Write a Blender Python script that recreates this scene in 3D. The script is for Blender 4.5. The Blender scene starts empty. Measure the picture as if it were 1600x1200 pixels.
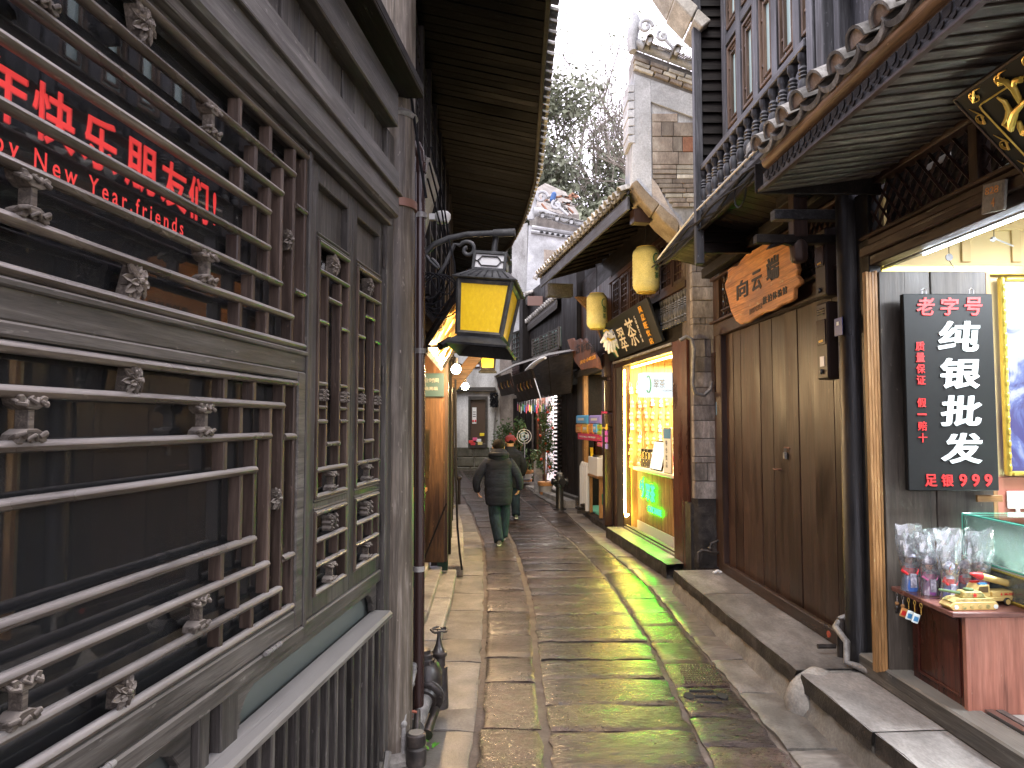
import bpy, bmesh, math, random
from mathutils import Vector, Matrix, noise
random.seed(7)
R = math.radians
sc = bpy.context.scene
col = sc.collection

# ------------------------------------------------------------ camera, sky, sun, exposure
FPX, EYE = 1110.0, 1.8
TILT = math.atan(60 / FPX)
cam = bpy.data.cameras.new('camera')
cam.sensor_width = 36; cam.lens = 36 * FPX / 1600; cam.clip_start = .05; cam.clip_end = 400
camo = bpy.data.objects.new('camera', cam); col.objects.link(camo)
camo.location = (0, 0, EYE); camo.rotation_euler = (R(90) + TILT, 0, 0)
sc.camera = camo
w = bpy.data.worlds.new('World'); sc.world = w; w.use_nodes = True
wn = w.node_tree; bg = wn.nodes['Background']
sky = wn.nodes.new('ShaderNodeTexSky'); sky.sky_type = 'NISHITA'; sky.sun_disc = False
sky.sun_elevation = R(55); sky.sun_rotation = R(20); sky.dust_density = 1.2; sky.air_density = 1
hs = wn.nodes.new('ShaderNodeHueSaturation'); hs.inputs['Saturation'].default_value = .3
tn = wn.nodes.new('ShaderNodeMix'); tn.data_type = 'RGBA'; tn.blend_type = 'MULTIPLY'; tn.inputs[0].default_value = 1; tn.inputs[7].default_value = (1.08, .96, 1.04, 1)
wn.links.new(sky.outputs[0], hs.inputs['Color']); wn.links.new(hs.outputs[0], tn.inputs[6]); wn.links.new(tn.outputs[2], bg.inputs[0])
bg.inputs[1].default_value = .15
sun = bpy.data.lights.new('sun', 'SUN'); sun.energy = .8; sun.angle = R(40); sun.color = (1, .97, .93)
suno = bpy.data.objects.new('sun', sun); col.objects.link(suno); suno.rotation_euler = (R(35), 0, R(-20))
sc.view_settings.view_transform = 'Standard'; sc.view_settings.look = 'None'
sc.view_settings.exposure = 2.1; sc.view_settings.gamma = 1
sc.cycles.use_denoising = True
sc.cycles.max_bounces = 7; sc.cycles.diffuse_bounces = 4; sc.cycles.glossy_bounces = 4
sc.cycles.transmission_bounces = 6; sc.cycles.transparent_max_bounces = 14
sc.cycles.sample_clamp_indirect = 6; sc.cycles.caustics_reflective = False; sc.cycles.caustics_refractive = False

# ------------------------------------------------------------ materials
def nmat(name):
    m = bpy.data.materials.new(name); m.use_nodes = True
    nt = m.node_tree; b = nt.nodes['Principled BSDF']
    return m, nt, b
def c4(c): return (c[0], c[1], c[2], 1)
def plain(name, c, rough=.6, metal=0, spec=.5, emit=0, ecol=None, coat=0):
    m, nt, b = nmat(name)
    b.inputs['Base Color'].default_value = c4(c); b.inputs['Roughness'].default_value = rough
    b.inputs['Metallic'].default_value = metal; b.inputs['Specular IOR Level'].default_value = spec
    if coat: b.inputs['Coat Weight'].default_value = coat
    if emit:
        b.inputs['Emission Color'].default_value = c4(ecol or c); b.inputs['Emission Strength'].default_value = emit
    return m
def coords(nt, scale, rnd=True):
    tc = nt.nodes.new('ShaderNodeTexCoord'); mp = nt.nodes.new('ShaderNodeMapping')
    mp.inputs['Scale'].default_value = scale
    if rnd:
        oi = nt.nodes.new('ShaderNodeObjectInfo'); mu = nt.nodes.new('ShaderNodeMath'); mu.operation = 'MULTIPLY'
        mu.inputs[1].default_value = 37.0
        ad = nt.nodes.new('ShaderNodeVectorMath'); ad.operation = 'ADD'
        nt.links.new(oi.outputs['Random'], mu.inputs[0]); nt.links.new(tc.outputs['Object'], ad.inputs[0])
        nt.links.new(mu.outputs[0], ad.inputs[1]); nt.links.new(ad.outputs[0], mp.inputs[0])
        return mp.outputs[0], oi.outputs['Random']
    nt.links.new(tc.outputs['Object'], mp.inputs[0])
    return mp.outputs[0], None
def noisen(nt, vec, scale, detail=5, rough=.6, dist=0):
    n = nt.nodes.new('ShaderNodeTexNoise'); n.inputs['Scale'].default_value = scale
    n.inputs['Detail'].default_value = detail; n.inputs['Roughness'].default_value = rough
    n.inputs['Distortion'].default_value = dist; nt.links.new(vec, n.inputs['Vector']); return n.outputs['Fac']
def ramp(nt, fac, stops):
    r = nt.nodes.new('ShaderNodeValToRGB'); e = r.color_ramp.elements
    while len(e) < len(stops): e.new(.5)
    for i, (p, c) in enumerate(stops): e[i].position = p; e[i].color = c4(c) if not isinstance(c, (int, float)) else (c, c, c, 1)
    nt.links.new(fac, r.inputs[0]); return r.outputs[0]
def mix(nt, a, b, fac, mode='MIX'):
    m = nt.nodes.new('ShaderNodeMix'); m.data_type = 'RGBA'; m.blend_type = mode
    for s, v in ((0, fac), (6, a), (7, b)):
        if isinstance(v, (int, float)): m.inputs[s].default_value = v if s == 0 else (v, v, v, 1)
        elif isinstance(v, tuple): m.inputs[s].default_value = c4(v)
        else: nt.links.new(v, m.inputs[s])
    return m.outputs[2]
def bump(nt, b, h, dist=.003, strength=.8, prev=None):
    bp = nt.nodes.new('ShaderNodeBump'); bp.inputs['Distance'].default_value = dist; bp.inputs['Strength'].default_value = strength
    nt.links.new(h, bp.inputs['Height'])
    if prev: nt.links.new(prev, bp.inputs['Normal'])
    nt.links.new(bp.outputs[0], b.inputs['Normal']); return bp.outputs[0]
def wood(name, dark, mid, pale, axis='x', rough=.55, spec=.35, sc_=1.0, bmp=.0022, var=.3, dust_toplight=None):
    m, nt, b = nmat(name)
    s = {'x': (.07, 1, 1), 'y': (1, .07, 1), 'z': (1, 1, .07)}[axis]
    v, rnd = coords(nt, tuple(k * sc_ for k in s))
    g = noisen(nt, v, 38, 6, .7, .5); g2 = noisen(nt, v, 130, 3, .6)
    v2, _ = coords(nt, (sc_ if axis != 'x' else .35 * sc_, sc_, sc_ if axis != 'z' else .35 * sc_))
    bl = noisen(nt, v2, 3.2, 4, .65, .4)
    c = ramp(nt, g, [(.3, dark), (.52, mid), (.74, pale)])
    c = mix(nt, c, ramp(nt, bl, [(.35, .62), (.5, 1.0), (.68, 1.35)]), 1, 'MULTIPLY')
    c = mix(nt, c, ramp(nt, g2, [(.3, .8), (.7, 1.15)]), 1, 'MULTIPLY')
    v3, _ = coords(nt, tuple((k if k == 1 else .022) * sc_ for k in s))
    ck = noisen(nt, v3, 46, 3, .55, .3); cr = ramp(nt, ck, [(.0, 1.0), (.6, 1.0), (.65, .42), (.7, .9)])
    c = mix(nt, c, cr, .8, 'MULTIPLY')
    sp_ = noisen(nt, v2, 46, 3, .6); c = mix(nt, c, tuple(min(.6, q * 1.9) for q in pale), ramp(nt, sp_, [(.66, 0), (.74, .55)]))
    c = mix(nt, c, ramp(nt, rnd, [(0, 1 - var), (1, 1 + var)]), 1, 'MULTIPLY')
    if dust_toplight:
        geo = nt.nodes.new('ShaderNodeNewGeometry'); sx = nt.nodes.new('ShaderNodeSeparateXYZ')
        nt.links.new(geo.outputs['Normal'], sx.inputs[0])
        f = mix(nt, ramp(nt, sx.outputs['Z'], [(.25, 0), (.95, 1)]), ramp(nt, bl, [(.3, .35), (.6, 1)]), 1, 'MULTIPLY')
        c = mix(nt, c, dust_toplight, f)  # upward faces paled: dust, and painted top light on the lattice bars
    nt.links.new(c, b.inputs['Base Color'])
    nt.links.new(ramp(nt, bl, [(.3, rough - .15), (.7, min(1, rough + .2))]), b.inputs['Roughness'])
    b.inputs['Specular IOR Level'].default_value = spec
    h = mix(nt, mix(nt, g, g2, .4), cr, .35)
    bump(nt, b, h, bmp * 1.5, 1)
    return m
def stone(name, cs, scale=6, rough=(.5, .9), bmp=.004, stretch=(1, 1, 1), spec=.4, var=.25, fine=60):
    m, nt, b = nmat(name)
    v, rnd = coords(nt, stretch)
    n1 = noisen(nt, v, scale, 8, .65, .3); n2 = noisen(nt, v, fine, 5, .7); n3 = noisen(nt, v, scale * .35, 3, .6)
    c = ramp(nt, n1, [(.3, cs[0]), (.5, cs[1]), (.7, cs[2])])
    c = mix(nt, c, ramp(nt, n2, [(.3, .75), (.7, 1.25)]), 1, 'MULTIPLY')
    c = mix(nt, c, ramp(nt, n3, [(.35, .75), (.65, 1.2)]), 1, 'MULTIPLY')
    c = mix(nt, c, ramp(nt, rnd, [(0, 1 - var), (1, 1 + var)]), 1, 'MULTIPLY')
    nt.links.new(c, b.inputs['Base Color'])
    nt.links.new(ramp(nt, n3, [(.35, rough[0]), (.65, rough[1])]), b.inputs['Roughness'])
    b.inputs['Specular IOR Level'].default_value = spec
    bump(nt, b, mix(nt, n1, n2, .4), bmp, 1)
    return m
def wetstone(name, cs, wet=.45, bmp=.006, sx=.45):
    m, nt, b = nmat(name)
    v, rnd = coords(nt, (sx, 1, 1))
    n1 = noisen(nt, v, 12, 8, .68, .6); n2 = noisen(nt, v, 75, 4, .65, .4); n3 = noisen(nt, v, 3.1, 4, .6, .5)
    vo = nt.nodes.new('ShaderNodeTexVoronoi'); vo.inputs['Scale'].default_value = 30; nt.links.new(v, vo.inputs['Vector'])
    c = ramp(nt, n1, [(.3, cs[0]), (.5, cs[1]), (.72, cs[2])])
    c = mix(nt, c, ramp(nt, n2, [(.3, .75), (.7, 1.25)]), 1, 'MULTIPLY')
    c = mix(nt, c, ramp(nt, rnd, [(0, .7), (1, 1.35)]), 1, 'MULTIPLY')
    nt.links.new(c, b.inputs['Base Color'])
    r = ramp(nt, n3, [(wet - .14, .3), (wet + .04, .4), (wet + .2, .6)])
    r = mix(nt, r, ramp(nt, n2, [(.38, .8), (.62, 1.2)]), 1, 'MULTIPLY')
    nt.links.new(r, b.inputs['Roughness']); b.inputs['Specular IOR Level'].default_value = .12
    h = mix(nt, mix(nt, n1, n2, .28), vo.outputs['Distance'], ramp(nt, n3, [(.4, .05), (.7, .3)]))
    bump(nt, b, h, bmp * .45, 1)
    b.inputs['Coat IOR'].default_value = 1.4
    nt.links.new(ramp(nt, n3, [(wet - .06, .9), (wet + .1, .5), (wet + .22, .06)]), b.inputs['Coat Weight'])
    nt.links.new(ramp(nt, n2, [(.35, .03), (.65, .1)]), b.inputs['Coat Roughness'])
    bp = nt.nodes.new('ShaderNodeBump'); bp.inputs['Distance'].default_value = bmp * .17; bp.inputs['Strength'].default_value = 1
    gl = mix(nt, ramp(nt, n1, [(.3, 0), (.7, 1)]), ramp(nt, n2, [(.52, 0), (.6, 1)]), .3); nt.links.new(gl, bp.inputs['Height']); nt.links.new(bp.outputs[0], b.inputs['Coat Normal'])
    return m
def glass(name, tint=(1, 1, 1), refl=.06, rough=.02, body=None, bw=0):
    m = bpy.data.materials.new(name); m.use_nodes = True; nt = m.node_tree; nt.nodes.clear()
    o = nt.nodes.new('ShaderNodeOutputMaterial'); t = nt.nodes.new('ShaderNodeBsdfTransparent'); t.inputs[0].default_value = c4(tint)
    g = nt.nodes.new('ShaderNodeBsdfGlossy'); g.inputs['Roughness'].default_value = rough
    fr = nt.nodes.new('ShaderNodeFresnel'); fr.inputs[0].default_value = 1.45
    ad = nt.nodes.new('ShaderNodeMath'); ad.operation = 'ADD'; ad.inputs[1].default_value = refl; nt.links.new(fr.outputs[0], ad.inputs[0])
    mx = nt.nodes.new('ShaderNodeMixShader'); nt.links.new(ad.outputs[0], mx.inputs[0])
    nt.links.new(t.outputs[0], mx.inputs[1]); nt.links.new(g.outputs[0], mx.inputs[2]); last = mx
    if body:
        d = nt.nodes.new('ShaderNodeBsdfDiffuse'); d.inputs[0].default_value = c4(body)
        m2 = nt.nodes.new('ShaderNodeMixShader'); m2.inputs[0].default_value = bw
        nt.links.new(mx.outputs[0], m2.inputs[1]); nt.links.new(d.outputs[0], m2.inputs[2]); last = m2
    nt.links.new(last.outputs[0], o.inputs[0]); return m
def emis(name, c, s):
    m = bpy.data.materials.new(name); m.use_nodes = True; nt = m.node_tree; nt.nodes.clear()
    o = nt.nodes.new('ShaderNodeOutputMaterial'); e = nt.nodes.new('ShaderNodeEmission')
    e.inputs[0].default_value = c4(c); e.inputs[1].default_value = s; nt.links.new(e.outputs[0], o.inputs[0]); return m

GREY = ((.03, .027, .024), (.068, .061, .054), (.125, .115, .103))
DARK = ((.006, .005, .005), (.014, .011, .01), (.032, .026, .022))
BROWN = ((.02, .009, .0065), (.04, .0195, .014), (.066, .036, .027))
DUST = (.2, .185, .16)
M = {}
M['gx'] = wood('weathered_wood_along', *GREY, 'x', dust_toplight=DUST)
M['gz'] = wood('weathered_wood_upright', *GREY, 'z', dust_toplight=DUST)
M['gzbr'] = wood('weathered_wood_column', (.045, .035, .026), (.095, .078, .06), (.19, .165, .14), 'z', sc_=.8, rough=.45)
M['gxl'] = wood('pale_worn_beam', (.06, .055, .05), (.12, .112, .102), (.22, .21, .195), 'x', sc_=.7)
M['gxr'] = wood('rail_wood', (.06, .054, .047), (.12, .11, .097), (.22, .205, .185), 'x', sc_=.8, dust_toplight=(.27, .26, .24))
M['bar'] = wood('lattice_wood', (.045, .034, .025), (.1, .08, .062), (.2, .175, .145), 'x', rough=.32, spec=.6, var=.15, dust_toplight=(.36, .34, .315))  # pale tops paint the sky highlight into the bar colour
M['barv'] = wood('lattice_wood_upright', (.03, .02, .015), (.07, .048, .036), (.13, .095, .075), 'z', rough=.45, var=.2)
M['carve'] = wood('carved_wood', (.04, .032, .026), (.12, .1, .08), (.26, .225, .18), 'x', rough=.6, sc_=2.5, dust_toplight=(.35, .31, .26))
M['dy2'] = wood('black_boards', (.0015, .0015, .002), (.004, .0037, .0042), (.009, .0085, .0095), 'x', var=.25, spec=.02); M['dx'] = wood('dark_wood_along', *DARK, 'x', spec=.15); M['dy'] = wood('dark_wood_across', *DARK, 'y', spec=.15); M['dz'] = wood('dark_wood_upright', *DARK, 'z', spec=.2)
M['bx'] = wood('brown_wood_along', *BROWN, 'x', rough=.4); M['bz'] = wood('brown_wood_upright', *BROWN, 'z', rough=.42, sc_=.6, spec=.45, var=.22)
M['by'] = wood('brown_wood_across', (.035, .024, .018), (.075, .055, .042), (.15, .12, .1), 'y', rough=.5)
M['red'] = wood('red_brown_wood', (.035, .011, .007), (.07, .022, .013), (.11, .04, .024), 'z', rough=.35)
M['tan'] = wood('tan_wood', (.16, .075, .025), (.3, .15, .055), (.44, .25, .1), 'x', rough=.45, bmp=.001, var=.1)
M['tanz'] = wood('tan_wood_upright', (.18, .09, .03), (.32, .17, .065), (.45, .27, .12), 'z', rough=.45, bmp=.001, var=.12)
M['orange'] = wood('orange_sign_wood', (.36, .15, .05), (.62, .28, .09), (.75, .4, .16), 'x', rough=.45, bmp=.001, sc_=.7, var=.02)
M['post'] = wood('painted_dark_post', (.006, .006, .007), (.013, .012, .013), (.03, .028, .03), 'z', rough=.35, spec=.5)
M['sill'] = wood('grey_leaf_wood', (.042, .034, .026), (.073, .06, .048), (.115, .097, .08), 'z', rough=.5, sc_=.6)
M['bluegrey'] = wood('balcony_wood', (.022, .022, .025), (.055, .055, .06), (.14, .14, .15), 'z', rough=.5, dust_toplight=(.3, .3, .31))
M['bluegreyx'] = wood('balcony_wood_along', (.022, .022, .025), (.055, .055, .06), (.14, .14, .15), 'x', rough=.5, dust_toplight=(.3, .3, .31))
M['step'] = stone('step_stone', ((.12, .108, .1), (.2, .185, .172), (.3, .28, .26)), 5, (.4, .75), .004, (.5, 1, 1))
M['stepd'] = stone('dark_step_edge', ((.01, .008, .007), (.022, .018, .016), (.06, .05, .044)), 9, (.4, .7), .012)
M['conc'] = stone('concrete', ((.16, .145, .13), (.27, .25, .22), (.38, .35, .31)), 4, (.6, .9), .005)
M['apron'] = stone('apron_concrete', ((.09, .08, .07), (.155, .14, .122), (.24, .22, .195)), 3.5, (.35, .75), .006)
M['mortar'] = stone('mortar', ((.06, .046, .038), (.1, .078, .064), (.16, .13, .11)), 7, (.5, .85), .01)
M['wetA'] = wetstone('wet_slab_brown', ((.03, .021, .018), (.055, .04, .035), (.1, .078, .07)), .54, .024)
M['wetB'] = wetstone('wet_slab_dark', ((.014, .01, .0092), (.029, .0215, .02), (.064, .05, .047)), .66, .03, .3)
M['wetC'] = wetstone('wet_slab_rough', ((.018, .0105, .0095), (.038, .024, .0215), (.082, .057, .051)), .62, .032, .8)
M['dry'] = wetstone('damp_slab_grey', ((.09, .078, .068), (.16, .14, .125), (.24, .215, .19)), .34, .014)
M['brick'] = stone('grey_brick', ((.15, .12, .1), (.25, .21, .175), (.36, .32, .27)), 7, (.8, 1), .006, (1, 1, .5), var=.3)
M['brickr'] = stone('red_brick', ((.28, .12, .07), (.38, .19, .12), (.42, .28, .2)), 7, (.8, 1), .006)
M['brickp'] = stone('pier_brick', ((.1, .085, .075), (.19, .165, .15), (.32, .285, .26)), 12, (.7, 1), .01, (1, 1, .4), var=.3)
M['plaster'] = stone('white_plaster', ((.34, .345, .35), (.46, .47, .485), (.54, .55, .57)), 4, (.8, 1), .004, var=.03)
M['plasterd'] = stone('stained_plaster', ((.2, .195, .19), (.34, .34, .34), (.46, .465, .47)), 3, (.8, 1), .006, (1, 1, .4), var=.03)
M['corbel'] = stone('corbel_stone', ((.2, .15, .1), (.32, .25, .17), (.44, .37, .28)), 4, (.8, 1), .005)
M['tile'] = stone('grey_roof_tile', ((.09, .085, .078), (.2, .19, .175), (.36, .35, .33)), 14, (.7, 1), .004, var=.35)
M['tiled'] = stone('tile_mortar_fill', ((.22, .15, .11), (.35, .26, .2), (.5, .42, .36)), 12, (.8, 1), .005)
M['black'] = plain('black_paint', (.012, .012, .013), .35); M['blackm'] = plain('black_matt', (.01, .01, .011), .8)
M['iron'] = stone('cast_iron', ((.012, .01, .009), (.028, .022, .019), (.07, .055, .045)), 16, (.3, .6), .002, spec=.6)
M['galv'] = stone('galvanised', ((.08, .075, .07), (.17, .16, .15), (.28, .27, .25)), 14, (.3, .55), .001, spec=.7)
M['lampm'] = stone('lantern_metal', ((.02, .02, .021), (.045, .046, .048), (.09, .09, .09)), 12, (.4, .7), .0015, spec=.5)
M['pipe'] = plain('drainpipe_paint', (.032, .016, .014), .25, spec=.6); M['copper'] = plain('copper_band', (.2, .1, .07), .5, .3)
M['rubber'] = plain('cable_black', (.012, .012, .014), .8, spec=.15); M['white'] = plain('white_paint', (.75, .75, .74), .4)
M['steel'] = plain('steel', (.5, .5, .5), .3, 1); M['chrome'] = plain('chrome_wire', (.6, .6, .6), .25, 1)
M['gold'] = plain('gold_paint', (.6, .38, .08), .35, .6); M['goldc'] = plain('carved_gold_letters', (.72, .5, .1), .3, .35)
M['redp'] = plain('red_letters', (.65, .03, .03), .45); M['redv'] = plain('red_vinyl_letters', (.8, .05, .045), .6, emit=.06, ecol=(1, .05, .05))  # slight emission gives the vinyl letters a glow of their own
M['silv'] = plain('silver_letters', (.68, .74, .72), .35); M['cream'] = plain('cream_letters', (.7, .6, .45), .5)
M['ink'] = plain('black_ink_letters', (.015, .012, .01), .5); M['blueink'] = plain('blue_print', (.05, .22, .45), .5)
M['green'] = plain('green_paint', (.025, .13, .06), .45); M['lime'] = plain('lime_panel', (.4, .8, .03), .5)
M['blue'] = plain('blue_enamel', (.03, .06, .25), .35)
M['glassw'] = glass('window_glass', (.9, .9, .9), .09, .02, (.3, .31, .32), .035); M['glassc'] = glass('clear_glass', (.93, .98, .96), .02)  # grey body of the window glass paints haze over the dark room
M['glassf'] = glass('frosted_glass', (.6, .68, .64), .06, .15, (.19, .215, .2), .55)
M['glassb'] = plain('painted_sky_glass', (.5, .68, .66), .15, spec=.7)  # teal-white base paints the sky's reflection into the panes
M['bag'] = glass('clear_plastic_bag', (.93, .94, .95), .16, .12, (.85, .88, .9), .12); M['hazeg'] = glass('painted_haze_glass', (.9, .98, .95), .06, .03, (.72, .85, .8), .12)  # greenish body of the showcase glass paints reflected haze
M['neon'] = emis('green_neon', (.003, 1, .01), 17); M['warmled'] = emis('warm_led', (1, .64, .12), 22); M['coolled'] = emis('cool_led', (.75, .86, 1), 9)
M['bulb'] = emis('lit_bulb', (1, .72, .38), 45); M['downl'] = emis('lit_downlight', (1, .92, .75), 9)

# ------------------------------------------------------------ mesh helpers
class MB:
    def __init__(s, sg=1): s.v = []; s.f = []; s.sg = sg
    def add(s, vs, fs):
        o = len(s.v); s.v += [(x, y * s.sg, z) for x, y, z in vs]; s.f += [tuple(o + i for i in f) for f in fs]; return s
    def box(s, x0, x1, y0, y1, z0, z1, mt=None):
        vs = [(x, y, z) for z in (z0, z1) for y in (y0, y1) for x in (x0, x1)]
        if mt: vs = [tuple(mt @ Vector(v)) for v in vs]
        return s.add(vs, [(0, 2, 3, 1), (4, 5, 7, 6), (0, 1, 5, 4), (2, 6, 7, 3), (0, 4, 6, 2), (1, 3, 7, 5)])
    def tube(s, pts, rs, n=8, cap=True, flat=None, up=None):
        pts = [Vector(p) for p in pts]
        if not isinstance(rs, (list, tuple)): rs = [rs] * len(pts)
        vs = []; fs = []; prev = None
        for i, p in enumerate(pts):
            t = (pts[min(i + 1, len(pts) - 1)] - pts[max(i - 1, 0)]); t = t.normalized() if t.length > 1e-9 else Vector((0, 0, 1))
            if prev is None:
                a = Vector(up) if up else (Vector((0, 0, 1)) if abs(t.z) < .9 else Vector((1, 0, 0)))
                x = t.cross(a).normalized()
            else:
                x = (prev - t * prev.dot(t)); x = x.normalized() if x.length > 1e-6 else t.orthogonal().normalized()
            prev = x; y = t.cross(x).normalized()
            r = rs[i]; ra, rb = (r if isinstance(r, (tuple, list)) else (r, r))
            for k in range(n):
                a = 2 * math.pi * k / n; vs.append(tuple(p + x * (ra * math.cos(a)) + y * (rb * math.sin(a))))
        for i in range(len(pts) - 1):
            for k in range(n): k2 = (k + 1) % n; fs.append((i * n + k, i * n + k2, (i + 1) * n + k2, (i + 1) * n + k))
        if cap: fs.append(tuple(range(n - 1, -1, -1))); fs.append(tuple((len(pts) - 1) * n + k for k in range(n)))
        return s.add(vs, fs)
    def lathe(s, prof, o=(0, 0, 0), n=12, axis='z'):
        vs = []; fs = []
        for r, h in prof:
            for k in range(n):
                a = 2 * math.pi * k / n; x, y, z = r * math.cos(a), r * math.sin(a), h
                if axis == 'x': x, y, z = z, x, y
                if axis == 'y': x, y, z = x, z, y
                vs.append((x + o[0], y + o[1], z + o[2]))
        m = len(prof)
        for i in range(m - 1):
            for k in range(n): k2 = (k + 1) % n; fs.append((i * n + k, i * n + k2, (i + 1) * n + k2, (i + 1) * n + k))
        fs.append(tuple(range(n))); fs.append(tuple((m - 1) * n + k for k in range(n)))
        return s.add(vs, fs)
    def prism(s, poly, a0, a1, plane='xz'):
        n = len(poly)
        def P(p, a):
            return {'xz': (p[0], a, p[1]), 'yz': (a, p[0], p[1]), 'xy': (p[0], p[1], a)}[plane]
        vs = [P(p, a0) for p in poly] + [P(p, a1) for p in poly]
        return s.add(vs, [tuple(range(n)), tuple(range(2 * n - 1, n - 1, -1))] + [(i, (i + 1) % n, n + (i + 1) % n, n + i) for i in range(n)])
    def ball(s, c, r, n=8, m=6):
        if not isinstance(r, (tuple, list)): r = (r, r, r)
        vs = []; fs = []
        for i in range(1, m):
            a = math.pi * i / m
            for k in range(n):
                b = 2 * math.pi * k / n; vs.append((c[0] + r[0] * math.sin(a) * math.cos(b), c[1] + r[1] * math.sin(a) * math.sin(b), c[2] + r[2] * math.cos(a)))
        for i in range(m - 2):
            for k in range(n): k2 = (k + 1) % n; fs.append((i * n + k, (i + 1) * n + k, (i + 1) * n + k2, i * n + k2))
        t = len(vs); vs.append((c[0], c[1], c[2] + r[2])); vs.append((c[0], c[1], c[2] - r[2]))
        for k in range(n): k2 = (k + 1) % n; fs.append((t, k, k2)); fs.append((t + 1, (m - 2) * n + k2, (m - 2) * n + k))
        return s.add(vs, fs)
    def mesh(s, name, mat, bev=0, smooth=False):
        me = bpy.data.meshes.new(name); me.from_pydata(s.v, [], s.f)
        bm = bmesh.new(); bm.from_mesh(me)
        bmesh.ops.recalc_face_normals(bm, faces=bm.faces)
        if bev: bmesh.ops.bevel(bm, geom=[e for e in bm.edges if len(e.link_faces) == 2 and e.calc_face_angle() > .6], offset=bev, segments=1, affect='EDGES', clamp_overlap=True)
        bm.to_mesh(me); bm.free()
        if smooth:
            me.polygons.foreach_set('use_smooth', [True] * len(me.polygons))
            if smooth != 2: me.set_sharp_from_angle(angle=R(42))
        for m_ in (mat if isinstance(mat, (list, tuple)) else [mat]): me.materials.append(m_)
        return me
    def build(s, name, mat, parent=None, bev=0, smooth=False, label=None):
        o = bpy.data.objects.new(name, s.mesh(name, mat, bev, smooth)); col.objects.link(o); o.parent = parent
        if label: o['label'] = label
        return o
def box(name, mat, parent, *b, sg=1, bev=.003, label=None):
    return MB(sg).box(*b).build(name, mat, parent, bev, label=label)
def inst(src, parent, loc=(0, 0, 0), rot=(0, 0, 0), scale=(1, 1, 1), name=None):
    o = src.copy(); col.objects.link(o); o.parent = parent; o.location = loc; o.rotation_euler = rot; o.scale = scale
    if name: o.name = name
    return o
def tag(o, label, cat=None, group=None, kind=None):
    if label: o['label'] = label
    if cat: o['category'] = cat
    if group: o['group'] = group
    if kind: o['kind'] = kind
    return o
def thing(name, label, cat, loc=(0, 0, 0), rz=0, group=None, rot=None):
    o = bpy.data.objects.new(name, None); col.objects.link(o); o.empty_display_size = .1
    o.location = loc; o.rotation_euler = rot or (0, 0, rz)
    return tag(o, label, cat, group)
def copy_tree(o, parent=None):
    c = o.copy(); col.objects.link(c); c.parent = parent
    for ch in list(o.children): copy_tree(ch, c)
    return c
def curve_mesh(body, bold=0.0, space=1.0):
    c = bpy.data.curves.new('t', 'FONT'); c.body = body; c.offset = bold; c.extrude = 0; c.resolution_u = 3; c.space_character = space
    o = bpy.data.objects.new('t', c); col.objects.link(o)
    dg = bpy.context.evaluated_depsgraph_get(); me = bpy.data.meshes.new_from_object(o.evaluated_get(dg))
    vs = [v.co.copy() for v in me.vertices]; fs = [tuple(p.vertices) for p in me.polygons]
    bpy.data.objects.remove(o); bpy.data.meshes.remove(me); bpy.data.curves.remove(c)
    return vs, fs
def text(body, mat, parent, c, right, up, w_, h_, depth=.004, bold=.02, name='lettering', shear=0.0, squash=True, space=1.0):
    """letters fitted in a w x h box centred on c, in the parent's own axes"""
    vs, fs = curve_mesh(body, min(bold, .012), space)
    if not vs: return None
    xs = [v.x for v in vs]; ys = [v.y for v in vs]
    fat = bold_ if (bold_ := max(0, bold - .012)) else 0
    x0, x1, y0, y1 = min(xs), max(xs), min(ys), max(ys)
    right = Vector(right).normalized(); up = Vector(up).normalized(); nn = right.cross(up)
    kx, ky = w_ / (x1 - x0), h_ / (y1 - y0)
    if not squash: kx = ky = min(kx, ky)
    pts = [((v.x - (x0 + x1) / 2) * kx + shear * (v.y - (y0 + y1) / 2) * ky, (v.y - (y0 + y1) / 2) * ky) for v in vs]
    bm = bmesh.new(); c = Vector(c)
    for q, (ox, oy) in enumerate(((-1, 0), (1, .3), (0, -.7)) if fat > .004 and len(body) == 1 else ((0, 0),)):
        o_ = right * (ox * fat * kx) + up * (oy * fat * ky) - nn * (.0004 * q)
        bv = [bm.verts.new(c + right * a + up * b_ + o_) for a, b_ in pts]
        for f in fs:
            try: bm.faces.new([bv[i] for i in f])
            except ValueError: pass
    if depth:
        r = bmesh.ops.extrude_face_region(bm, geom=bm.faces[:])
        for g in r['geom']:
            if isinstance(g, bmesh.types.BMVert): g.co += nn * depth
    me = bpy.data.meshes.new(name); bm.to_mesh(me); bm.free(); me.materials.append(mat)
    o = bpy.data.objects.new(name, me); col.objects.link(o); o.parent = parent
    return o
# facades: local X runs along the wall away from the viewer; on the right side local +Y faces the street, on the left side -Y does
class Wall:
    def __init__(s, x0, y0, deg):
        s.a = R(deg); s.x0, s.y0 = x0, y0; s.d = (math.sin(s.a), math.cos(s.a)); s.n = (-s.d[1], s.d[0]); s.rz = R(90) - s.a
        s.loc = (x0, y0, 0)
    def P(s, u, n, z): return (s.x0 + s.d[0] * u + s.n[0] * n, s.y0 + s.d[1] * u + s.n[1] * n, z)
    def px(s, x, y, off=0):
        """point (u, z) of this wall plane, moved off metres along its normal, measured in the photograph"""
        a = (x - 800) / FPX; b = (600 - y) / FPX; c_, s_ = math.cos(TILT), math.sin(TILT)
        r = (a, c_ - b * s_, s_ + b * c_); ox, oy = s.x0 + s.n[0] * off, s.y0 + s.n[1] * off
        t = (ox * s.n[0] + oy * s.n[1]) / (r[0] * s.n[0] + r[1] * s.n[1])
        p = (r[0] * t - ox, r[1] * t - oy); return (p[0] * s.d[0] + p[1] * s.d[1], r[2] * t + EYE)
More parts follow.
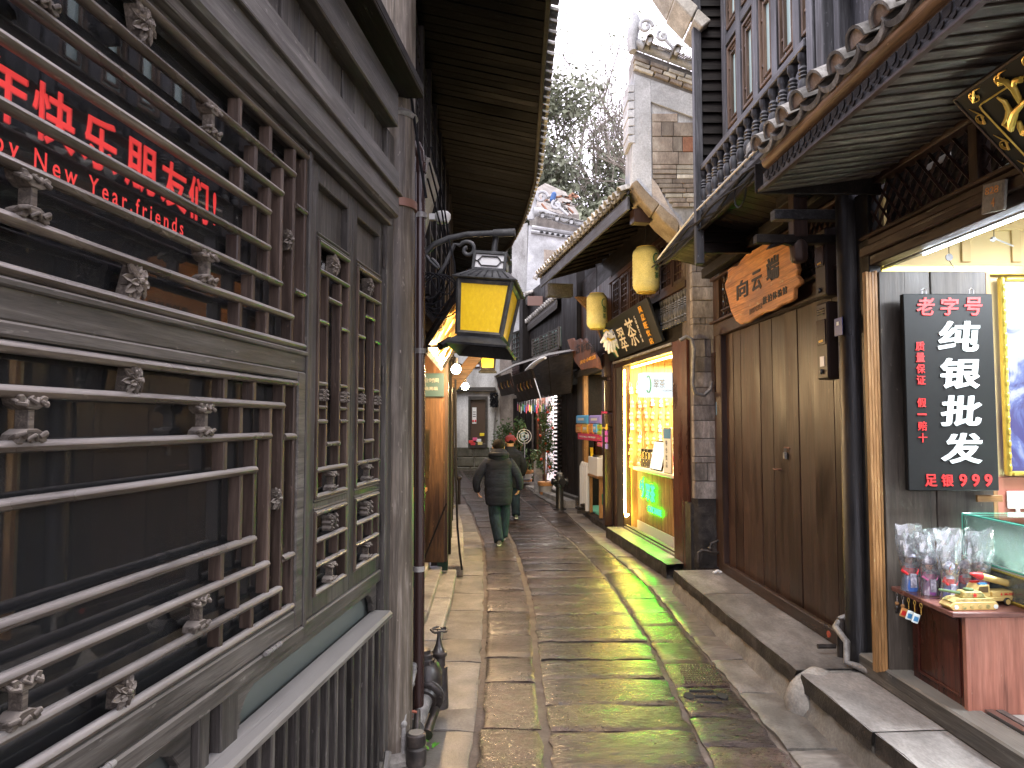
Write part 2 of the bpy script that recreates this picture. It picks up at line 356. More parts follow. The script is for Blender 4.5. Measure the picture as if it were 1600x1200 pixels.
def at(x, y, Y):
    a = (x - 800) / FPX; b = (600 - y) / FPX; c_, s_ = math.cos(TILT), math.sin(TILT); t = Y / (c_ - b * s_)
    return (a * t, Y, (s_ + b * c_) * t + EYE)
def lerp(tab, y):
    if y <= tab[0][0]: return tab[0][1]
    for (a, p), (b, q) in zip(tab, tab[1:]):
        if y <= b: return p + (q - p) * (y - a) / (b - a)
    return tab[-1][1]
LW = Wall(-1.08, 0, 6.2); RW = Wall(2.31, 4.86, -1.65); TW = Wall(2.05, 8.3, -6.1); FW = Wall(1.38, 14.56, -12.2)
def ramp_z(y): return .04 * (y - 13) if y > 13.6 else (.04 * (y - 12.4) ** 2 / 2.4 if y > 12.4 else 0)
# ============================================================ THE LANE
C1 = [(1, .2), (7.5, .19), (10.6, .04), (14, -.3), (16, -.62), (20, -1.3), (23, -1.7)]
C0 = [(1, -.2), (5, -.21), (7.5, -.28), (10.6, -.42), (14, -.78), (16, -1.1), (20, -1.8), (23, -2.2)]
C2 = [(1, 1.0), (4, 1.05), (6, 1.13), (8.4, 1.09), (10.6, .93), (14, .55), (16, .2), (20, -.4), (23, -.8)]
C3 = [(1, 1.52), (4.6, 1.5), (8, 1.5), (10.6, 1.3), (14, 1.05), (16, .62), (20, -.02), (23, -.5)]
XL = [(1, -.9), (3.8, -.66), (6, -.56), (8, -.62), (9.2, -.7), (12, -.9), (15.6, -1.4), (20, -2.4), (23, -3.2)]
C4 = [(1, 2.0), (8, 1.9), (10.6, 1.7), (14.6, 1.4), (16, 1.1), (20, .3), (23, -.2)]
def strip(name, mat, A, B, z, y0=-3, y1=24, kind='structure', step=.5):
    vs, fs = [], []; k = 0; y = y0
    while y <= y1 + 1e-6:
        vs += [(lerp(A, y) if not isinstance(A, (int, float)) else A, y, z + ramp_z(y)), (lerp(B, y) if not isinstance(B, (int, float)) else B, y, z + ramp_z(y))]
        if k: fs.append((2 * k - 2, 2 * k - 1, 2 * k + 1, 2 * k))
        k += 1; y += step
    o = MB().add(vs, fs).build(name, mat); o['kind'] = kind; return o
g = MB().add([(-150, -60, -.09), (150, -60, -.09), (150, 180, -.09), (-150, 180, -.09)], [(0, 1, 2, 3)]).build('ground', M['apron']); g['kind'] = 'structure'
lane = strip('lane', M['mortar'], [(0, -3.5)], [(0, 2.6)], -.02)
def slab(a, b, mat, jit=.012, hgt=0, tilt=.004, name='paving_slab', dome=.004, label=None):
    """one stone between y=a..b; the x limits are lines (tables) with a gap"""
    (A, B), (y0, y1) = a, b
    xa0, xb0, xa1, xb1 = lerp(A, y0) + random.uniform(.004, jit), lerp(B, y0) - random.uniform(.004, jit), lerp(A, y1) + random.uniform(.004, jit), lerp(B, y1) - random.uniform(.004, jit)
    n = 13 if y0 < 7.5 and name != 'apron_slab' else 6; vs = []; fs = []; cx = (xa0 + xb0 + xa1 + xb1) / 4; cy = (y0 + y1) / 2; z0 = ramp_z(cy) + hgt
    ta, tb = random.uniform(-tilt, tilt), random.uniform(-tilt, tilt); j = random.uniform(0, 99)
    for i in range(n):
        for k in range(n):
            fy = i / (n - 1); fx = k / (n - 1); e = (i in (0, n - 1)) + (k in (0, n - 1))
            xa = xa0 + (xa1 - xa0) * fy; xb = xb0 + (xb1 - xb0) * fy
            if e: fx_, fy_ = fx, fy
            else: fx_, fy_ = (.06 + .88 * (k - 1) / (n - 3)), (.1 + .8 * (i - 1) / (n - 3))
            x = xa + (xb - xa) * fx_; y = y0 + (y1 - y0) * fy_
            wv = noise.noise((x * 3 + j, y * 3, j)) * dome + (noise.noise((x * 11 + j, y * 26, j)) * .0035 + noise.noise((x * 30, y * 40 + j, 7)) * .0018) * (1 if name != 'apron_slab' else .3)
            if e: x += noise.noise((y * 9 + j, x * 9, 0)) * .02; y += noise.noise((x * 6, y * 6 + j, 3)) * .022
            z = ta * (fx_ - .5) * 2 + tb * (fy_ - .5) * 2 + wv - (.009 if e == 1 else .016 if e == 2 else 0) + (ramp_z(y) - ramp_z(cy))
            vs.append((x - cx, y - cy, z))
    for i in range(n - 1):
        for k in range(n - 1): q = i * n + k; fs.append((q, q + 1, q + n + 1, q + n))
    rim = [k for k in range(n)] + [i * n + n - 1 for i in range(1, n)] + [(n - 1) * n + k for k in range(n - 2, -1, -1)] + [i * n for i in range(n - 2, 0, -1)]
    o = len(vs)
    for q in rim: vs.append((vs[q][0] * 1.004, vs[q][1] * 1.004, vs[q][2] - .05))
    L_ = len(rim)
    for t in range(L_): fs.append((rim[t], rim[(t + 1) % L_], o + (t + 1) % L_, o + t))
    ob = MB().add(vs, fs).build(name, M[mat], lane, 0, True); ob.location = (cx, cy, z0)
    if label: ob['label'] = label
    return ob
def column_of(A, B, y0, y1, d0, d1, mats, **k):
    y = y0; i = 0
    while y < y1:
        d = random.uniform(d0, d1) * (1 + .6 * max(0, y - 14) / 8)
        slab((A, B), (y + .006, y + d - .008), random.choice(mats), **k); y += d
def off(T, d): return [(a, b + d) for a, b in T]
column_of(off(C0, .014), off(C1, -.02), 2.2, 17, .5, .95, ['wetA', 'wetA', 'wetC'], jit=.02)
column_of(off(C1, .014), C2, 2.2, 21, .33, .48, ['wetB', 'wetB', 'wetC'], jit=.016, tilt=.005, dome=.006)
column_of(off(C2, .012), C3, 2.2, 4.55, .35, .55, ['wetC', 'wetB'], jit=.02)
column_of(off(C2, .012), C3, 5.45, 20, .4, .75, ['wetC', 'wetA', 'wetB'], jit=.02)
# the two special stones: a ribbed one and the drain stone with its three slots
rb = slab((off(C2, .02), C3), (4.98, 5.43), 'wetC', name='ribbed_slab', label='paving slab chiselled with rows of parallel ribs')
mb = MB()
for i in range(9):
    for k in range(13): mb.box(1.2 + k * .021 + i * .004, 1.212 + k * .021 + i * .004, 5.03 + i * .04, 5.06 + i * .04, -.004, .008)
x = mb.build('chiselled_rib', M['wetC'], lane, .002); x['kind'] = 'stuff'
slab((off(C2, .02), C3), (4.57, 4.96), 'wetB', dome=0, tilt=.001, name='drain_slab', label='dark drain stone with a coin shaped pattern of slots')
mb = MB(); mb.prism([(1.28 + .085 * math.cos(t * .52), 4.77 + .055 * math.sin(t * .52)) for t in range(12)], -.01, .004, 'xy')
mb.prism([(1.28 + .15 * math.cos(t * .26), 4.77 + .14 * math.sin(t * .26)) for t in range(-6, 7)] + [(1.28 + .12 * math.cos(t * .26), 4.77 + .11 * math.sin(t * .26)) for t in range(6, -7, -1)], -.01, .0035, 'xy')
dh = MB()
for sx in (-.11, .11): dh.prism([(1.27 + sx + .035 * math.cos(t * .52), 4.77 + .05 * math.sin(t * .52)) for t in range(12)], -.01, .009, 'xy')
dh.box(1.2, 1.34, 4.755, 4.785, -.01, .009); dh.box(1.19, 1.35, 4.66, 4.675, -.01, .008); dh.box(1.19, 1.35, 4.86, 4.875, -.01, .008)
dh.build('drain_slot', M['blackm'], lane)
# left apron: smoother old slabs and cement, drier
def apron_part(A, B, y0, y1, d0, d1, mats): column_of(A, B, y0, y1, d0, d1, mats, jit=.008, dome=.008, tilt=.002, name='apron_slab')
apron_part(off(XL, -.06), off(C0, -.012), 2.4, 4.5, .8, 1.0, ['apron']); apron_part(off(XL, -.06), off(C0, -.012), 4.5, 15, .5, 1.1, ['apron', 'apron', 'dry'])
column_of(off(XL, -.2), off(C1, -.05), 17, 22.5, .5, .9, ['dry', 'wetA'], name='far_slab')
# right gutter: grey slabs along the foot of the steps
column_of(off(C3, .012), C4, 2.4, 14.6, .6, 1.15, ['dry', 'apron', 'dry'], jit=.008, name='gutter_slab', hgt=.004)
column_of(off(C3, .012), C4, 14.6, 21, .6, 1.0, ['apron', 'dry'], jit=.008, name='gutter_slab', hgt=.02)

# ============================================================ RIGHT STONE STEPS
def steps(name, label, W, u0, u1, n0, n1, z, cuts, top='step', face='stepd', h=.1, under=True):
    t = thing(name, label, 'stone step', W.P(u0, 0, 0), W.rz); prev = 0
    for c in cuts + [u1 - u0]:
        dz = random.uniform(-.003, .003); dn = random.uniform(-.008, .008)
        vs, fs = [], []; nx = 7; ny = 4
        for i in range(nx):
            for k in range(ny):
                e = k == ny - 1
                x_ = prev + .004 + (c - prev - .008) * i / (nx - 1); y_ = n0 + (n1 + dn - n0) * (k / (ny - 1)) ** .8
                if e: y_ += .012 * noise.noise((x_ * 7, 3, u0))
                vs.append((x_, y_, z + dz + .006 * noise.noise((x_ * 3, y_ * 4, u0)) - (.006 if e else 0)))
        for i in range(nx - 1):
            for k in range(ny - 1): q = i * ny + k; fs.append((q, q + 1, q + ny + 1, q + ny))
        o = MB().add(vs, fs).build('step_slab', M[top], t, 0, True)
        vs, fs = [], []; rows = 4
        for i in range(nx * 2):
            x_ = prev + .004 + (c - prev - .008) * i / (nx * 2 - 1)
            for r in range(rows):
                zz = z + dz - .004 - h * r / (rows - 1)
                vs.append((x_, n1 + dn + .006 + .012 * noise.noise((x_ * 7, zz * 9, u0)) + .01 * noise.noise((x_ * 25, zz * 25, 1)) * (r > 0) - (.01 if r == 0 else 0), zz))
        for i in range(nx * 2 - 1):
            for r in range(rows - 1): q = i * rows + r; fs.append((q, q + 1, q + rows + 1, q + rows))
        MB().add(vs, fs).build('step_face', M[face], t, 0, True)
        prev = c
    if under:
        vs, fs = [], []; L_ = u1 - u0; k = 0
        while k <= 30:
            x_ = L_ * k / 30
            for r, zz in enumerate((z - h + .01, (z - h) / 2, -.03)): vs.append((x_, n1 - .012 + .018 * r + .03 * noise.noise((x_ * 4, zz * 12, u0 + 3)), zz))
            if k: q = 3 * k; fs += [(q - 3, q - 2, q + 1, q), (q - 2, q - 1, q + 2, q + 1)]
            k += 1
        MB().add(vs, fs).build('step_footing', M['conc'], t, 0, True)
        MB().box(0, L_, n0 - .3, n1 - .04, -.05, z - .012).build('step_core', M['conc'], t)
    return t
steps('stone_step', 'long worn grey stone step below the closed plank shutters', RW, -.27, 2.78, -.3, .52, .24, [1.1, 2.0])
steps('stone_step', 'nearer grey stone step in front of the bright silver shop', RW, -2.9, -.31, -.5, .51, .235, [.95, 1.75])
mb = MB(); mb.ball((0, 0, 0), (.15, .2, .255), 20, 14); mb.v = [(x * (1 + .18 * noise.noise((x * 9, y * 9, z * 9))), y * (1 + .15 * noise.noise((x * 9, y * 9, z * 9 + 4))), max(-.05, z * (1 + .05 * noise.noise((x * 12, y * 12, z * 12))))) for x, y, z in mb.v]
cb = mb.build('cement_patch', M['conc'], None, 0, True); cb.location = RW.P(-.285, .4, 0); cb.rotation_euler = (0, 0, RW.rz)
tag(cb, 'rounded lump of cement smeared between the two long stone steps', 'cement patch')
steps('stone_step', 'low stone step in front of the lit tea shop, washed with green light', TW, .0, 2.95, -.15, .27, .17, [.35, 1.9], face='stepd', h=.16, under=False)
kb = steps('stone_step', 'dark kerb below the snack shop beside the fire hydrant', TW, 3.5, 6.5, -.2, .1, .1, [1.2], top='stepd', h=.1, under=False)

# ============================================================ LEFT TIMBER SHOPFRONT
LH = thing('timber_shopfront', 'weathered grey timber shopfront on the left with lattice windows and red lettering', 'shopfront', LW.loc, LW.rz)
def lb(name, mat, *b_, parent=None, bev=.004, label=None): return box(name, M[mat], parent or LH, *b_, sg=-1, bev=bev, label=label)
U0, U1 = -.4, 3.72
lb('header_beam', 'gxl', U0, U1, -.04, .085, 2.87, 3.125, bev=.012)
lb('header_moulding', 'gx', U0, U1 - .01, -.04, .05, 2.83, 2.868)
lb('header_moulding', 'gx', U0, U1, .0, .105, 2.985, 3.0)
n = 26; wpl = (U1 - U0) / n
for i in range(n): lb('upper_plank', 'gz', U0 + i * wpl + .005, U0 + (i + 1) * wpl - .005, -.03, -.005 + random.uniform(-.005, .005), 3.125, 3.37, bev=.004)
lb('upper_beam', 'gx', U0, U1 + .02, -.04, .07, 3.37, 3.56, bev=.006)
lb('upper_backing', 'dx', U0, U1, -.1, -.04, 2.8, 4.7)
for i in range(24): lb('upper_wall_plank', 'bz', U0 + i * .172 + .003, U0 + (i + 1) * .172 - .003, -.06, -.03 + random.uniform(-.004, .004), 3.7, 4.75, bev=.003)
lb('cable_tray', 'dx', U0, U1 + .18, -.02, .17, 3.6, 3.615); lb('cable_tray', 'dx', U0, U1 + .18, .155, .17, 3.617, 3.67)
lb('cable_tray', 'dx', U0, U1 + .3, -.02, .12, 3.73, 3.745)
mb = MB(-1)
for j in range(3): mb.tube([(U0 + k * .4, .13 - j * .02 + .01 * math.sin(k * 1.3 + j), 3.69 + j * .018 + .02 * math.sin(k * 1.9 + j * 2)) for k in range(11)] + [(3.9, .1, 3.6), (4.02, .12, 3.3), (4.1, .14, 3.1)], .008, 6)
mb.build('cable', M['rubber'], LH, 0, True)
# column
mb = MB(-1); prof = []
for i in range(15):
    z = .02 + i * .36; prof.append((.117 - .001 * i + .003 * noise.noise((i, 0, 4)), z))
mb.lathe(prof, (3.965, -.005, 0), 20); colo = mb.build('column', M['gzbr'], LH, 0, True)
MB(-1).lathe([(.122, 2.99), (.122, 3.035)], (3.965, -.005, 0), 24).build('metal_band', M['copper'], colo, 0, True)
MB(-1).lathe([(.16, -.02), (.165, .03), (.12, .06)], (3.965, -.005, 0), 14).build('column_base', M['conc'], colo, 0, True)
MB(-1).lathe([(.112, 3.5), (.125, 3.52), (.112, 3.54)], (3.965, -.005, 0), 20).build('metal_band', M['galv'], colo, 0, True)
lb('corner_post', 'gz', 3.675, 3.73, -.05, .035, .05, 2.83); lb('corner_post', 'gz', 3.73, 3.87, -.06, .012, .05, 3.37); lb('corner_strip', 'gz', 3.74, 3.757, .0, .028, .05, 2.83)
# window carcass between stiles
XC = 1.662
lb('window_stile', 'gz', 2.662, 2.69, -.05, .03, 1.0, 2.83); lb('window_stile', 'gz', .58, .66, -.05, .03, 1.0, 2.83)
lb('window_rail', 'gx', .66, 2.662, -.05, .022, 1.985, 2.066); lb('window_rail', 'gx', .66, 2.66, -.02, .034, 2.045, 2.062)
lb('window_rail', 'gx', U0, 2.69, -.05, .03, 1.0, 1.055, bev=.006)
WU = MB(-1); WU.box(.66, 2.66, -.05, .02, 2.812, 2.83); WU = WU.build('upper_window', M['gx'], LH, .003)
WL = MB(-1); b_ = .0
WL.box(2.592, 2.66, -.045, .026, 1.06, 1.985); WL.box(.664, .732, -.045, .026, 1.06, 1.985); WL.box(.732, 2.592, -.045, .026, 1.06, 1.13); WL.box(.732, 2.592, -.045, .026, 1.955, 1.985)
WL = WL.build('casement_window', M['gx'], LH, .005)
hb = {}
def hbar(par, u0, u1, z, r=.0125):
    o = MB(-1).tube([(u0, .012, z), ((u0 + u1) / 2, .013, z + random.uniform(-.002, .002)), (u1, .012, z)], [(r * 1.25, r)] * 3, 10, up=(0, 0, 1)).build('lattice_bar', M['bar'], par, 0, True)
    return o
def vbar(par, u, z0, z1, w_=.0105):
    return box('lattice_upright', M['barv'], par, u - w_, u + w_, -.022, .018, z0 + .008, z1 - .008, sg=-1, bev=.003)
def carved_flower():
    mb = MB(-1)
    for (r, cnt, h, ph, wd) in ((.05, 8, .012, .26, .0098), (.031, 6, .019, .6, .0085)):
        for k in range(cnt):
            a = k * 2 * math.pi / cnt + ph; d = Vector((math.cos(a), 0, math.sin(a))); t_ = Vector((-d.z, 0, d.x))
            P = lambda rr, tt, hh: tuple(d * rr + t_ * tt + Vector((0, hh, 0)))
            top = [P(.007, -.003, h), P(.007, .003, h), P(r * .55, wd, h + .005), P(r * .82, wd * .75, h + .002), P(r, 0, h - .003), P(r * .82, -wd * .75, h + .002), P(r * .55, -wd, h + .005)]
            mid = [P(.012, 0, h - .001), P(r * .6, 0, h - .004), P(r * .85, 0, h - .003)]
            low = [P(r * .55, wd, h - .004), P(r * .82, wd * .75, h - .004), P(r, 0, h - .007), P(r * .82, -wd * .75, h - .004), P(r * .55, -wd, h - .004)]
            mb.add(top + mid + low, [(0, 1, 7), (1, 2, 8, 7), (2, 3, 9, 8), (3, 4, 9), (4, 5, 9), (5, 6, 8, 9), (6, 0, 7, 8), (2, 10, 11, 3), (3, 11, 12, 4), (4, 12, 13, 5), (5, 13, 14, 6)])
    mb.ball((0, .022, 0), (.0085, .008, .0085), 8, 5)
    for k in range(8): a = k * .785; mb.ball((.011 * math.cos(a), .02, .011 * math.sin(a)), .0028, 5, 4)
    mb.box(-.01, .01, -.03, .006, -.044, .044); mb.box(-.014, .014, -.02, .008, -.014, .014); return mb
def carved_scroll():
    mb = MB(-1)
    for s_ in (1, -1):
        mb.prism([(-.036, s_ * .045), (-.03, s_ * .028), (-.012, s_ * .018), (.012, s_ * .018), (.03, s_ * .026), (.038, s_ * .042), (.026, s_ * .046), (.012, s_ * .036), (0, s_ * .046), (-.012, s_ * .036), (-.024, s_ * .046)], -.02, .02)
        for sx in (-1, 1): mb.tube([(sx * .03, .0, s_ * .036), (sx * .036, .018, s_ * .03), (sx * .026, .026, s_ * .026), (sx * .018, .02, s_ * .034)], .006, 5)
        mb.tube([(-.012, .018, s_ * .04), (0, .026, s_ * .03), (.012, .018, s_ * .04)], .005, 5)
    mb.box(-.0075, .0075, -.014, .016, -.03, .03); return mb
fl0 = carved_flower().build('carved_flower', M['carve'], WU, 0, False); sc0 = carved_scroll().build('carved_scroll', M['carve'], WU, .0015, False)
def flower(par, u, z, s_=1, first=[1]):
    o = fl0 if first else inst(fl0, par); first.clear(); o.parent = par; o.location = (u, -.012, z); o.scale = (s_, 1, s_); o.rotation_euler = (0, random.uniform(-.4, .4), 0)
def scroll(par, u, z, s_=1, ang=0, first=[1]):
    o = sc0 if first else inst(sc0, par); first.clear(); o.parent = par; o.location = (u, -.01, z); o.scale = (s_, 1, s_); o.rotation_euler = (0, ang, 0)
def sym(f, par, u, *a):
    f(par, u, *a)
    if abs(u - XC) > .01: f(par, 2 * XC - u, *a)
def hsym(par, ue, z): hbar(par, 2 * XC - ue, ue, z)
for z, ue in ((2.803, 2.66), (2.695, 2.545), (2.593, 2.445), (2.5, 2.35), (2.38, 2.35), (2.278, 2.445), (2.176, 2.545), (2.08, 2.66)): hsym(WU, ue, z)
for u, z0, z1 in ((2.652, 2.08, 2.8), (2.548, 2.08, 2.8), (2.447, 2.176, 2.695), (2.352, 2.278, 2.593), (2.143, 2.695, 2.8), (2.352, 2.695, 2.8), (2.25, 2.593, 2.695), (2.16, 2.5, 2.593), (2.25, 2.38, 2.5), (2.15, 2.278, 2.38), (2.25, 2.176, 2.278), (2.17, 2.08, 2.176), (2.352, 2.08, 2.176)): sym(vbar, WU, u, z0, z1)
for z in (2.587, 2.275): hbar(WU, 2.555, 2.655, z); hbar(WU, .67, .77, z)
flower(WU, XC, 2.752); flower(WU, XC, 2.13); sym(flower, WU, 2.5, 2.445, .8)
for u, z in ((1.973, 2.648), (1.348, 2.648), (1.343, 2.228), (1.97, 2.228)): scroll(WU, u, z)
flower(WU, 1.372 - .16, 2.648, .8)
for z, ue in ((1.94, 2.59), (1.857, 2.485), (1.755, 2.385), (1.65, 2.287), (1.432, 2.287), (1.335, 2.385), (1.23, 2.485), (1.147, 2.59)): hsym(WL, ue, z)
for u, z0, z1 in ((2.583, 1.147, 1.94), (2.49, 1.147, 1.94), (2.39, 1.23, 1.857), (2.287, 1.335, 1.755), (2.09, 1.857, 1.94), (2.272, 1.857, 1.94), (2.187, 1.755, 1.857), (2.097, 1.65, 1.755), (2.197, 1.432, 1.65), (2.093, 1.335, 1.432), (2.19, 1.23, 1.335), (2.283, 1.147, 1.23), (2.095, 1.147, 1.23)): sym(vbar, WL, u, z0, z1)
for z in (1.749, 1.329): hbar(WL, 2.495, 2.585, z); hbar(WL, .74, .83, z)
flower(WL, XC, 1.898, .8); flower(WL, XC, 1.189, .85); sym(flower, WL, 2.438, 1.541, .8)
for u, z in ((1.973, 1.806), (1.355, 1.806), (1.97, 1.283), (1.365, 1.283)): scroll(WL, u, z)
for par, z0, z1 in ((WU, 2.066, 2.812), (WL, 1.13, 1.955)): box('glass_pane', M['glassw'], par, .67, 2.65, -.0368, -.036, z0, z1, sg=-1, bev=0)
# vinyl lettering behind the lattice
txs = [('新', 1.04), ('年', 1.335), ('快', 1.462), ('乐', 1.603), ('朋', 1.75), ('友', 1.895), ('们', 2.015)]
txs[0] = ('新', 1.2)
for ch, u in txs: text(ch, M['redv'], WU, (u, .03595, 2.437), (1, 0, 0), (0, 0, 1), .118 if ch != '们' else .1, .122, 0, .03)
text('!', M['redv'], WU, (2.1, .03595, 2.437), (1, 0, 0), (0, 0, 1), .02, .1, 0, .01)
text('Happy New Year,friends', M['redv'], WU, (1.568, .03595, 2.327), (1, 0, 0), (0, 0, 1), .745, .056, 0, .012, space=1.45)
box('dark_banner', M['blackm'], WU, .7, 2.12, -.046, -.044, 2.285, 2.375, sg=-1, bev=0)
MB(-1).prism([(1.29 + .045 * math.cos(k * .4), 2.33 + .045 * math.sin(k * .4)) for k in range(16)], -.0425, -.041).build('round_sticker', plain('dark_red_sticker', (.12, .015, .015), .5), WU)
# hinges under the casement
for u in (1.55, 2.4):
    mb = MB(-1); mb.tube([(u - .06, .036, 1.057), (u + .06, .036, 1.057)], .0075, 8)
    for k in range(4): mb.tube([(u - .05 + k * .03, .036, 1.057), (u - .043 + k * .03, .036, 1.057)], .0095, 8)
    mb.build('hinge', M['galv'], LH, 0, True)
# door leaves
for i, (a0, a1) in enumerate(((2.692, 3.195), (3.2, 3.672))):
    mb = MB(-1); s_ = .075 if i == 0 else .06
    i0, i1 = a0 + .098 if i == 0 else a0 + .065, a1 - .055 if i == 0 else a1 - .055
    mb.box(a0, i0, -.04, .012, 1.06, 2.826); mb.box(i1, a1, -.04, .012, 1.06, 2.826)
    for z0, z1 in ((1.06, 1.127), (1.455, 1.5), (2.525, 2.552), (2.75, 2.826)): mb.box(i0, i1, -.04, .012, z0, z1)
    lf = mb.build('door_leaf', M['gz'], LH, .004)
    box('door_panel', M['gz'], lf, i0, i1, -.035, -.02, 2.552, 2.75, sg=-1)
    for z in (2.546, 2.53, 1.462, 1.493): MB(-1).tube([(i0 - .01, .012, z), (i1 + .01, .012, z)], .006, 6).build('moulding', M['gx'], lf, 0, True)
    mb = MB(-1)
    for z0, z1 in ((1.505, 2.52), (1.13, 1.45)):
        for uu in (i0 + .004, i1 - .004): mb.box(uu - .009, uu + .009, -.02, .022, z0, z1)
    mb.build('lattice_frame', M['barv'], lf, .003)
    W_ = i1 - i0; ua, ub = i0 + W_ * .3, i0 + W_ * .73
    for z in (2.515, 2.402, 1.612, 1.51, 1.445, 1.338, 1.243, 1.138): hbar(lf, i0, i1, z, .011)
    for u in (ua, ub): vbar(lf, u, 1.612, 2.402, .0085); vbar(lf, u, 1.243, 1.338, .0085)
    for z in (2.305, 1.712): hbar(lf, ua, ub, z, .01)
    for z in (2.2, 1.804): hbar(lf, i0, ua, z, .01); hbar(lf, ub, i1, z, .01)
    for z in (2.0, 1.99): pass
    um = (i0 + i1) / 2
    flower(lf, um, 2.457, .95); scroll(lf, um, 1.56, .85); scroll(lf, um, 1.392, .85, R(90)); scroll(lf, um, 1.19, .85)
    scroll(lf, i0 + .055, 1.908, .6, R(90)); scroll(lf, i1 - .05, 1.908, .6, R(90)); hbar(lf, i0, ua, 1.955, .008); hbar(lf, ub, i1, 1.955, .008); hbar(lf, i0, ua, 1.86, .008); hbar(lf, ub, i1, 1.86, .008)
    box('glass_pane', M['glassw'], lf, i0, i1, -.0348, -.034, 1.13, 2.52, sg=-1, bev=0)
    for z in (1.25, 2.6, 2.0):
        MB(-1).tube([(a0 + .006 if i == 0 else a1 - .006, .02, z), (a0 + .006 if i == 0 else a1 - .006, .02, z + .09)], .006, 6).build('hinge', M['iron'], lf, 0, True)
# lower wall: shaped apron board, frosted glass, sill rail and upright bars
lb('bottom_rail', 'gx', 2.69, 3.675, -.05, .02, 1.0, 1.056, bev=.005)
for a0, a1 in ((.3, 1.98), (2.2, 3.66)):
    L_ = a1 - a0; poly = [(a0, 1.0), (a1, 1.0), (a1, .86)]
    poly += [(a1 - .05, .86), (a1 - .055, .9), (a1 - .09, .94), (a1 - .14, .962), (a0 + .14, .962), (a0 + .09, .94), (a0 + .055, .9), (a0 + .05, .86), (a0, .86)]
    MB(-1).prism(poly, -.03, 0.0).build('shaped_apron_board', M['gx'], LH, .003)
lb('lower_post', 'gz', 1.985, 2.04, -.05, .02, .84, 1.0); lb('lower_post', 'dz', 2.04, 2.1, -.05, -.01, .84, 1.0); lb('lower_post', 'gz', 2.1, 2.2, -.05, .02, .84, 1.0)
lb('frosted_glass', 'glassf', .1, 3.66, -.05, -.046, .1, .99, bev=0)
box('sill_rail', M['gxr'], LH, -.3, 3.672, -.03, .085, .815, .855, sg=-1, bev=.012)
k = 0; u = .9
while u < 3.66:
    lb('upright_bar', 'gz', u, u + .028, -.03, .05, .12, .815); u += .098; k += 1
lb('foot_rail', 'gx', -.3, 3.672, -.05, .06, .05, .12); lb('foot_board', 'gx', -.3, 3.67, -.1, -.06, -.05, .12)
stick = MB(-1).tube([(3.42, .1, -.02), (3.6, .085, .19)], .018, 6).build('loose_batten', M['gxr'], LH)
text('LIR OO', M['gold'], LH, (2.44, .032, 1.027), (1, 0, 0), (0, 0, 1), .19, .038, .0008, 0, name='scratched_writing')
# dark room behind the glass: floor, back wall, ceiling, a lime framed machine
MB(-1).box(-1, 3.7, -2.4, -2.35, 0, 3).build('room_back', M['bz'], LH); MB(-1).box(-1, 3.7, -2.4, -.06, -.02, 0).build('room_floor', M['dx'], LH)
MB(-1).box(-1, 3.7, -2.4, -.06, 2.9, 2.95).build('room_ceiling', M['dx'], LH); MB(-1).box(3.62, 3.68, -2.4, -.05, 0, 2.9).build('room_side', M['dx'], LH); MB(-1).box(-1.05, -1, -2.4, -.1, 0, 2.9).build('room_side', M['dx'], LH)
vm = thing('vending_cabinet', 'lime green framed cabinet with four teal dots standing inside the left window', 'cabinet', LW.P(2.09, .45, 0), LW.rz)
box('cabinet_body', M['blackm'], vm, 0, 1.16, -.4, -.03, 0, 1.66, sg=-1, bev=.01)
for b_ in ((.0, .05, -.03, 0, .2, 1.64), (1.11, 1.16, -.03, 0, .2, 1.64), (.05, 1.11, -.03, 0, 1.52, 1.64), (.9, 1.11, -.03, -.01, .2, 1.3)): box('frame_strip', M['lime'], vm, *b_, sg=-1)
box('display_plate', M['blackm'], vm, .62, .86, 0.001, .006, 1.545, 1.615, sg=-1)
for k in range(4): MB(-1).prism([(.69 + k * .034 + .013 * math.cos(t * .8), 1.58 + .013 * math.sin(t * .8)) for t in range(8)], .0065, .009).build('teal_dot', plain('teal_dot_%d' % k, (.05, .3, .32), .4), vm)
for k in range(14): box('vent_slot', M['blackm'], vm, 1.0, 1.08, -.008, .004, .5 + k * .05, .525 + k * .05, sg=-1, bev=0)
for k in range(4): box('shelf', M['dx'], vm, .07, .88, -.03, .01, .4 + k * .28, .415 + k * .28, sg=-1)
# ============================================================ DOWNPIPE AND WATER PIPES
dp = thing('downpipe', 'brown downpipe running down beside the round timber column', 'drainpipe', (-.532, 4.12, 0))
MB().tube([(-.0, 0, .02), (0, 0, 1.2), (-.012, 0, 3.3), (-.018, -.005, 3.4), (-.05, -.02, 3.44), (-.16, -.06, 3.45)], .032, 14).build('pipe', M['pipe'], dp, 0, True)
MB().tube([(-.012, 0, 3.27), (-.012, 0, 3.33)], .039, 14).build('pipe_collar', M['pipe'], dp, 0, True)
MB().tube([(-.02, -.003, 3.38), (-.045, -.018, 3.435)], .039, 14).build('pipe_elbow', M['pipe'], dp, 0, True)
for z in (.95, 2.2, 3.0): MB().lathe([(.036, z), (.036, z + .03)], (-.004, 0, 0), 14).build('pipe_clip', M['galv'], dp, 0, True)
wv = thing('valve_assembly', 'black iron backflow valve with flange and handwheel on the ground beside the column', 'valve', (-.5, 4.33, 0))
def loc(o, l): o.location = l; return o
body = MB().ball((0, 0, .27), (.085, .12, .13), 14, 10).build('valve_body', M['iron'], wv, 0, True)
MB().lathe([(.055, .36), (.058, .37), (.058, .395), (.05, .4), (.05, .425), (.036, .43), (.036, .45)], (-.02, -.02, 0), 16).build('valve_cap', M['iron'], wv, 0, True)
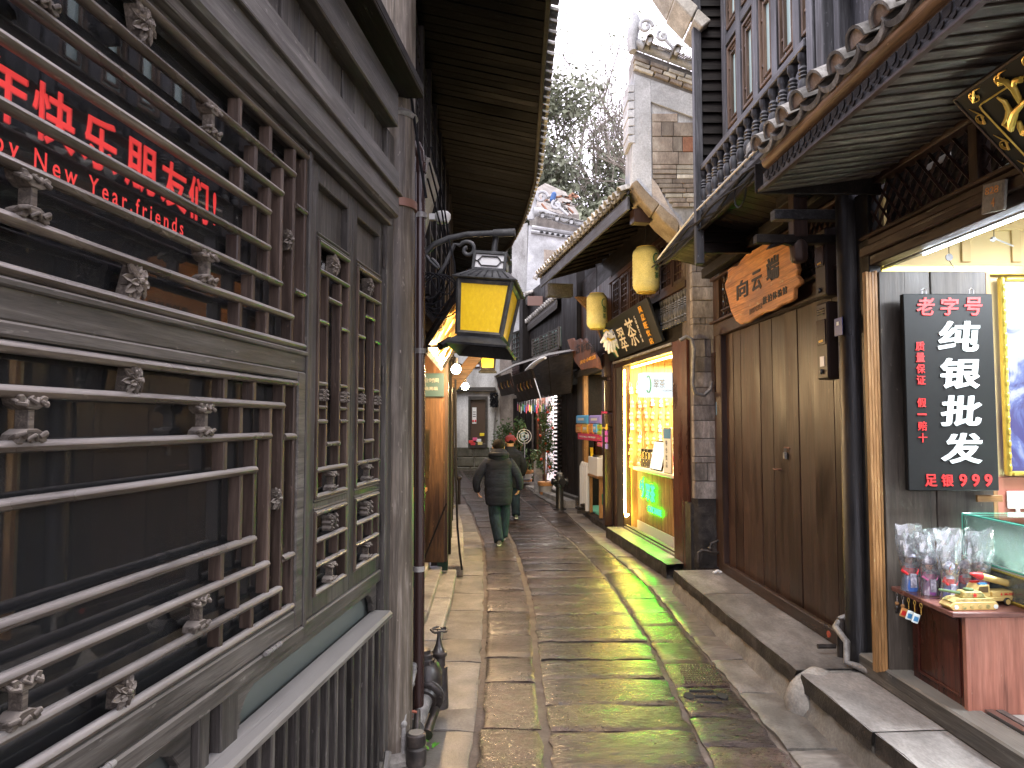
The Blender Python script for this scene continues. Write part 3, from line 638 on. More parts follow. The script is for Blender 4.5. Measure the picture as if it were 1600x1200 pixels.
for k in range(10): MB().box(-.006, .006, -.062, -.056, .372, .395, Matrix.Translation((-.02, -.02, 0)) @ Matrix.Rotation(k * .628, 4, 'Z')).build('cap_rib', M['iron'], wv)
def dirlathe(prof, o, d, n=18):
    mb = MB(); mb.lathe(prof, (0, 0, 0), n); q = Vector((0, 0, 1)).rotation_difference(Vector(d).normalized()); mb.v = [tuple(q @ Vector(v) + Vector(o)) for v in mb.v]; return mb
DV = (-.12, -.95, -.28)
dirlathe([(.098, 0), (.103, .005), (.103, .022), (.098, .027), (.07, .03), (.062, .045)], (0, -.07, .2), DV).build('flange', M['iron'], wv, 0, True)
dirlathe([(.106, -.004), (.106, .002)], (0, -.07, .2), DV).build('flange_ring', M['galv'], wv, 0, True)
for k in range(6):
    q = Vector((0, 0, 1)).rotation_difference(Vector(DV).normalized()); c_ = q @ Vector((.086 * math.cos(k * 1.047), .086 * math.sin(k * 1.047), .022)) + Vector((0, -.07, .2))
    dirlathe([(.011, 0), (.011, .014)], c_, DV, 6).build('bolt', M['iron'], wv)
dirlathe([(.045, 0), (.045, .22), (.05, .22), (.05, .235)], (-.005, -.1, .19), DV).build('main_pipe', M['galv'], wv, 0, True)
dirlathe([(.026, .0), (.026, .2), (.032, .2), (.032, .23)], (.055, -.1, .13), (-.1, -.95, -.2)).build('side_pipe', M['iron'], wv, 0, True)
MB().tube([(.06, .14, .05), (.06, .14, .3)], [.05, .042], 14).build('gate_body', M['iron'], wv, 0, True)
MB().lathe([(.042, .36), (.05, .37), (.05, .39), (.035, .4), (.02, .44), (.012, .48), (.012, .535)], (.05, .12, 0), 14).build('gate_bonnet', M['iron'], wv, 0, True)
MB().tube([(.05 , .12, .3), (.05, .12, .37)], .04, 12).build('gate_neck', M['iron'], wv, 0, True)
mb = MB(); mb.tube([(.05 + .05 * math.cos(k * .3926), .12 + .05 * math.sin(k * .3926), .525 + .005 * math.sin(k * 1.57)) for k in range(17)], .0075, 6)
for k in range(4): mb.tube([(.05, .12, .527), (.05 + .05 * math.cos(k * 1.57), .12 + .05 * math.sin(k * 1.57), .525)], .0055, 5)
mb.build('handwheel', M['iron'], wv, 0, True)
wm = thing('water_meter', 'small dark water meter with thin bent pipes at the foot of the column', 'water meter', (-.545, 3.84, 0))
MB().lathe([(.05, .0), (.055, .02), (.055, .09), (.045, .1), (.052, .11), (.052, .16), (.045, .165)], (.04, .0, 0), 18).build('meter_body', M['iron'], wm, 0, True)
MB().lathe([(.04, .166), (.04, .17), (.0, .171)], (.04, 0, 0), 18).build('meter_dial', plain('dial', (.25, .23, .19), .15), wm, 0, True)
MB().tube([(-.03, .02, .02), (-.035, .03, .2), (-.03, .05, .27), (-.02, .1, .31), (.0, .2, .42), (-.01, .24, .43), (-.08, .24, .43)], .0165, 10).build('bent_pipe', M['galv'], wm, 0, True)
MB().tube([(-.02, .21, 1.0), (-.055, .22, 1.0), (-.06, .23, .9), (-.062, .25, .3)], .011, 8).build('riser_pipe', M['iron'], wm, 0, True)
for p in ((-.035, .03, .2), (-.012, .15, .365), (-.01, .235, .43)): MB().ball(p, .023, 10, 8).build('pipe_joint', M['galv'], wm, 0, True)
MB().tube([(.035, .05, .12), (.02, .2, .2)], .018, 10).build('link_pipe', M['iron'], wm, 0, True)
mb = MB(); mb.tube([(.0, .11, .2), (-.005, .1, .23)], .006, 6); mb.tube([(-.03, .09, .232), (.0, .1, .238), (.03, .1, .232)], .007, 6); mb.build('tap_handle', plain('rusty_red', (.3, .08, .04), .5), wm, 0, True)
wd = thing('weed', 'small bright green weed growing at the water meter', 'weed', (-.455, 4.0, 0)); mb = MB()
for k in range(14):
    a = random.uniform(0, 6.28); r = random.uniform(.015, .045); h = random.uniform(.01, .07); c_ = Vector((math.cos(a) * r, math.sin(a) * r, h)); t_ = Vector((-math.sin(a), math.cos(a), .2)) * .013
    d_ = Vector((math.cos(a), math.sin(a), .5)) * .018
    mb.add([tuple(c_ - d_), tuple(c_ + t_), tuple(c_ + d_), tuple(c_ - t_)], [(0, 1, 2, 3)])
mb.build('leaf', plain('weed_leaf', (.08, .28, .02), .5), wd)

# ============================================================ STREET LANTERNS
def lantern(loc_, s_=1.0, label='', bracket=True, rot=0, parts=True, tilt=0):
    t = thing('street_lantern', label, 'lantern', loc_, rot, rot=(R(tilt), R(-tilt * .8), rot))   # origin: centre of the box's roof
    ge = M['lampm']; H_ = .37; wt, wb = .165, .135   # half widths top / bottom of glazed body
    def ring(z, w_): return [(-w_, -w_, z), (w_, -w_, z), (w_, w_, z), (-w_, w_, z)]
    def frus(mb, z0, w0, z1, w1): return mb.add(ring(z0, w0) + ring(z1, w1), [(0, 1, 2, 3), (4, 5, 6, 7), (0, 1, 5, 4), (1, 2, 6, 5), (2, 3, 7, 6), (3, 0, 4, 7)])
    m1 = MB(); frus(m1, -.045, .2, -.035, .205); frus(m1, -.035, .2, .035, .115); m1.build('lantern_roof', ge, t, .004)
    m1 = MB()
    for s1 in (-1, 1):
        for k in range(7):
            o_ = -.15 + k * .05; a_ = .094 * (o_ / .15) 
            m1.tube([(o_, s1 * .199, -.03), (o_ * .62, s1 * .118, .034)], .005, 5); m1.tube([(s1 * .199, o_, -.03), (s1 * .118, o_ * .62, .034)], .005, 5)
    if parts: m1.build('roof_rib', ge, t)['kind'] = 'stuff'
    for sx in (-1, 1):
        for sy in (-1, 1): MB().tube([(sx * wb, sy * wb, -.385), (sx * wt, sy * wt, -.045)], .0165, 4, up=(1, 0, 0)).build('corner_bar', ge, t)
    for (a, b_) in (((-1, -1), (1, -1)), ((1, -1), (1, 1)), ((1, 1), (-1, 1)), ((-1, 1), (-1, -1))):
        MB().tube([(a[0] * wb, a[1] * wb, -.38), (b_[0] * wb, b_[1] * wb, -.38)], .018, 4).build('frame_bar', ge, t); MB().tube([(a[0] * wt, a[1] * wt, -.055), (b_[0] * wt, b_[1] * wt, -.055)], .016, 4).build('frame_bar', ge, t)
    m4 = MB()   # flared skirt
    o = [(-1, -1), (1, -1), (1, 1), (-1, 1)]; w0, w1 = .135, .195
    vs = [(a * w0, b_ * w0, -.395) for a, b_ in o] + [(a * w1, b_ * w1, -.45) for a, b_ in o] + [(a * w0 * .93, b_ * w0 * .93, -.4) for a, b_ in o] + [(a * w1 * .96, b_ * w1 * .96, -.462) for a, b_ in o]
    fs = []
    for k in range(4): k2 = (k + 1) % 4; fs += [(k, k2, 4 + k2, 4 + k), (8 + k, 8 + k2, 12 + k2, 12 + k), (4 + k, 4 + k2, 12 + k2, 12 + k), (k, k2, 8 + k2, 8 + k)]
    m4.add(vs, fs).build('lantern_skirt', ge, t)
    for k, (a, b_) in enumerate(((0, -1), (1, 0), (0, 1), (-1, 0))):
        q0, q1 = wb * .985, wt * .985
        if a == 0: vs = [(-q0, b_ * q0, -.37), (q0, b_ * q0, -.37), (q1, b_ * q1, -.06), (-q1, b_ * q1, -.06)]
        else: vs = [(a * q0, -q0, -.37), (a * q0, q0, -.37), (a * q1, q1, -.06), (a * q1, -q1, -.06)]
        MB().add(vs, [(0, 1, 2, 3)]).build('yellow_panel', M['yel'], t)
    MB().add([(-.12, -.12, -.375), (.12, -.12, -.375), (.12, .12, -.375), (-.12, .12, -.375)], [(0, 1, 2, 3)]).build('yellow_base_panel', M['yel2'], t)
    hd = MB()
    for z0, z1 in ((.035, .055), (.145, .165)): frus(hd, z0, .108, z1, .108)
    for sx in (-1, 1):
        for sy in (-1, 1): hd.box(sx * .1 - .009, sx * .1 + .009, sy * .1 - .009, sy * .1 + .009, .05, .15)
    hd = hd.build('lantern_head', ge, t, .002)
    MB().box(-.094, .094, -.094, .094, .056, .144).build('white_panel', M['white'], hd)
    for k in range(4):
        c_, s1 = math.cos(k * math.pi / 2), math.sin(k * math.pi / 2); f = MB(); pts = [(-.075, 0), (-.05, .03), (.05, .03), (.075, 0), (.05, -.03), (-.05, -.03), (-.075, 0)]
        f.tube([(c_ * x_ - s1 * -.1, s1 * x_ + c_ * -.1, .1 + z_) for x_, z_ in pts], .0045, 5); f.tube([(c_ * -.094 - s1 * -.1, s1 * -.094 + c_ * -.1, .1), (c_ * -.075 - s1 * -.1, s1 * -.075 + c_ * -.1, .1)], .004, 5); f.tube([(c_ * .075 - s1 * -.1, s1 * .075 + c_ * -.1, .1), (c_ * .094 - s1 * -.1, s1 * .094 + c_ * -.1, .1)], .004, 5); f.build('hexagon_fret', ge, hd)
    MB().lathe([(.04, .165), (.02, .18), (.02, .3)], (0, 0, 0), 10).build('hanger', ge, t, 0, True)
    if bracket:
        L_ = -.43
        MB().tube([(L_, 0, .2), (L_ + .06, 0, .255), (L_ + .16, 0, .29), (-.15, 0, .31), (.08, 0, .31)], [.02] * 5, 12).build('bracket_arm', ge, t, 0, True)
        MB().tube([(.02, 0, .31), (.16, 0, .31)], .026, 12).build('arm_sleeve', ge, t, 0, True)
        sp = [(-.12 + .06 * (1 - i / 22) * math.cos(2.6 - i * .42) - .03, 0, .21 + .06 * (1 - i / 22) * math.sin(2.6 - i * .42)) for i in range(18)][::-1]
        MB().tube(sp + [(-.235, 0, .25), (-.29, 0, .13), (-.34, 0, .05), (L_ + .02, 0, .03), (L_, 0, .04)], .0135, 8).build('bracket_scroll', ge, t, 0, True)
        MB().tube([(L_ + .055 - .055 * (1 - i / 20) * math.cos(i * .42), 0, .14 + .06 * (1 - i / 20) * math.sin(1.2 - i * .42)) for i in range(16)], .011, 8).build('bracket_scroll', ge, t, 0, True)
        MB().box(L_ - .015, L_, -.03, .03, -.02, .3).build('wall_plate', ge, t, .003)
    if tilt:
        inv = t.rotation_euler.to_matrix().to_4x4().inverted() @ Matrix.Rotation(rot, 4, 'Z')
        for ch in t.children:
            if ch.name.split('.')[0] in ('bracket_arm', 'arm_sleeve', 'bracket_scroll', 'wall_plate'): ch.matrix_parent_inverse = inv
    t.scale = (s_,) * 3
    return t
m, nt, b = nmat('yellow_acrylic'); v, _ = coords(nt, (1, 1, .5)); n1 = noisen(nt, v, 60, 4, .75)
nt.links.new(ramp(nt, n1, [(.35, (.85, .52, .0)), (.62, (.95, .62, .0)), (.75, (.9, .7, .2))]), b.inputs['Base Color']); b.inputs['Roughness'].default_value = .4
b.inputs['Transmission Weight'].default_value = .0; b.inputs['Subsurface Weight'].default_value = 0
M['yel'] = m
M['yel2'] = plain('orange_acrylic', (.85, .35, .01), .4)
lantern((-.135, 4.4, 2.68), .98, 'large yellow street lantern on a scrolled iron bracket beside the downpipe', rot=R(-9), tilt=-7)
l2 = lantern((-.41, 12, 3.0), .78, 'small distant yellow lantern hanging beyond the large one', bracket=False)
MB().tube([(0, 0, .3), (0, 0, .62)], .008, 6).build('hanging_rod', M['lampm'], l2); MB().tube([(-.7, 0, .62), (.08, 0, .62)], .016, 6).build('bracket_arm', M['lampm'], l2)
mb = MB()
for j in range(5):
    r = .07 + .012 * j; mb.tube([(-.52 + .02 * j + r * 1.1 * math.sin(k * .5) * (.9 if k % 2 else 1), 4.35 + .02 * j, 2.72 - r * 1.1 + r * 1.2 * math.cos(k * .5)) for k in range(14)], .0045, 5)
mb.tube([(-.52, 4.37, 2.72), (-.47, 4.37, 2.62), (-.4, 4.37, 2.59), (-.35, 4.39, 2.66), (-.36, 4.4, 2.8), (-.4, 4.42, 2.95)], .005, 5)
tag(mb.build('coiled_wire', M['rubber'], None, 0, True), 'tangle of black wires coiled below the lantern bracket', 'wires')

# ============================================================ LEFT ROW BEYOND THE COLUMN
def xw(y): return lerp([(4.1, -.62), (8, -.74), (9.2, -.8), (15.6, -1.28), (18, -1.8), (24, -3.6)], y)   # wall line
def xe(y): return lerp([(-4, .2), (4.2, .25), (8, .28), (9.5, .18), (11, 0), (12.3, -.36), (17, -1.25), (22, -2.6)], y)   # eave line
LR = thing('timber_house_row', 'dark timber house beyond the column with deep boarded eaves over the lane', 'house', (0, 0, 0))
def poly3(name, mat, par, vs, fs=None, bev=0, th=None): return MB().add(vs, fs or [tuple(range(len(vs)))]).build(name, M[mat], par, bev)
# soffit boards
y = 4.02; i = 0
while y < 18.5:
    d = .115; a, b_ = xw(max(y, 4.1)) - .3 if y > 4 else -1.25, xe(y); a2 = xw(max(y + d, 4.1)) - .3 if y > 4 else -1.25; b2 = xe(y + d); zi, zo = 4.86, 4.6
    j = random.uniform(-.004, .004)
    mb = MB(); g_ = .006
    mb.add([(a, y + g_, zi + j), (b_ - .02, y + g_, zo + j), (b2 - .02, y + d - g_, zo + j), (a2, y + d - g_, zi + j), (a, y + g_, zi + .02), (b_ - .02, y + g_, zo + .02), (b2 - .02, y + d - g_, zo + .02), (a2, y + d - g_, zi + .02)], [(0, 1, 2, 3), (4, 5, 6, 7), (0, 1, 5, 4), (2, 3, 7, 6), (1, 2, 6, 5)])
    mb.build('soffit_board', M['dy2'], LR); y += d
ys = [4.0 + .5 * k for k in range(30)]
vs = []; fs = []
for k, y in enumerate(ys):
    e = xe(y); vs += [(e - .03, y, 4.55), (e, y, 4.55), (e, y, 4.68), (e - .03, y, 4.68)]
    if k: q = 4 * k; fs += [(q - 4 + t, q - 4 + (t + 1) % 4, q + (t + 1) % 4, q + t) for t in range(4)]
MB().add(vs, fs).build('eave_fascia', M['dx'], LR)
vs = []; fs = []
for k, y in enumerate(ys):
    e = xe(y); vs += [(e + .02, y, 4.71), (-2.6, y, 5.9), (-2.6, y, 5.4), (e - .04, y, 4.665)]
    if k: q = 4 * k; fs += [(q - 4 + t, q - 4 + (t + 1) % 4, q + (t + 1) % 4, q + t) for t in range(4)]
fs += [(0, 1, 2, 3)]
MB().add(vs, fs).build('roof', M['tile'], LR)
tm = MB(); pts = [(.055 * math.cos(R(a)), .055 * math.sin(R(a)) * .8) for a in range(0, 181, 30)]
tm.prism(pts + [(.042 * math.cos(R(a)), .042 * math.sin(R(a)) * .8) for a in range(180, -1, -30)], -.06, .1, 'yz')
et = tm.build('eave_tile', M['tile'], LR, 0); y = 4.1; first = True
while y < 18:
    o = et if first else inst(et, LR); first = False; o.location = (xe(y) - .03, y, 4.69 + random.uniform(-.006, .006)); o.rotation_euler = (0, R(14), 0); y += .15
# upper wall panels with lattice windows
y = 4.12
def seg(name, mat, par, y0, y1, z0, z1, o0=0, th=.05, bev=.003, lab=None):
    """a board standing on the left wall line, its face o0 out from it"""
    a, b_ = xw(y0) + o0, xw(y1) + o0
    vs = [(a, y0, z0), (b_, y1, z0), (b_, y1, z1), (a, y0, z1), (a - th, y0, z0), (b_ - th, y1, z0), (b_ - th, y1, z1), (a - th, y0, z1)]
    return MB().add(vs, [(0, 1, 2, 3), (4, 5, 6, 7), (0, 1, 5, 4), (2, 3, 7, 6), (0, 3, 7, 4), (1, 2, 6, 5)]).build(name, M[mat], par, bev, label=lab)
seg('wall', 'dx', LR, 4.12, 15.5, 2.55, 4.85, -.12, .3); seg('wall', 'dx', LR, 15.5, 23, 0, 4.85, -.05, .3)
for z0, z1 in ((2.55, 2.8), (3.25, 3.34), (4.5, 4.62)): seg('wall_rail', 'dx', LR, 4.12, 15.5, z0, z1, .0, .1)
k = 0; y = 4.25
while y < 14:
    d = .62; seg('wall_post', 'dz', LR, y, y + .09, 2.8, 4.6, .02, .1)
    wf = seg('lattice_window', 'dx', LR, y + .1, y + d - .02, 3.36, 3.4, .0, .04)
    for zz in (3.55, 3.7, 3.95, 4.1, 4.3, 4.45): seg('lattice_bar', 'dx', wf, y + .12, y + d - .02, zz, zz + .02, .0, .03, 0)
    for q in range(4): seg('lattice_bar', 'dx', wf, y + .17 + q * .11, y + .19 + q * .11, 3.4, 4.48, .0, .03, 0)
    for q in range(3): seg('wall_plank', 'dz', LR, y + .1 + q * .17, y + .26 + q * .17, 2.82, 3.24, -.03, .03)
    y += d; k += 1
# lower shops: posts, doors, recessed bay with steps
for (a, b_, z0, mt) in ((8.02, 8.14, .25, 'bz'), (8.16, 8.24, .12, 'greenw'), (9.1, 9.22, .1, 'dz'), (9.26, 9.34, .1, 'greenw'), (10.4, 10.6, .1, 'bz'), (12.2, 12.4, .1, 'dz'), (13.8, 14.0, .12, 'bz'), (15.3, 15.5, .2, 'dz')):
    if mt == 'greenw' and mt not in M: M[mt] = wood('green_painted_wood', (.01, .035, .018), (.02, .07, .035), (.05, .11, .06), 'z', rough=.5)
    seg('door_post', mt, LR, a, b_, z0, 2.6, .02, .12, .005)
seg('lower_wall', 'bz', LR, 8.3, 15.5, .1, 2.6, -.08, .1)
yy = 8.3
while yy < 15.4: seg('shop_plank', 'bz', LR, yy, yy + .19, .14, 2.55, -.06, .03); yy += .2
side = MB()
for k in range(3): MB().box(-1.62 + k * .29, -1.335 + k * .29, 7.97, 8.0, .25, 2.6).build('side_plank', M['sidew'] if 'sidew' in M else M.setdefault('sidew', wood('warm_side_planks', (.035, .017, .008), (.075, .036, .017), (.13, .068, .03), 'z', rough=.4, sc_=.7)), LR, .003)
MB().add([(-1.0, 7.965, .25), (-.98, 7.965, .25), (-.72, 7.965, .9), (-.74, 7.965, .9)], [(0, 1, 2, 3)]).build('brace', M['dz'], LR)
MB().box(-2.2, -2.1, 4.2, 8, 0, 2.7).build('bay_back_wall', M['bz'], LR); MB().box(-2.2, -.62, 4.2, 8, 2.58, 2.64).build('bay_ceiling', M['dx'], LR)
MB().box(-1.5, -.92, 7.93, 7.96, 1.18, 1.72).build('clear_box', M['glassc'], LR, .003)
for k in range(3): MB().box(-1.35 + k * .14, -1.26 + k * .14, 7.92, 7.95, 1.25 + .14 * (k % 2), 1.29 + .14 * (k % 2)).build('price_tag', M['white'], LR)
nb = thing('notice_plate', 'small dark blue notice plate on the wood under the left spotlights', 'notice', (-.93, 7.94, 2.22)); MB().box(-.17, .17, 0, .015, -.13, .13).build('plate', plain('dark_teal', (.015, .04, .05), .4), nb)
text('营业时间', M['galv'], nb, (0, -.002, .05), (1, 0, 0), (0, 0, 1), .22, .05, .002); text('OPEN DAILY' if False else '欢迎光临', M['galv'], nb, (0, -.002, -.04), (1, 0, 0), (0, 0, 1), .2, .04, .002)
ct = thing('green_counter', 'green counter edge beside the steps behind the downpipe', 'counter', (-1.35, 6.7, .25)); MB().box(0, .42, -.9, .9, 0, .82).build('counter_body', M['green'], ct, .006); MB().box(-.02, .45, -.92, .92, .82, .86).build('counter_top', M['tan'], ct, .004)
def lsteps(name, label, y0, y1, o0, z, n_, mat='conc'):
    t = thing(name, label, 'stone step'); yy = y0; d = (y1 - y0) / n_
    for k in range(n_):
        a, b_ = lerp(XL, yy) + o0, lerp(XL, yy + d - .01) + o0; zr = ramp_z(yy)
        vs = [(a, yy, 0), (b_, yy + d - .01, 0), (b_, yy + d - .01, z + zr), (a, yy, z + zr), (a - 1.2, yy, 0), (b_ - 1.2, yy + d - .01, 0), (b_ - 1.2, yy + d - .01, z + zr), (a - 1.2, yy, z + zr)]
        MB().add(vs, [(0, 1, 2, 3), (4, 5, 6, 7), (0, 1, 5, 4), (2, 3, 7, 6), (0, 3, 7, 4), (1, 2, 6, 5)]).build('step_slab', M[mat], t, .012); yy += d
lsteps('stone_step', 'lowest cement step along the left shops behind the water valve', 4.3, 8.35, .0, .1, 3)
lsteps('stone_step', 'middle grey step inside the left shop bay', 4.3, 8.2, -.16, .17, 2, 'step'); lsteps('stone_step', 'upper grey step at the floor of the left shop bay', 4.3, 8.1, -.3, .25, 2, 'conc')
lsteps('stone_step', 'low cement kerb along the farther left shops', 8.4, 15.5, .08, .13, 5)
# slanted lit signboard, spotlights, bulbs
sb = thing('slanted_signboard', 'carved wooden signboard leaning out over the left shop, lit gold from below', 'signboard', (0, 0, 0))
A_, B_, C_, D_ = Vector((-.66, 5.25, 2.36)), Vector((-.31, 5.25, 2.93)), Vector((-.4, 7.4, 2.93)), Vector((-.74, 7.4, 2.36))
nrm = (B_ - A_).cross(D_ - A_).normalized(); nrm = -nrm if nrm.z > 0 else nrm
def plate(name, mat, par, q, th, bev=.004): return MB().add([tuple(p) for p in q] + [tuple(p - nrm * th) for p in q], [(0, 1, 2, 3), (4, 5, 6, 7), (0, 1, 5, 4), (1, 2, 6, 5), (2, 3, 7, 6), (3, 0, 4, 7)]).build(name, mat, par, bev)
plate('board', M['tan'], sb, [A_, B_, C_, D_], .03)
for p, q in ((A_, B_), (B_, C_), (D_, C_), (A_, D_)): MB().tube([p, q], .028, 4).build('frame_bar', M['dx'], sb)
up_ = (B_ - A_).normalized(); rt = (D_ - A_).normalized()
for k in range(5):
    mb = MB(); o = A_ + rt * (.35 + k * .38) + up_ * .33 + nrm * .012
    for j in range(5):
        c_ = o + rt * random.uniform(-.13, .13) + up_ * random.uniform(-.2, .2); dd = (rt * random.uniform(-1, 1) + up_ * random.uniform(-1, 1)).normalized() * random.uniform(.06, .15)
        mb.tube([tuple(c_ - dd), tuple(c_ + dd * .2 + rt * .02), tuple(c_ + dd)], [.006, .016, .004], 5)
    mb.build('carved_character', plain('gilded_%d' % k, (.55, .36, .1), .3, .4), sb, 0, True)
sb2 = thing('hanging_board', 'second narrow wooden board hanging beyond the lit signboard', 'signboard', (-.5, 9.6, 2.55)); MB().box(-.16, .0, -.02, .02, -.4, .35, Matrix.Rotation(R(38), 4, 'Y')).build('board', M['tan'], sb2, .004)
def spot(p, d, label):
    t = thing('spotlight', label, 'spotlight', p); d = Vector(d).normalized()
    MB().tube([(0, 0, 0), tuple(d * .12)], [.03, .036], 12).build('lamp_head', M['black'], t, 0, True); MB().tube([(0, 0, 0), (-.09, 0, 0)], .01, 6).build('arm', M['black'], t); MB().box(-.12, -.09, -.03, .03, -.05, .05).build('bracket', M['black'], t)
    MB().tube([tuple(d * .121), tuple(d * .123)], .032, 12).build('lens', M['bulb'], t); return t
spot((-.54, 5.3, 2.37), (.5, .6, .35), 'black spotlight shining up at the slanted signboard')
for (p, e, r, lab) in (((-.6, 7.6, 2.37), 44, .052, 'nearer glaring bulb under the left signboard'), ((-.72, 10.9, 2.35), 34, .055, 'farther glaring bulb of the two on the left'), ((-.7, 9.9, 2.5), 6, .035, 'small bulb between the two glaring bulbs')):
    t = thing('bulb_lamp', lab, 'lamp', p); MB().ball((0, 0, 0), r, 14, 10).build('bulb', M['bulb'], t, 0, True); MB().tube([(0, 0, r), (0, 0, r + .07)], .022, 10).build('socket', M['black'], t); MB().tube([(0, 0, r + .07), (-.1, 0, r + .12)], .008, 6).build('arm', M['black'], t)
    L_ = bpy.data.lights.new('lamp_light', 'POINT'); L_.energy = e; L_.color = (1, .66, .33); L_.shadow_soft_size = .07; lo = bpy.data.objects.new('lamp_light', L_); col.objects.link(lo); lo.parent = t; lo.location = (.08, -.03, -.02)
L_ = bpy.data.lights.new('spot_light', 'SPOT'); L_.energy = 60; L_.color = (1, .72, .3); L_.spot_size = R(110); L_.shadow_soft_size = .03; lo = bpy.data.objects.new('spot_light', L_); col.objects.link(lo); lo.location = (-.44, 5.5, 2.32)
lo.rotation_euler = (Vector((-.02, .95, .45))).to_track_quat('-Z', 'Y').to_euler()
# tilted pale board, junction box, cables
tb = thing('tilted_board', 'pale weathered board hanging askew on the wall behind the downpipe', 'board', (-.66, 5.0, 3.3)); MB().box(0, .03, -.3, .3, -.4, .3, Matrix.Rotation(R(16), 4, 'Y')).build('board', M['conc'], tb, .004); MB().box(-.03, 0, -.33, .33, -.1, .3, Matrix.Rotation(R(16), 4, 'Y')).build('backing', M['bz'], tb)
jb = thing('junction_box', 'round white camera housing above the lantern bracket', 'camera', (-.47, 4.75, 3.18)); MB().lathe([(.0, -.03), (.04, -.03), (.055, 0), (.055, .03), (.04, .045)], n=14).build('housing', M['white'], jb, 0, True); MB().box(-.09, 0, -.02, .02, -.01, .03).build('bracket', M['white'], jb)
mb = MB()
for j in range(3): mb.tube([(-.5 - .01 * j, 4.3, 3.5 - .1 * j), (-.46, 4.6, 3.3 - .12 * j), (-.42, 4.75, 3.0 - .12 * j), (-.48, 4.8, 2.75 - .05 * j), (-.56, 4.9, 2.6)], .006, 5)
tag(mb.build('hanging_cable', M['rubber'], None, 0, True), 'looping black cables hanging on the wall behind the lantern arm', 'cables')
mb = MB().tube([(-.66, 8.28, 2.3), (-.65, 8.28, 1.2), (-.63, 8.27, .6), (-.6, 8.25, .3), (-.57, 8.2, .12)], .014, 6); tag(mb.build('rubber_hose', M['rubber'], None, 0, True), 'black hose hanging down the green post to the kerb', 'hose')
bo = thing('small_bollard', 'short dark iron post at the left kerb beyond the shops', 'bollard', (-1.1, 14.9, ramp_z(14.9) + .02)); MB().tube([(0, 0, 0), (0, 0, .5)], .03, 8).build('post', M['iron'], bo); MB().ball((0, 0, .55), .06, 10, 8).build('knob', M['iron'], bo)
# ============================================================ RIGHT: CLOSED PLANK HOUSE WITH BALCONY
RH = thing('balcony_house', 'dark timber house on the right with closed plank shutters and a balustraded balcony above', 'house', RW.loc, RW.rz)
def rb_(name, mat, *b_, parent=None, bev=.004, label=None): return box(name, M[mat], parent or RH, *b_, bev=bev, label=label)
SH = rb_('plank_shutter', 'bx', .08, 2.63, .0, .045, .24, .345, bev=.008)
ub = [2.6, 2.39, 2.187, 1.93, 1.669, 1.394, 1.111, .864, .591, .263, .09]
for a, b_ in zip(ub, ub[1:]): rb_('plank', 'bz', b_ + .0035, a - .0035, -.055, -.025 + random.uniform(-.005, .005), .25, 2.72, parent=SH, bev=.003)
rb_('jamb', 'bz', 2.6, 2.76, -.06, .04, .24, 2.86, bev=.006); rb_('jamb', 'bz', .02, .09, -.06, .02, .24, 2.86, bev=.006)
rb_('lintel', 'bx', -.02, 2.8, -.06, .045, 2.72, 2.86, bev=.008); rb_('lintel_moulding', 'bx', -.02, 2.86, -.02, .075, 2.862, 2.89, bev=.006)
rb_('backing', 'dx', 0, 2.9, -.2, -.1, .2, 3.5); rb_('wall_board', 'bz', 2.76, 2.95, -.05, .0, .24, 3.4)
def clip(p, q, x0, x1, y0, y1):
    t0, t1 = 0.0, 1.0; dx, dy = q[0] - p[0], q[1] - p[1]
    for a, b_ in ((-dx, p[0] - x0), (dx, x1 - p[0]), (-dy, p[1] - y0), (dy, y1 - p[1])):
        if abs(a) < 1e-9:
            if b_ < 0: return None
        else:
            r = b_ / a
            if a < 0: t0 = max(t0, r)
            else: t1 = min(t1, r)
    if t0 >= t1: return None
    return (p[0] + dx * t0, p[1] + dy * t0), (p[0] + dx * t1, p[1] + dy * t1)
def diamonds(par, mat, u0, u1, z0, z1, pitch, slope, n0=.0, wd=.012, sg=1, name='lattice_slat'):
    H_ = z1 - z0; dx = H_ / slope; k = -int(dx / pitch) - 1
    while u0 + k * pitch < u1 + dx:
        for d_ in (1, -1):
            base = u0 + k * pitch
            c = clip((base, z0), (base + d_ * dx, z1), u0, u1, z0, z1)
            if c and (abs(c[0][1] - c[1][1]) > .03):
                n_ = n0 + (.008 if d_ > 0 else 0)
                MB(sg).tube([(c[0][0], n_, c[0][1]), (c[1][0], n_, c[1][1])], (wd) if False else wd * .75, 4).build(name, mat, par)
        k += 1
TL = rb_('transom_lattice', 'bx', .1, 2.6, -.03, .03, 2.97, 2.99); TL.location.z = 0
diamonds(TL, M['bx'], .1, 2.6, 2.89, 3.34, .085, 1.5, .0, .014)
rb_('transom_rail', 'bx', .0, 2.9, -.04, .05, 3.34, 3.44, bev=.006)
# shaded soffit under the balcony
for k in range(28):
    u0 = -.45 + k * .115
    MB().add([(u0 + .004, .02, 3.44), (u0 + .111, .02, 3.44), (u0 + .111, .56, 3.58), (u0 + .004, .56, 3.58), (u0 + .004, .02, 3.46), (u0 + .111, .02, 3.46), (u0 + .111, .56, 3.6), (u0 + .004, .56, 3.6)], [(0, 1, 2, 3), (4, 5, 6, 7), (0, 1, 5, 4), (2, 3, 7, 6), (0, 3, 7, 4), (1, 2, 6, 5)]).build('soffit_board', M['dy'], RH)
rb_('balcony_fascia', 'dx', -3.2, 2.75, .56, .6, 3.5, 3.64, bev=.005); rb_('balcony_fascia', 'dx', 1.4, 2.75, .52, .56, 3.64, 3.72)
rb_('corner_beam', 'dx', -.35, 2.7, .1, .2, 3.34, 3.44)
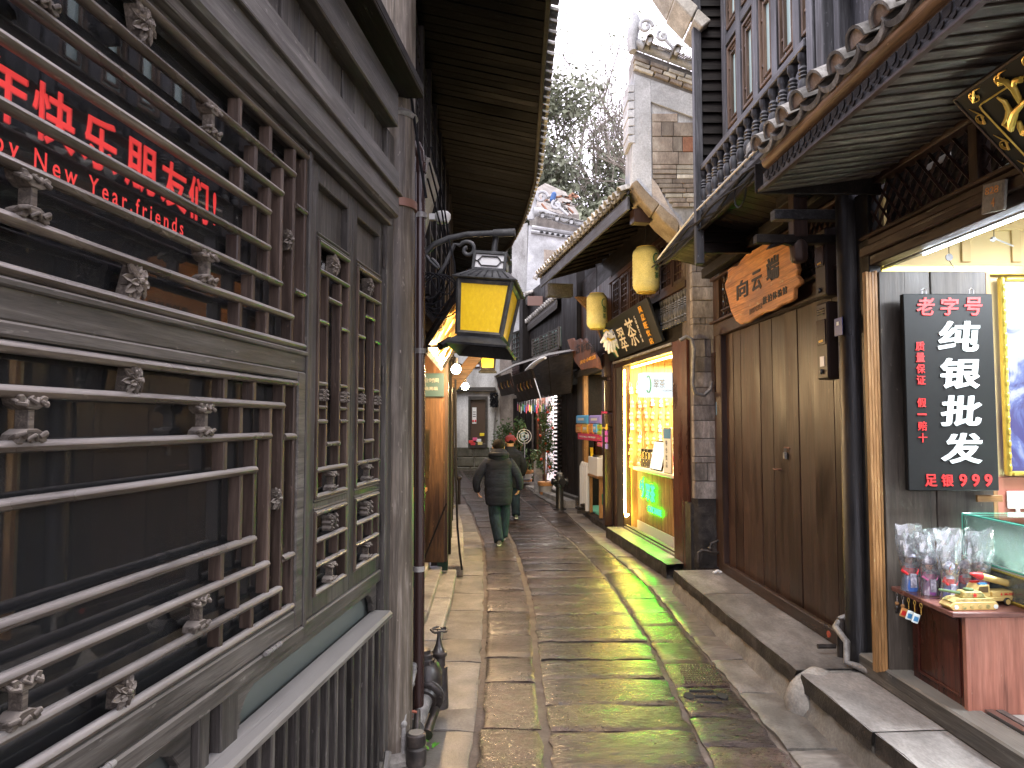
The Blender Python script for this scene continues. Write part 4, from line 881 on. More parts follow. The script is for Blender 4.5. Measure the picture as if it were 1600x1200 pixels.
# balcony balustrade
BL = rb_('balustrade', 'bluegreyx', -.74, 1.42, .53, .6, 4.03, 4.085, bev=.006)
rb_('bottom_rail', 'bluegreyx', -.74, 1.42, .54, .59, 3.64, 3.68, parent=BL)
pr = [(.024, 0), (.024, .05), (.013, .055), (.024, .075), (.017, .09), (.026, .13), (.026, .17), (.016, .2), (.024, .21), (.016, .222), (.024, .234), (.016, .246), (.022, .26), (.012, .28), (.019, .31), (.024, .32), (.024, .36)]
bal0 = None
for k in range(14):
    u = 1.36 - k * .155
    if bal0 is None:
        bal0 = MB().lathe([(r_ * 1.35, h_) for r_, h_ in pr], (0, 0, 0), 12).build('baluster', M['bluegrey'], BL, 0, True); o = bal0
    else: o = inst(bal0, BL)
    o.location = (u, .565, 3.672)
for u0 in (-.86, -.98): rb_('pilaster', 'bluegrey', u0, u0 + .09, .5, .6, 3.3, 5.6, bev=.006)
rb_('pilaster', 'bluegrey', -1.09, -1.02, .48, .56, 3.3, 5.6)
B2 = rb_('balustrade', 'bluegreyx', -2.6, -1.09, .53, .6, 4.56, 4.62, bev=.006)
for k in range(8): o = inst(bal0, B2); o.location = (-1.24 - k * .17, .565, 4.05); o.scale = (1.25, 1.25, 1.4)
rb_('side_panel', 'bluegrey', -2.6, -1.1, .46, .5, 3.5, 5.8)
# balcony wall with tall narrow windows
rb_('balcony_wall', 'dx', -1.0, 1.4, .3, .38, 3.6, 6.3)
for z0, z1 in ((4.16, 4.26), (5.03, 5.12)): rb_('wall_rail', 'bluegreyx', -1.0, 1.16, .38, .445, z0, z1)
for k in range(6):
    c_ = .96 - k * .36
    rb_('wall_post', 'bluegrey', c_ + .13, c_ + .23, .38, .45, 3.66, 6.2)
    for z0, z1 in ((4.3, 5.0), (5.16, 5.9)):
        mb = MB()
        for b_ in ((c_ - .125, c_ - .1, z0, z1), (c_ + .1, c_ + .125, z0, z1), (c_ - .1, c_ + .1, z0, z0 + .025), (c_ - .1, c_ + .1, z1 - .025, z1)): mb.box(b_[0], b_[1], .385, .44, b_[2], b_[3])
        f = mb.build('window', M['frw'] if 'frw' in M else M.setdefault('frw', wood('window_frame_wood', (.06, .035, .022), (.12, .075, .05), (.2, .14, .1), 'z')), RH, .003)
        for b_ in ((c_ - .07, c_ - .055, z0 + .06, z1 - .06), (c_ + .055, c_ + .07, z0 + .06, z1 - .06), (c_ - .055, c_ + .055, z0 + .06, z0 + .075), (c_ - .055, c_ + .055, z1 - .09, z1 - .075), (c_ - .055, c_ + .055, z1 - .05, z1 - .04), (c_ - .1, c_ - .07, z0 + .15, z0 + .17), (c_ + .07, c_ + .1, z0 + .15, z0 + .17), (c_ - .1, c_ - .07, z1 - .2, z1 - .18), (c_ + .07, c_ + .1, z1 - .2, z1 - .18)):
            box('glazing_bar', M['frw'], f, b_[0], b_[1], .4, .43, b_[2], b_[3], bev=.002)
        box('pane', M['glassb'], f, c_ - .098, c_ + .098, .4, .405, z0 + .026, z1 - .026, bev=0)
    for q in range(3): rb_('wall_plank', 'bluegrey', c_ - .125 + q * .085, c_ - .043 + q * .085, .36, .4, 3.66, 4.16, bev=.002)
# clapboard return wall facing the lane end on the far side of the balcony
Y0 = 6.22; CW = MB().box(1.69, 2.4, 6.26, 6.3, 3.4, 7).build('return_wall', M['dx'], None); CW.parent = RH; CW.matrix_parent_inverse = (Matrix.Translation(RW.loc) @ Matrix.Rotation(RW.rz, 4, 'Z')).inverted()
def world_part(o, par, W): o.parent = par; o.matrix_parent_inverse = (Matrix.Translation(W.loc) @ Matrix.Rotation(W.rz, 4, 'Z')).inverted(); return o
k = 0; z = 3.3
while z < 6.6:
    vs = [(1.7, 6.215, z), (2.2, 6.215, z), (2.2, 6.245, z + .1), (1.7, 6.245, z + .1), (1.7, 6.26, z), (2.2, 6.26, z), (2.2, 6.26, z + .1), (1.7, 6.26, z + .1)]
    world_part(MB().add(vs, [(0, 1, 2, 3), (4, 5, 6, 7), (0, 1, 5, 4), (2, 3, 7, 6), (0, 3, 7, 4), (1, 2, 6, 5)]).build('clapboard', M['dx'], None), RH, RW); z += .098
world_part(MB().box(2.4, 5, 6.32, 7.85, 3.8, 7).build('reflection_blocker', M['dx'], None), RH, RW)  # unseen mass added to block the sky reflected in the left window
world_part(MB().box(1.63, 1.7, 6.2, 6.28, 3.2, 6.0).build('corner_post', M['bluegrey'], None, .005), RH, RW)
# verge of the upper roof, top centre
for pts in (((1030, -10), (1052, -4), (1062, 28), (1040, 8)), ((1052, 0), (1064, -8), (1092, 34), (1078, 40)), ((1064, 24), (1080, 40), (1092, 62), (1084, 62)), ):
    pass
vq = [[(1012, -30), (1040, -40), (1055, 2), (1046, 20)], [(1045, 22), (1054, 8), (1081, 32), (1072, 50)], [(1073, 52), (1081, 35), (1101, 53), (1087, 64)]]
for q in vq:
    P_ = [at(x, y, 6.35) for x, y in q]; mb = MB().add([(p[0], 6.12, p[2]) for p in P_] + [(p[0], 6.5, p[2]) for p in P_], [(0, 1, 2, 3), (4, 5, 6, 7), (0, 1, 5, 4), (1, 2, 6, 5), (2, 3, 7, 6), (3, 0, 4, 7)])
    world_part(mb.build('verge_block', M['corbelg'] if 'corbelg' in M else M.setdefault('corbelg', stone('pale_verge_stone', ((.28, .25, .2), (.42, .39, .33), (.6, .57, .5)), 6)), None, .01), RH, RW)
for k in range(5): world_part(MB().box(1.46 + k * .052, 1.51 + k * .052, 6.24, 6.27, 5.62 - k * .062, 6.6).build('verge_board', M['dz'], None, .002), RH, RW)
# round column, hanging carved post with its brackets
MB().lathe([(.1, .24), (.105, .3), (.09, .33), (.088, 3.5)], (-.12, .03, 0), 20).build('column', M['post'], RH, 0, True)
rb_('corner_board', 'post', -.36, -.2, -.04, .035, .24, 3.3)
mb = MB().box(-.0, .09, .26, .36, 3.08, 3.42); mb.lathe([(.03, 3.08), (.055, 3.06), (.062, 3.03), (.062, 2.94), (.05, 2.915), (.03, 2.91)], (.045, .31, 0), 8)
mb.build('hanging_post', M['bz'], RH, .005, True); rb_('bracket_beam', 'bluegreyx', -.02, .06, .05, .5, 3.2, 3.27); rb_('bracket_beam', 'dx', .0, .07, .05, .62, 3.04, 3.1); rb_('bracket_beam', 'dx', -.02, .3, .24, .36, 3.36, 3.44)
MB().prism([(.35, 3.1), (.52, 3.1), (.56, 3.06), (.5, 3.05), (.54, 3.0), (.42, 3.04), (.35, 3.02)], .01, .06, 'yz').build('carved_bracket', M['dx'], RH, .003)
# padlock, staple
lk = thing('padlock', 'small padlock on a rusty hasp in the middle of the plank shutters', 'padlock', RW.P(1.1, 0, 1.55), RW.rz)
box('hasp', M['copper'], lk, -.06, .05, -.025, -.012, .03, .045); MB().tube([(-.012, -.005, 0), (-.012, -.005, .035), (.012, -.005, .035), (.012, -.005, 0)], .004, 6).build('shackle', M['steel'], lk); box('lock_body', M['galv'], lk, -.02, .02, -.015, .008, -.055, 0, bev=.004)
hd = MB().tube([(0, -.02, 0), (0, .012, 0), (.05, .02, -.005), (.1, .012, .0), (.1, -.02, 0)], .006, 6).build('pull_handle', M['copper'], RH); hd.location = (1.22, 0, 1.4)
# meters
def meter(z0, z1, label, sticker=False):
    t = thing('electric_meter_box', label, 'meter box', RW.P(.11, .02, z0), RW.rz); H_ = z1 - z0
    box('casing', M['metr'] if 'metr' in M else M.setdefault('metr', plain('meter_paint', (.02, .011, .009), .45, spec=.3)), t, -.085, .085, 0, .11, 0, H_, bev=.012)
    for k in range(3): box('vent_louvre', M['steel'] if k == 9 else M['pipe'], t, -.05, .05, .11, .118, H_ - .05 - k * .018, H_ - .042 - k * .018, bev=.002)
    box('door_panel', M['pipe'], t, -.065, .065, .11, .118, H_ * .45, H_ - .12, bev=.003)
    text('电表箱', M['gold'], t, (0, .1185, H_ * .5), (-1, 0, 0), (0, 0, 1), .06, .016, .001)
    MB().ball((0, .12, H_ * .1), (.014, .012, .02), 8, 6).build('lock_knob', M['black'], t, 0, True)
    if sticker: box('sticker', M['white'], t, -.03, .03, .111, .114, H_ * .17, H_ * .3, bev=0)
meter(2.68, 3.16, 'upper brown electric meter box beside the dark round column'); meter(2.1, 2.64, 'lower brown electric meter box with a white sticker beside the column', True)
bp = thing('house_number_plate', 'small blue enamel plate on the round column', 'plate', RW.P(-.12, .12, 2.44), RW.rz); box('plate', M['blue'], bp, -.055, .055, 0, .006, -.06, .06, bev=.002); text('15', M['white'], bp, (0, .0065, .02), (-1, 0, 0), (0, 0, 1), .03, .03, .001) if False else box('white_mark', M['silv'], bp, -.01, .02, .006, .008, .01, .035, bev=0)
mb = MB(); mb.tube([(.04, .02, 2.1), (.035, .03, 1.2), (.04, .03, .4)], .014, 8); mb.tube([(-.015, .04, 3.2), (-.018, .04, .4)], .012, 8); tag(world_part(mb.build('conduit', M['black'], None, 0, True), None, RW) if False else mb.build('conduit', M['black'], None, 0, True), 'thin black conduits running down beside the meter boxes', 'conduit')
bpy.data.objects['conduit'].location = RW.loc; bpy.data.objects['conduit'].rotation_euler = (0, 0, RW.rz)
gp = thing('gas_pipe', 'dark bent pipe with a red tap at the foot of the column by the step', 'pipe', RW.P(-.1, .14, .24), RW.rz)
MB().tube([(.06, -.08, .28), (.06, 0, .25), (.05, .04, .2), (-.14, .06, .16), (-.15, .07, .04), (-.22, .02, .03), (-.3, -.0, .03)], .022, 10).build('pipe_run', M['galv'], gp, 0, True); MB().tube([(.06, .0, .0), (.06, .0, .26)], .026, 10).build('riser', M['iron'], gp, 0, True)
MB().tube([(.1, .02, .06), (.1, .14, .06)], .016, 8).build('tap_body', M['iron'], gp, 0, True); MB().lathe([(.022, 0), (.022, .008)], (.1, .06, .14), 10, 'y').build('tap_wheel', M['rubber'] if False else plain('tap_red', (.35, .06, .03), .5), gp, 0, True); gp.location = RW.P(-.1, .12, .24)

# wooden shop sign on the transom
SG = thing('wooden_shop_sign', 'orange wooden shop sign with wavy edges and black carved characters above the shutters', 'sign', RW.loc, RW.rz)
outl = [(75, 500), (100, 440), (100, 370), (130, 345), (190, 330), (230, 270), (270, 220), (380, 160), (450, 115), (530, 115), (600, 80), (640, 85), (665, 130), (690, 185), (735, 200), (740, 300), (760, 370), (745, 420), (780, 460), (780, 500), (725, 545), (720, 640), (680, 670), (600, 700), (540, 745), (430, 775), (290, 865), (215, 880), (175, 850), (130, 760), (105, 650), (75, 540)]
sp = [RW.px(1120 + x / 6, 360 + y / 6, .15) for x, y in outl]
MB().prism([(u, z) for u, z in sp], .115, .15).build('board', M['orange'], SG, .008)
def signtext(s, cx, cy, hw, hh, W, off, mat, par, ox=1120, oy=360, k=6, depth=.004, bold=.02, shear=0, horiz=True):
    u, z = W.px(ox + cx / k, oy + cy / k, off); u1, _ = W.px(ox + (cx + hw) / k, oy + (cy) / k, off); _, z1 = W.px(ox + cx / k, oy + (cy - hh) / k, off)
    return text(s, mat, par, (u, off + .001, z), (-1, 0, 0), (0, 0, 1), abs(u1 - u) * 2, abs(z1 - z) * 2, depth, bold, shear=shear)
for s, x, y, a, b_ in (('向', 240, 550, 52, 85), ('云', 375, 470, 46, 92), ('端', 525, 355, 58, 110)): signtext(s, x, y, a, b_, RW, .15, M['ink'], SG, bold=.035)
for i, s in enumerate('旅拍体验馆'): signtext(s, 452 + i * 47, 655 - i * 23, 20, 36, RW, .15, M['ink'], SG, bold=.02)
for i, s in enumerate('18007423951'): signtext(s, 312 + i * 11, 765 - i * 6, 5, 26, RW, .15, plain('brown_digits', (.12, .06, .03), .6) if i == 0 else bpy.data.materials['brown_digits'], SG, bold=.01, depth=.002)

# ============================================================ RIGHT: SILVER SHOP
SS = thing('silver_shop', 'open silver jewellery shop front on the right under a low tiled eave', 'shop', RW.loc, RW.rz)
def sb_(name, mat, *b_, parent=None, bev=.004, label=None): return box(name, M[mat], parent or SS, *b_, bev=bev, label=label)
UE = -3.6
for n0, n1, z0, z1 in ((-.06, .03, 2.8, 2.865), (-.06, .055, 2.868, 2.93), (-.06, .035, 2.933, 2.975), (-.05, .06, 2.978, 3.0)): sb_('lintel_beam', 'bx', UE, -.28, n0, n1, z0, z1, bev=.006)
diamonds(SS, M['bx'], -1.33, -.32, 3.0, 3.3, .105, 1.15, .0, .014); sb_('mullion', 'bz', -1.4, -1.33, -.03, .04, 3.0, 3.3); diamonds(SS, M['bx'], -2.6, -1.4, 3.0, 3.3, .105, 1.15, .0, .014)
sb_('wall_plate', 'bx', UE, -.3, -.02, .06, 3.3, 3.34); sb_('transom_backing', 'dx', UE, -.3, -.16, -.12, 3.0, 3.4)
for k in range(31):
    u0 = -.46 - (k + 1) * .1; j = random.uniform(-.002, .002)
    MB().add([(u0 + .004, .0, 3.345 + j), (u0 + .096, .0, 3.345 + j), (u0 + .096, .79, 3.235 + j), (u0 + .004, .79, 3.235 + j), (u0 + .004, .0, 3.365), (u0 + .096, .0, 3.365), (u0 + .096, .79, 3.255), (u0 + .004, .79, 3.255)], [(0, 1, 2, 3), (4, 5, 6, 7), (0, 1, 5, 4), (2, 3, 7, 6), (0, 3, 7, 4), (1, 2, 6, 5)]).build('soffit_board', M['by'], SS, .002)
    if k % 1 == 0: MB().box(u0 - .008, u0 + .008, .02, .78, -.006, .004, Matrix.Translation((0, .0, 3.338)) @ Matrix.Rotation(R(-7.9), 4, 'X')).build('cover_strip', M['by'], SS, .002)
poly = []; u = UE
cut = [(UE, 3.36)]
FB = sb_('eave_fascia', 'bluegreyx', UE, -.62, .79, .812, 3.215, 3.3, bev=.003)
sb_('end_fascia', 'dx', -.47, -.45, .0, .8, 3.23, 3.42)
for k in range(40):   # scalloped lace board: two rows of little arched cuts
    u = -.66 - k * .07
    if u < UE: break
    MB().prism([(u, 3.295), (u - .052, 3.295), (u - .052, 3.275), (u - .044, 3.258), (u - .026, 3.25), (u - .008, 3.258), (u, 3.275)], .814, .82).build('scallop', M['dx'], SS)
    MB().prism([(u - .035, 3.25), (u - .035 - .04, 3.25), (u - .035 - .036, 3.237), (u - .055, 3.229), (u - .04, 3.237)], .814, .819).build('scallop', M['dx'], SS)
sb_('drip_edge', 'bx', UE, -.63, .79, .818, 3.205, 3.214, bev=0)
MB().tube([(-.66, .8, 3.352), (-2.0, .805, 3.356), (UE, .8, 3.352)], .036, 12).build('eave_pole', M['tan2'] if 'tan2' in M else M.setdefault('tan2', wood('eave_pole_wood', (.11, .06, .03), (.22, .125, .065), (.34, .21, .12), 'x')), SS, 0, True)
MB().add([(-.64, .84, 3.385), (UE, .84, 3.385), (UE, .0, 3.72), (-.64, .0, 3.72), (-.64, .82, 3.36), (UE, .82, 3.36), (UE, .0, 3.66), (-.64, .0, 3.66)], [(0, 1, 2, 3), (4, 5, 6, 7), (0, 1, 5, 4), (0, 3, 7, 4), (2, 3, 7, 6)]).build('roof_deck', M['tile'], SS)
mb = MB(); A = [(math.cos(R(a)), math.sin(R(a))) for a in range(0, 181, 20)]
mb.prism([(.078 * c, .075 * s) for c, s in A] + [(.062 * c, .058 * s) for c, s in A[::-1]], 0, .17, 'yz'); cvm = mb
def tile_mesh(r, L_, arch=True):
    mb = MB(); vs = []; A = range(0, 181, 20)
    for j, (rr, h) in enumerate(((r, 0), (r * .8, 0))):
        for yy in (0, -L_):
            for a in A:
                zz = math.sin(R(a)) * rr if arch else -math.sin(R(a)) * rr * .55
                if not arch: zz += (.0 if j == 0 else .018)
                vs.append((math.cos(R(a)) * (rr if arch else r * (1 - .04 * j)), yy, zz))
    n = len(A); fs = []
    for k in range(n - 1):
        fs += [(k, k + 1, n + k + 1, n + k), (2 * n + k, 2 * n + k + 1, 3 * n + k + 1, 3 * n + k), (k, k + 1, 2 * n + k + 1, 2 * n + k), (n + k, n + k + 1, 3 * n + k + 1, 3 * n + k)]
    fs += [(0, n, 3 * n, 2 * n), (n - 1, 2 * n - 1, 4 * n - 1, 3 * n - 1)]
    return mb.add(vs, fs)
cov = tile_mesh(.075, .2).mesh('cover_tile', M['tile'], 0, True); pan = tile_mesh(.1, .2, False).mesh('pan_tile', M['tile'], 0, True)
mb = MB(); mb.prism([(math.cos(R(a)) * .06, math.sin(R(a)) * .058) for a in range(0, 181, 20)], -.03, -.012); fil = mb.mesh('tile_filling', M['tiled'])
def put(name, me, par, loc_, rot=(0, 0, 0), s_=1):
    o = bpy.data.objects.new(name, me); col.objects.link(o); o.parent = par; o.location = loc_; o.rotation_euler = rot; o.scale = (s_,) * 3; return o
for k in range(15):
    u = -.7 - k * .192
    for r in range(4):
        jj = random.uniform(-.006, .006); tl = put('cover_tile', cov, SS, (u + jj, .875 - r * .17 + random.uniform(-.01, .01), 3.43 + r * .068 + random.uniform(-.004, .004)), (R(-21.8 + random.uniform(-2, 2)), random.uniform(-.04, .04), random.uniform(-.05, .05)))
        if r == 0: put('tile_filling', fil, SS, tl.location, tl.rotation_euler)
        put('pan_tile', pan, SS, (u - .096 + jj, .865 - r * .17 + random.uniform(-.008, .008), 3.43 + r * .068 - .012), (R(-21.8), 0, random.uniform(-.04, .04)))
# little pan lips hanging at the corner
put('corner_tile', cov, SS, (-.62, .85, 3.4), (R(-40), 0, R(70)), .8)
# threshold, track, floor, walls, ceiling
sb_('threshold', 'gx', UE, -.3, -.02, .14, .235, .355, bev=.01); sb_('track', 'steel', UE, -.3, -.07, -.03, .345, .362, bev=0); sb_('track', 'galv', UE, -.3, -.12, -.085, .345, .36, bev=0)
sb_('floor', 'floor' if 'floor' in M else 'silv', UE - 1, .0, -3.2, -.12, .28, .333, bev=0)
YB = 4.62; wmat = plain('cream_panel', (.62, .47, .22), .6)
def wbox(name, mat, par, W, *b_, bev=.003): return world_part(MB().box(*b_).build(name, mat, None, bev), par, W)
wbox('side_wall', wmat, SS, RW, 2.45, 5.6, YB, YB + .1, .3, 3.3); wbox('side_wall_panel', plain('red_panel', (.34, .12, .08), .4), SS, RW, 2.6, 5.6, YB - .02, YB, .33, 1.45)
for x0 in (2.95, 3.28, 3.62, 3.95): wbox('cover_strip', plain('cream_strip', (.55, .4, .18), .6) if x0 == 2.95 else bpy.data.materials['cream_strip'], SS, RW, x0, x0 + .06, YB - .018, YB, 2.85, 3.28)
wbox('panel_moulding', bpy.data.materials['cream_strip'], SS, RW, 2.6, 5.5, YB - .02, YB, 3.06, 3.1)
wbox('gold_strip', M['gold2'] if 'gold2' in M else M.setdefault('gold2', plain('shiny_gold_trim', (.5, .38, .07), .3, .5)), SS, RW, 2.4, 5.5, YB - .05, YB - .005, 2.76, 2.82)
wbox('back_wall', wmat, SS, RW, 5.5, 5.6, -.5, YB, .3, 3.3); wbox('ceiling', M['white'], SS, RW, 2.5, 5.6, -.5, YB - .1, 3.05, 3.1) if False else wbox('ceiling', M['white'], SS, RW, 2.45, 5.6, -.5, 3.9, 3.02, 3.08); wbox('ceiling', M['white'], SS, RW, 2.45, 5.6, 3.9, 4.7, 3.28, 3.32)
led = MB().box(UE, -.7, -.115, -.105, 2.79, 2.8).build('led_strip', M['coolled'], SS); sb_('led_channel', 'galv', UE, -.3, -.13, -.09, 2.802, 2.815)
for (x, y) in ((3.1, 3.3), (3.6, 3.6)):
    L_ = bpy.data.lights.new('ceiling_lamp_light', 'AREA'); L_.energy = 15; L_.size = .5; L_.color = (.95, .96, 1); lo = bpy.data.objects.new('ceiling_lamp_light', L_); col.objects.link(lo); lo.location = (x, y, 2.98)
    t = thing('ceiling_lamp', 'white ceiling lamp panel inside the silver shop' if x < 3.3 else 'second ceiling lamp panel deeper inside the silver shop', 'lamp', (x, y, 3.0)); MB().box(-.28, .28, -.28, .28, 0, .02).build('diffuser', M['coolled'], t); lo.parent = t; lo.location = (0, 0, -.02)
# folded leaves
FL = thing('folded_door_leaves', 'folded back grey brown door leaves with tan edges behind the silver sign', 'door', (2.12, 4.22, .345))
for k in range(4): MB().box(k * .022, k * .022 + .018, -.0 + k * .008, .04 + k * .008, .0, 2.36 + (k == 3) * .01).build('leaf_edge', M['tanz'], FL, .003)
for a, b_ in ((.09, .395), (.4, .735)): MB().box(a, b_, .02, .06, .0, 2.365).build('door_leaf', M['sill'], FL, .004)
MB().box(.735, .76, .02, .06, .0, 2.36).build('leaf_edge', M['tanz'], FL)
# hanging sign
VS = thing('hanging_sign', 'tall black hanging sign with silver and red characters on the folded door leaves', 'sign', (2.56, 4.16, 1.98))
MB().box(-.262, .262, -.02, .02, -.575, .575).build('board', M['blackb'] if 'blackb' in M else M.setdefault('blackb', plain('sign_lacquer', (.009, .01, .01), .5, spec=.25)), VS, .004)
def vt(s, mat, x, z, w_, h_, bold=.03, shear=0): text(s, mat, VS, (x, -.0205, z), (1, 0, 0), (0, 0, 1), w_, h_, .006, bold, shear=shear)
for i, s in enumerate('纯银批发'): vt(s, M['silv'], .055, .325 - i * .218, .23, .175, .035, .12)
for i, s in enumerate('老字号'): vt(s, M['redp'], -.135 + i * .14, .5, .1, .105, .03, .1)
for i, s in enumerate('质量保证'): vt(s, M['redp'], -.175, .265 - i * .066, .052, .054, .012)
for i, s in enumerate('假一赔十'): vt(s, M['redp'], -.175, -.065 - i * .068, .052, .054 if s != '一' else .01, .012)
for i, s in enumerate('足银999'): vt(s, M['redp'], -.135 + (i * .095 if i < 2 else .01 + i * .073 + .03), -.515, .068 if i < 2 else .042, .07, .03)
for x in (-.14, .14): MB().tube([(x, 0, .57), (x, 0, .6), (x + .012, 0, .61), (x + .024, 0, .6), (x + .024, 0, .57)], .005, 6).build('hook', M['steel'], VS)
# illuminated picture
PC = thing('lit_picture', 'glowing blue and white picture in an ornate gold frame inside the silver shop', 'picture', (3.15, 4.56, 1.46))
for b_ in ((0, .03, 0, 1.28), (.92, .95, 0, 1.28), (.03, .92, 0, .03), (.03, .92, 1.25, 1.28)): MB().box(b_[0], b_[1], -.03, .02, b_[2], b_[3]).build('frame_bar', M['gold2'], PC, .01)
for k in range(16): MB().ball((.015, -.03, .05 + k * .077), (.012, .008, .025), 6, 5).build('frame_bead', M['gold2'], PC, 0, True)
m = bpy.data.materials.new('lit_print'); m.use_nodes = True; nt = m.node_tree; b = nt.nodes['Principled BSDF']; v, _ = coords(nt, (1, 1, 1), False)
n1 = noisen(nt, v, 2.6, 5, .6, 1.5); sx = nt.nodes.new('ShaderNodeSeparateXYZ'); nt.links.new(v, sx.inputs[0])
zz = nt.nodes.new('ShaderNodeMath'); zz.operation = 'MULTIPLY_ADD'; zz.inputs[1].default_value = .2; nt.links.new(sx.outputs['Z'], zz.inputs[0]); nt.links.new(n1, zz.inputs[2]); cc = ramp(nt, zz.outputs[0], [(.5, (.05, .04, .38)), (.57, (.2, .3, .85)), (.64, (.8, .88, 1)), (.8, (1, 1, 1))]); nt.links.new(cc, b.inputs['Emission Color']); b.inputs['Emission Strength'].default_value = .21; b.inputs['Base Color'].default_value = (.02, .02, .02, 1)
MB().box(.03, .92, .0, .015, .03, 1.25).build('print', m, PC)
sw = thing('wall_switch', 'white wall switch panel below the glowing picture', 'switch', (3.17, 4.575, 1.3)); MB().box(0, .34, 0, .015, -.05, .06).build('cover', M['white'], sw, .004); MB().box(.19, .32, -.012, 0, -.03, .04).build('rocker', M['white'], sw, .003)
MB().tube([(.06, 0, -.05), (.07, -.01, -.3), (.1, 0, -.6)], .012, 8).build('white_cable', M['white'], sw)
sk = thing('power_strip_bracket', 'tan wooden bracket behind the foot of the black sign', 'bracket', (2.72, 4.18, 1.345)); MB().box(0, .15, 0, .02, -.01, .03).build('bracket_plate', M['tan'], sk, .003)
# ceiling odds
for (x, y_, Y, ln, lab) in ((1483, 402, 4.2, .09, 'dark round disc on a wire hanging at the ceiling of the silver shop'),):
    p = at(x, y_, Y); t = thing('hanging_disc', lab, 'hook', p); MB().lathe([(.0, -.003), (.022, -.003), (.022, .003), (0, .003)], (0, 0, 0), 12, 'y').build('disc', M['iron'], t); MB().tube([(0, 0, .02), (.0, 0, .3)], .0025, 4).build('wire', M['rubber'], t); MB().tube([(0, 0, -.02), (.03, 0, -.07)], .0025, 4).build('wire', M['rubber'], t)
p = at(1553, 374, 4.0); t = thing('hanging_bar', 'small grey bar hanging from a wire under the shop ceiling', 'hook', p); MB().tube([(-.01, 0, .01), (.11, 0, -.04)], .005, 6).build('bar', M['steel'], t); MB().tube([(0, 0, 0), (.01, 0, .3)], .0025, 4).build('wire', M['rubber'], t); MB().ball((-.005, 0, 0), .016, 8, 6).build('knob', M['steel'], t)
# counter cabinet
CB = thing('counter_cabinet', 'red brown wooden counter cabinet with a dark panelled side at the shop edge', 'cabinet', (2.3, 3.65, .333))
ply = wood('pink_plywood', (.3, .115, .08), (.4, .165, .115), (.5, .23, .165), 'z', rough=.35, bmp=.0004, var=.02, sc_=.5); dkp = wood('dark_red_panel', (.045, .012, .009), (.075, .02, .014), (.11, .03, .02), 'z', rough=.3, bmp=.0004, var=.02)
MB().box(0, 1.3, 0, .02, 0, .485).build('front_board', ply, CB, .003); MB().box(-.012, .008, -.005, .025, -.01, .485).build('edge_strip', ply, CB, .002)
MB().box(0, .015, .025, .5, .02, .485).build('side_board', dkp, CB, .002)
for b_ in ((.06, .075, .06, .46), (.43, .445, .06, .46)): MB().box(-.008, 0, b_[0], b_[1], b_[2], b_[3]).build('panel_moulding', dkp, CB, .003)
for z0 in (.06, .445): MB().box(-.008, 0, .075, .43, z0, z0 + .015).build('panel_moulding', dkp, CB, .003)
MB().prism([(-.085, -.02), (1.3, -.02), (1.3, .56), (-.085, .56)], .486, .512, 'xy').build('counter_top', wood('counter_top_wood', (.13, .055, .045), (.2, .085, .068), (.27, .125, .1), 'x', rough=.3, bmp=.0004, var=.02), CB, .004)
MB().box(.3, 1.3, .1, .5, 0, .48).build('cabinet_core', M['blackm'], CB)
# glass showcase
GS = thing('glass_showcase', 'bright glass jewellery showcase with a green glass edge on the counter', 'showcase', (2.62, 3.05, .845))
MB().box(0, 1.3, 0, 1.12, 0, .02).build('base_board', M['gold2'], GS, .003); MB().box(0, 1.3, 0, 1.12, .16, .185).build('shelf_board', plain('showcase_shelf', (.85, .87, .86), .4), GS, .003)
for z0, z1, nm in ((.02, .16, 'lower_pane'), (.185, .42, 'upper_pane')):
    MB().box(0, .006, 0, 1.12, z0, z1).build(nm, M['hazeg'], GS); MB().box(.007, 1.3, 1.114, 1.12, z0, z1).build(nm, M['hazeg'], GS)
ge = plain('green_glass_edge', (.12, .5, .36), .1)
MB().tube([(0, 0, .425), (0, 1.12, .425), (1.3, 1.12, .425)], .0055, 4).build('glass_edge', ge, GS); MB().tube([(0, 1.12, .19), (0, 1.12, .42)], .0045, 4).build('glass_edge', ge, GS); MB().tube([(0, 0, .175), (0, 1.12, .175)], .006, 4).build('glass_edge', ge, GS)
MB().box(.01, 1.3, .0, 1.11, .427, .433).build('top_pane', M['glassc'], GS)
MB().box(.25, 1.25, 1.06, 1.08, .405, .42).build('led_strip', M['coolled'], GS)
for k in range(2): MB().tube([(-.002, 0, .015 + k * .14), (-.002, 1.12, .015 + k * .14)], .006, 4).build('gold_edge', M['gold2'], GS)
L_ = bpy.data.lights.new('showcase_light', 'AREA'); L_.energy = 9; L_.size = .3; L_.color = (.85, 1, .95); lo = bpy.data.objects.new('showcase_light', L_); col.objects.link(lo); lo.parent = GS; lo.location = (.45, .75, .4)
for k in range(9):
    ci_ = random.randrange(5); c_ = [(.8, .05, .1), (.9, .2, .02), (.85, .3, .4), (.8, .55, .1), (.1, .3, .6)][ci_]; x = .06 + random.random() * .16; y = .1 + k * .11
    t = thing('trinket', ['crimson', 'orange', 'rose', 'amber', 'blue'][ci_] + ' cloth trinket in the lower showcase tier, ' + ['deepest', 'very deep', 'deep', 'mid back', 'middle', 'mid front', 'near front', 'nearest but one', 'nearest the glass corner'][k], 'trinket', (2.62 + x, 3.05 + y, .866), group='bright trinkets in the lower tier of the showcase')
    MB().ball((0, 0, .045), (.04, .045, .04), 8, 6).build('puff', plain('trinket_cloth_%d' % k, c_, .7), t, 0, True); MB().tube([(0, 0, .085), (0, .01, .1)], .008, 5).build('tie', M['gold2'], t)
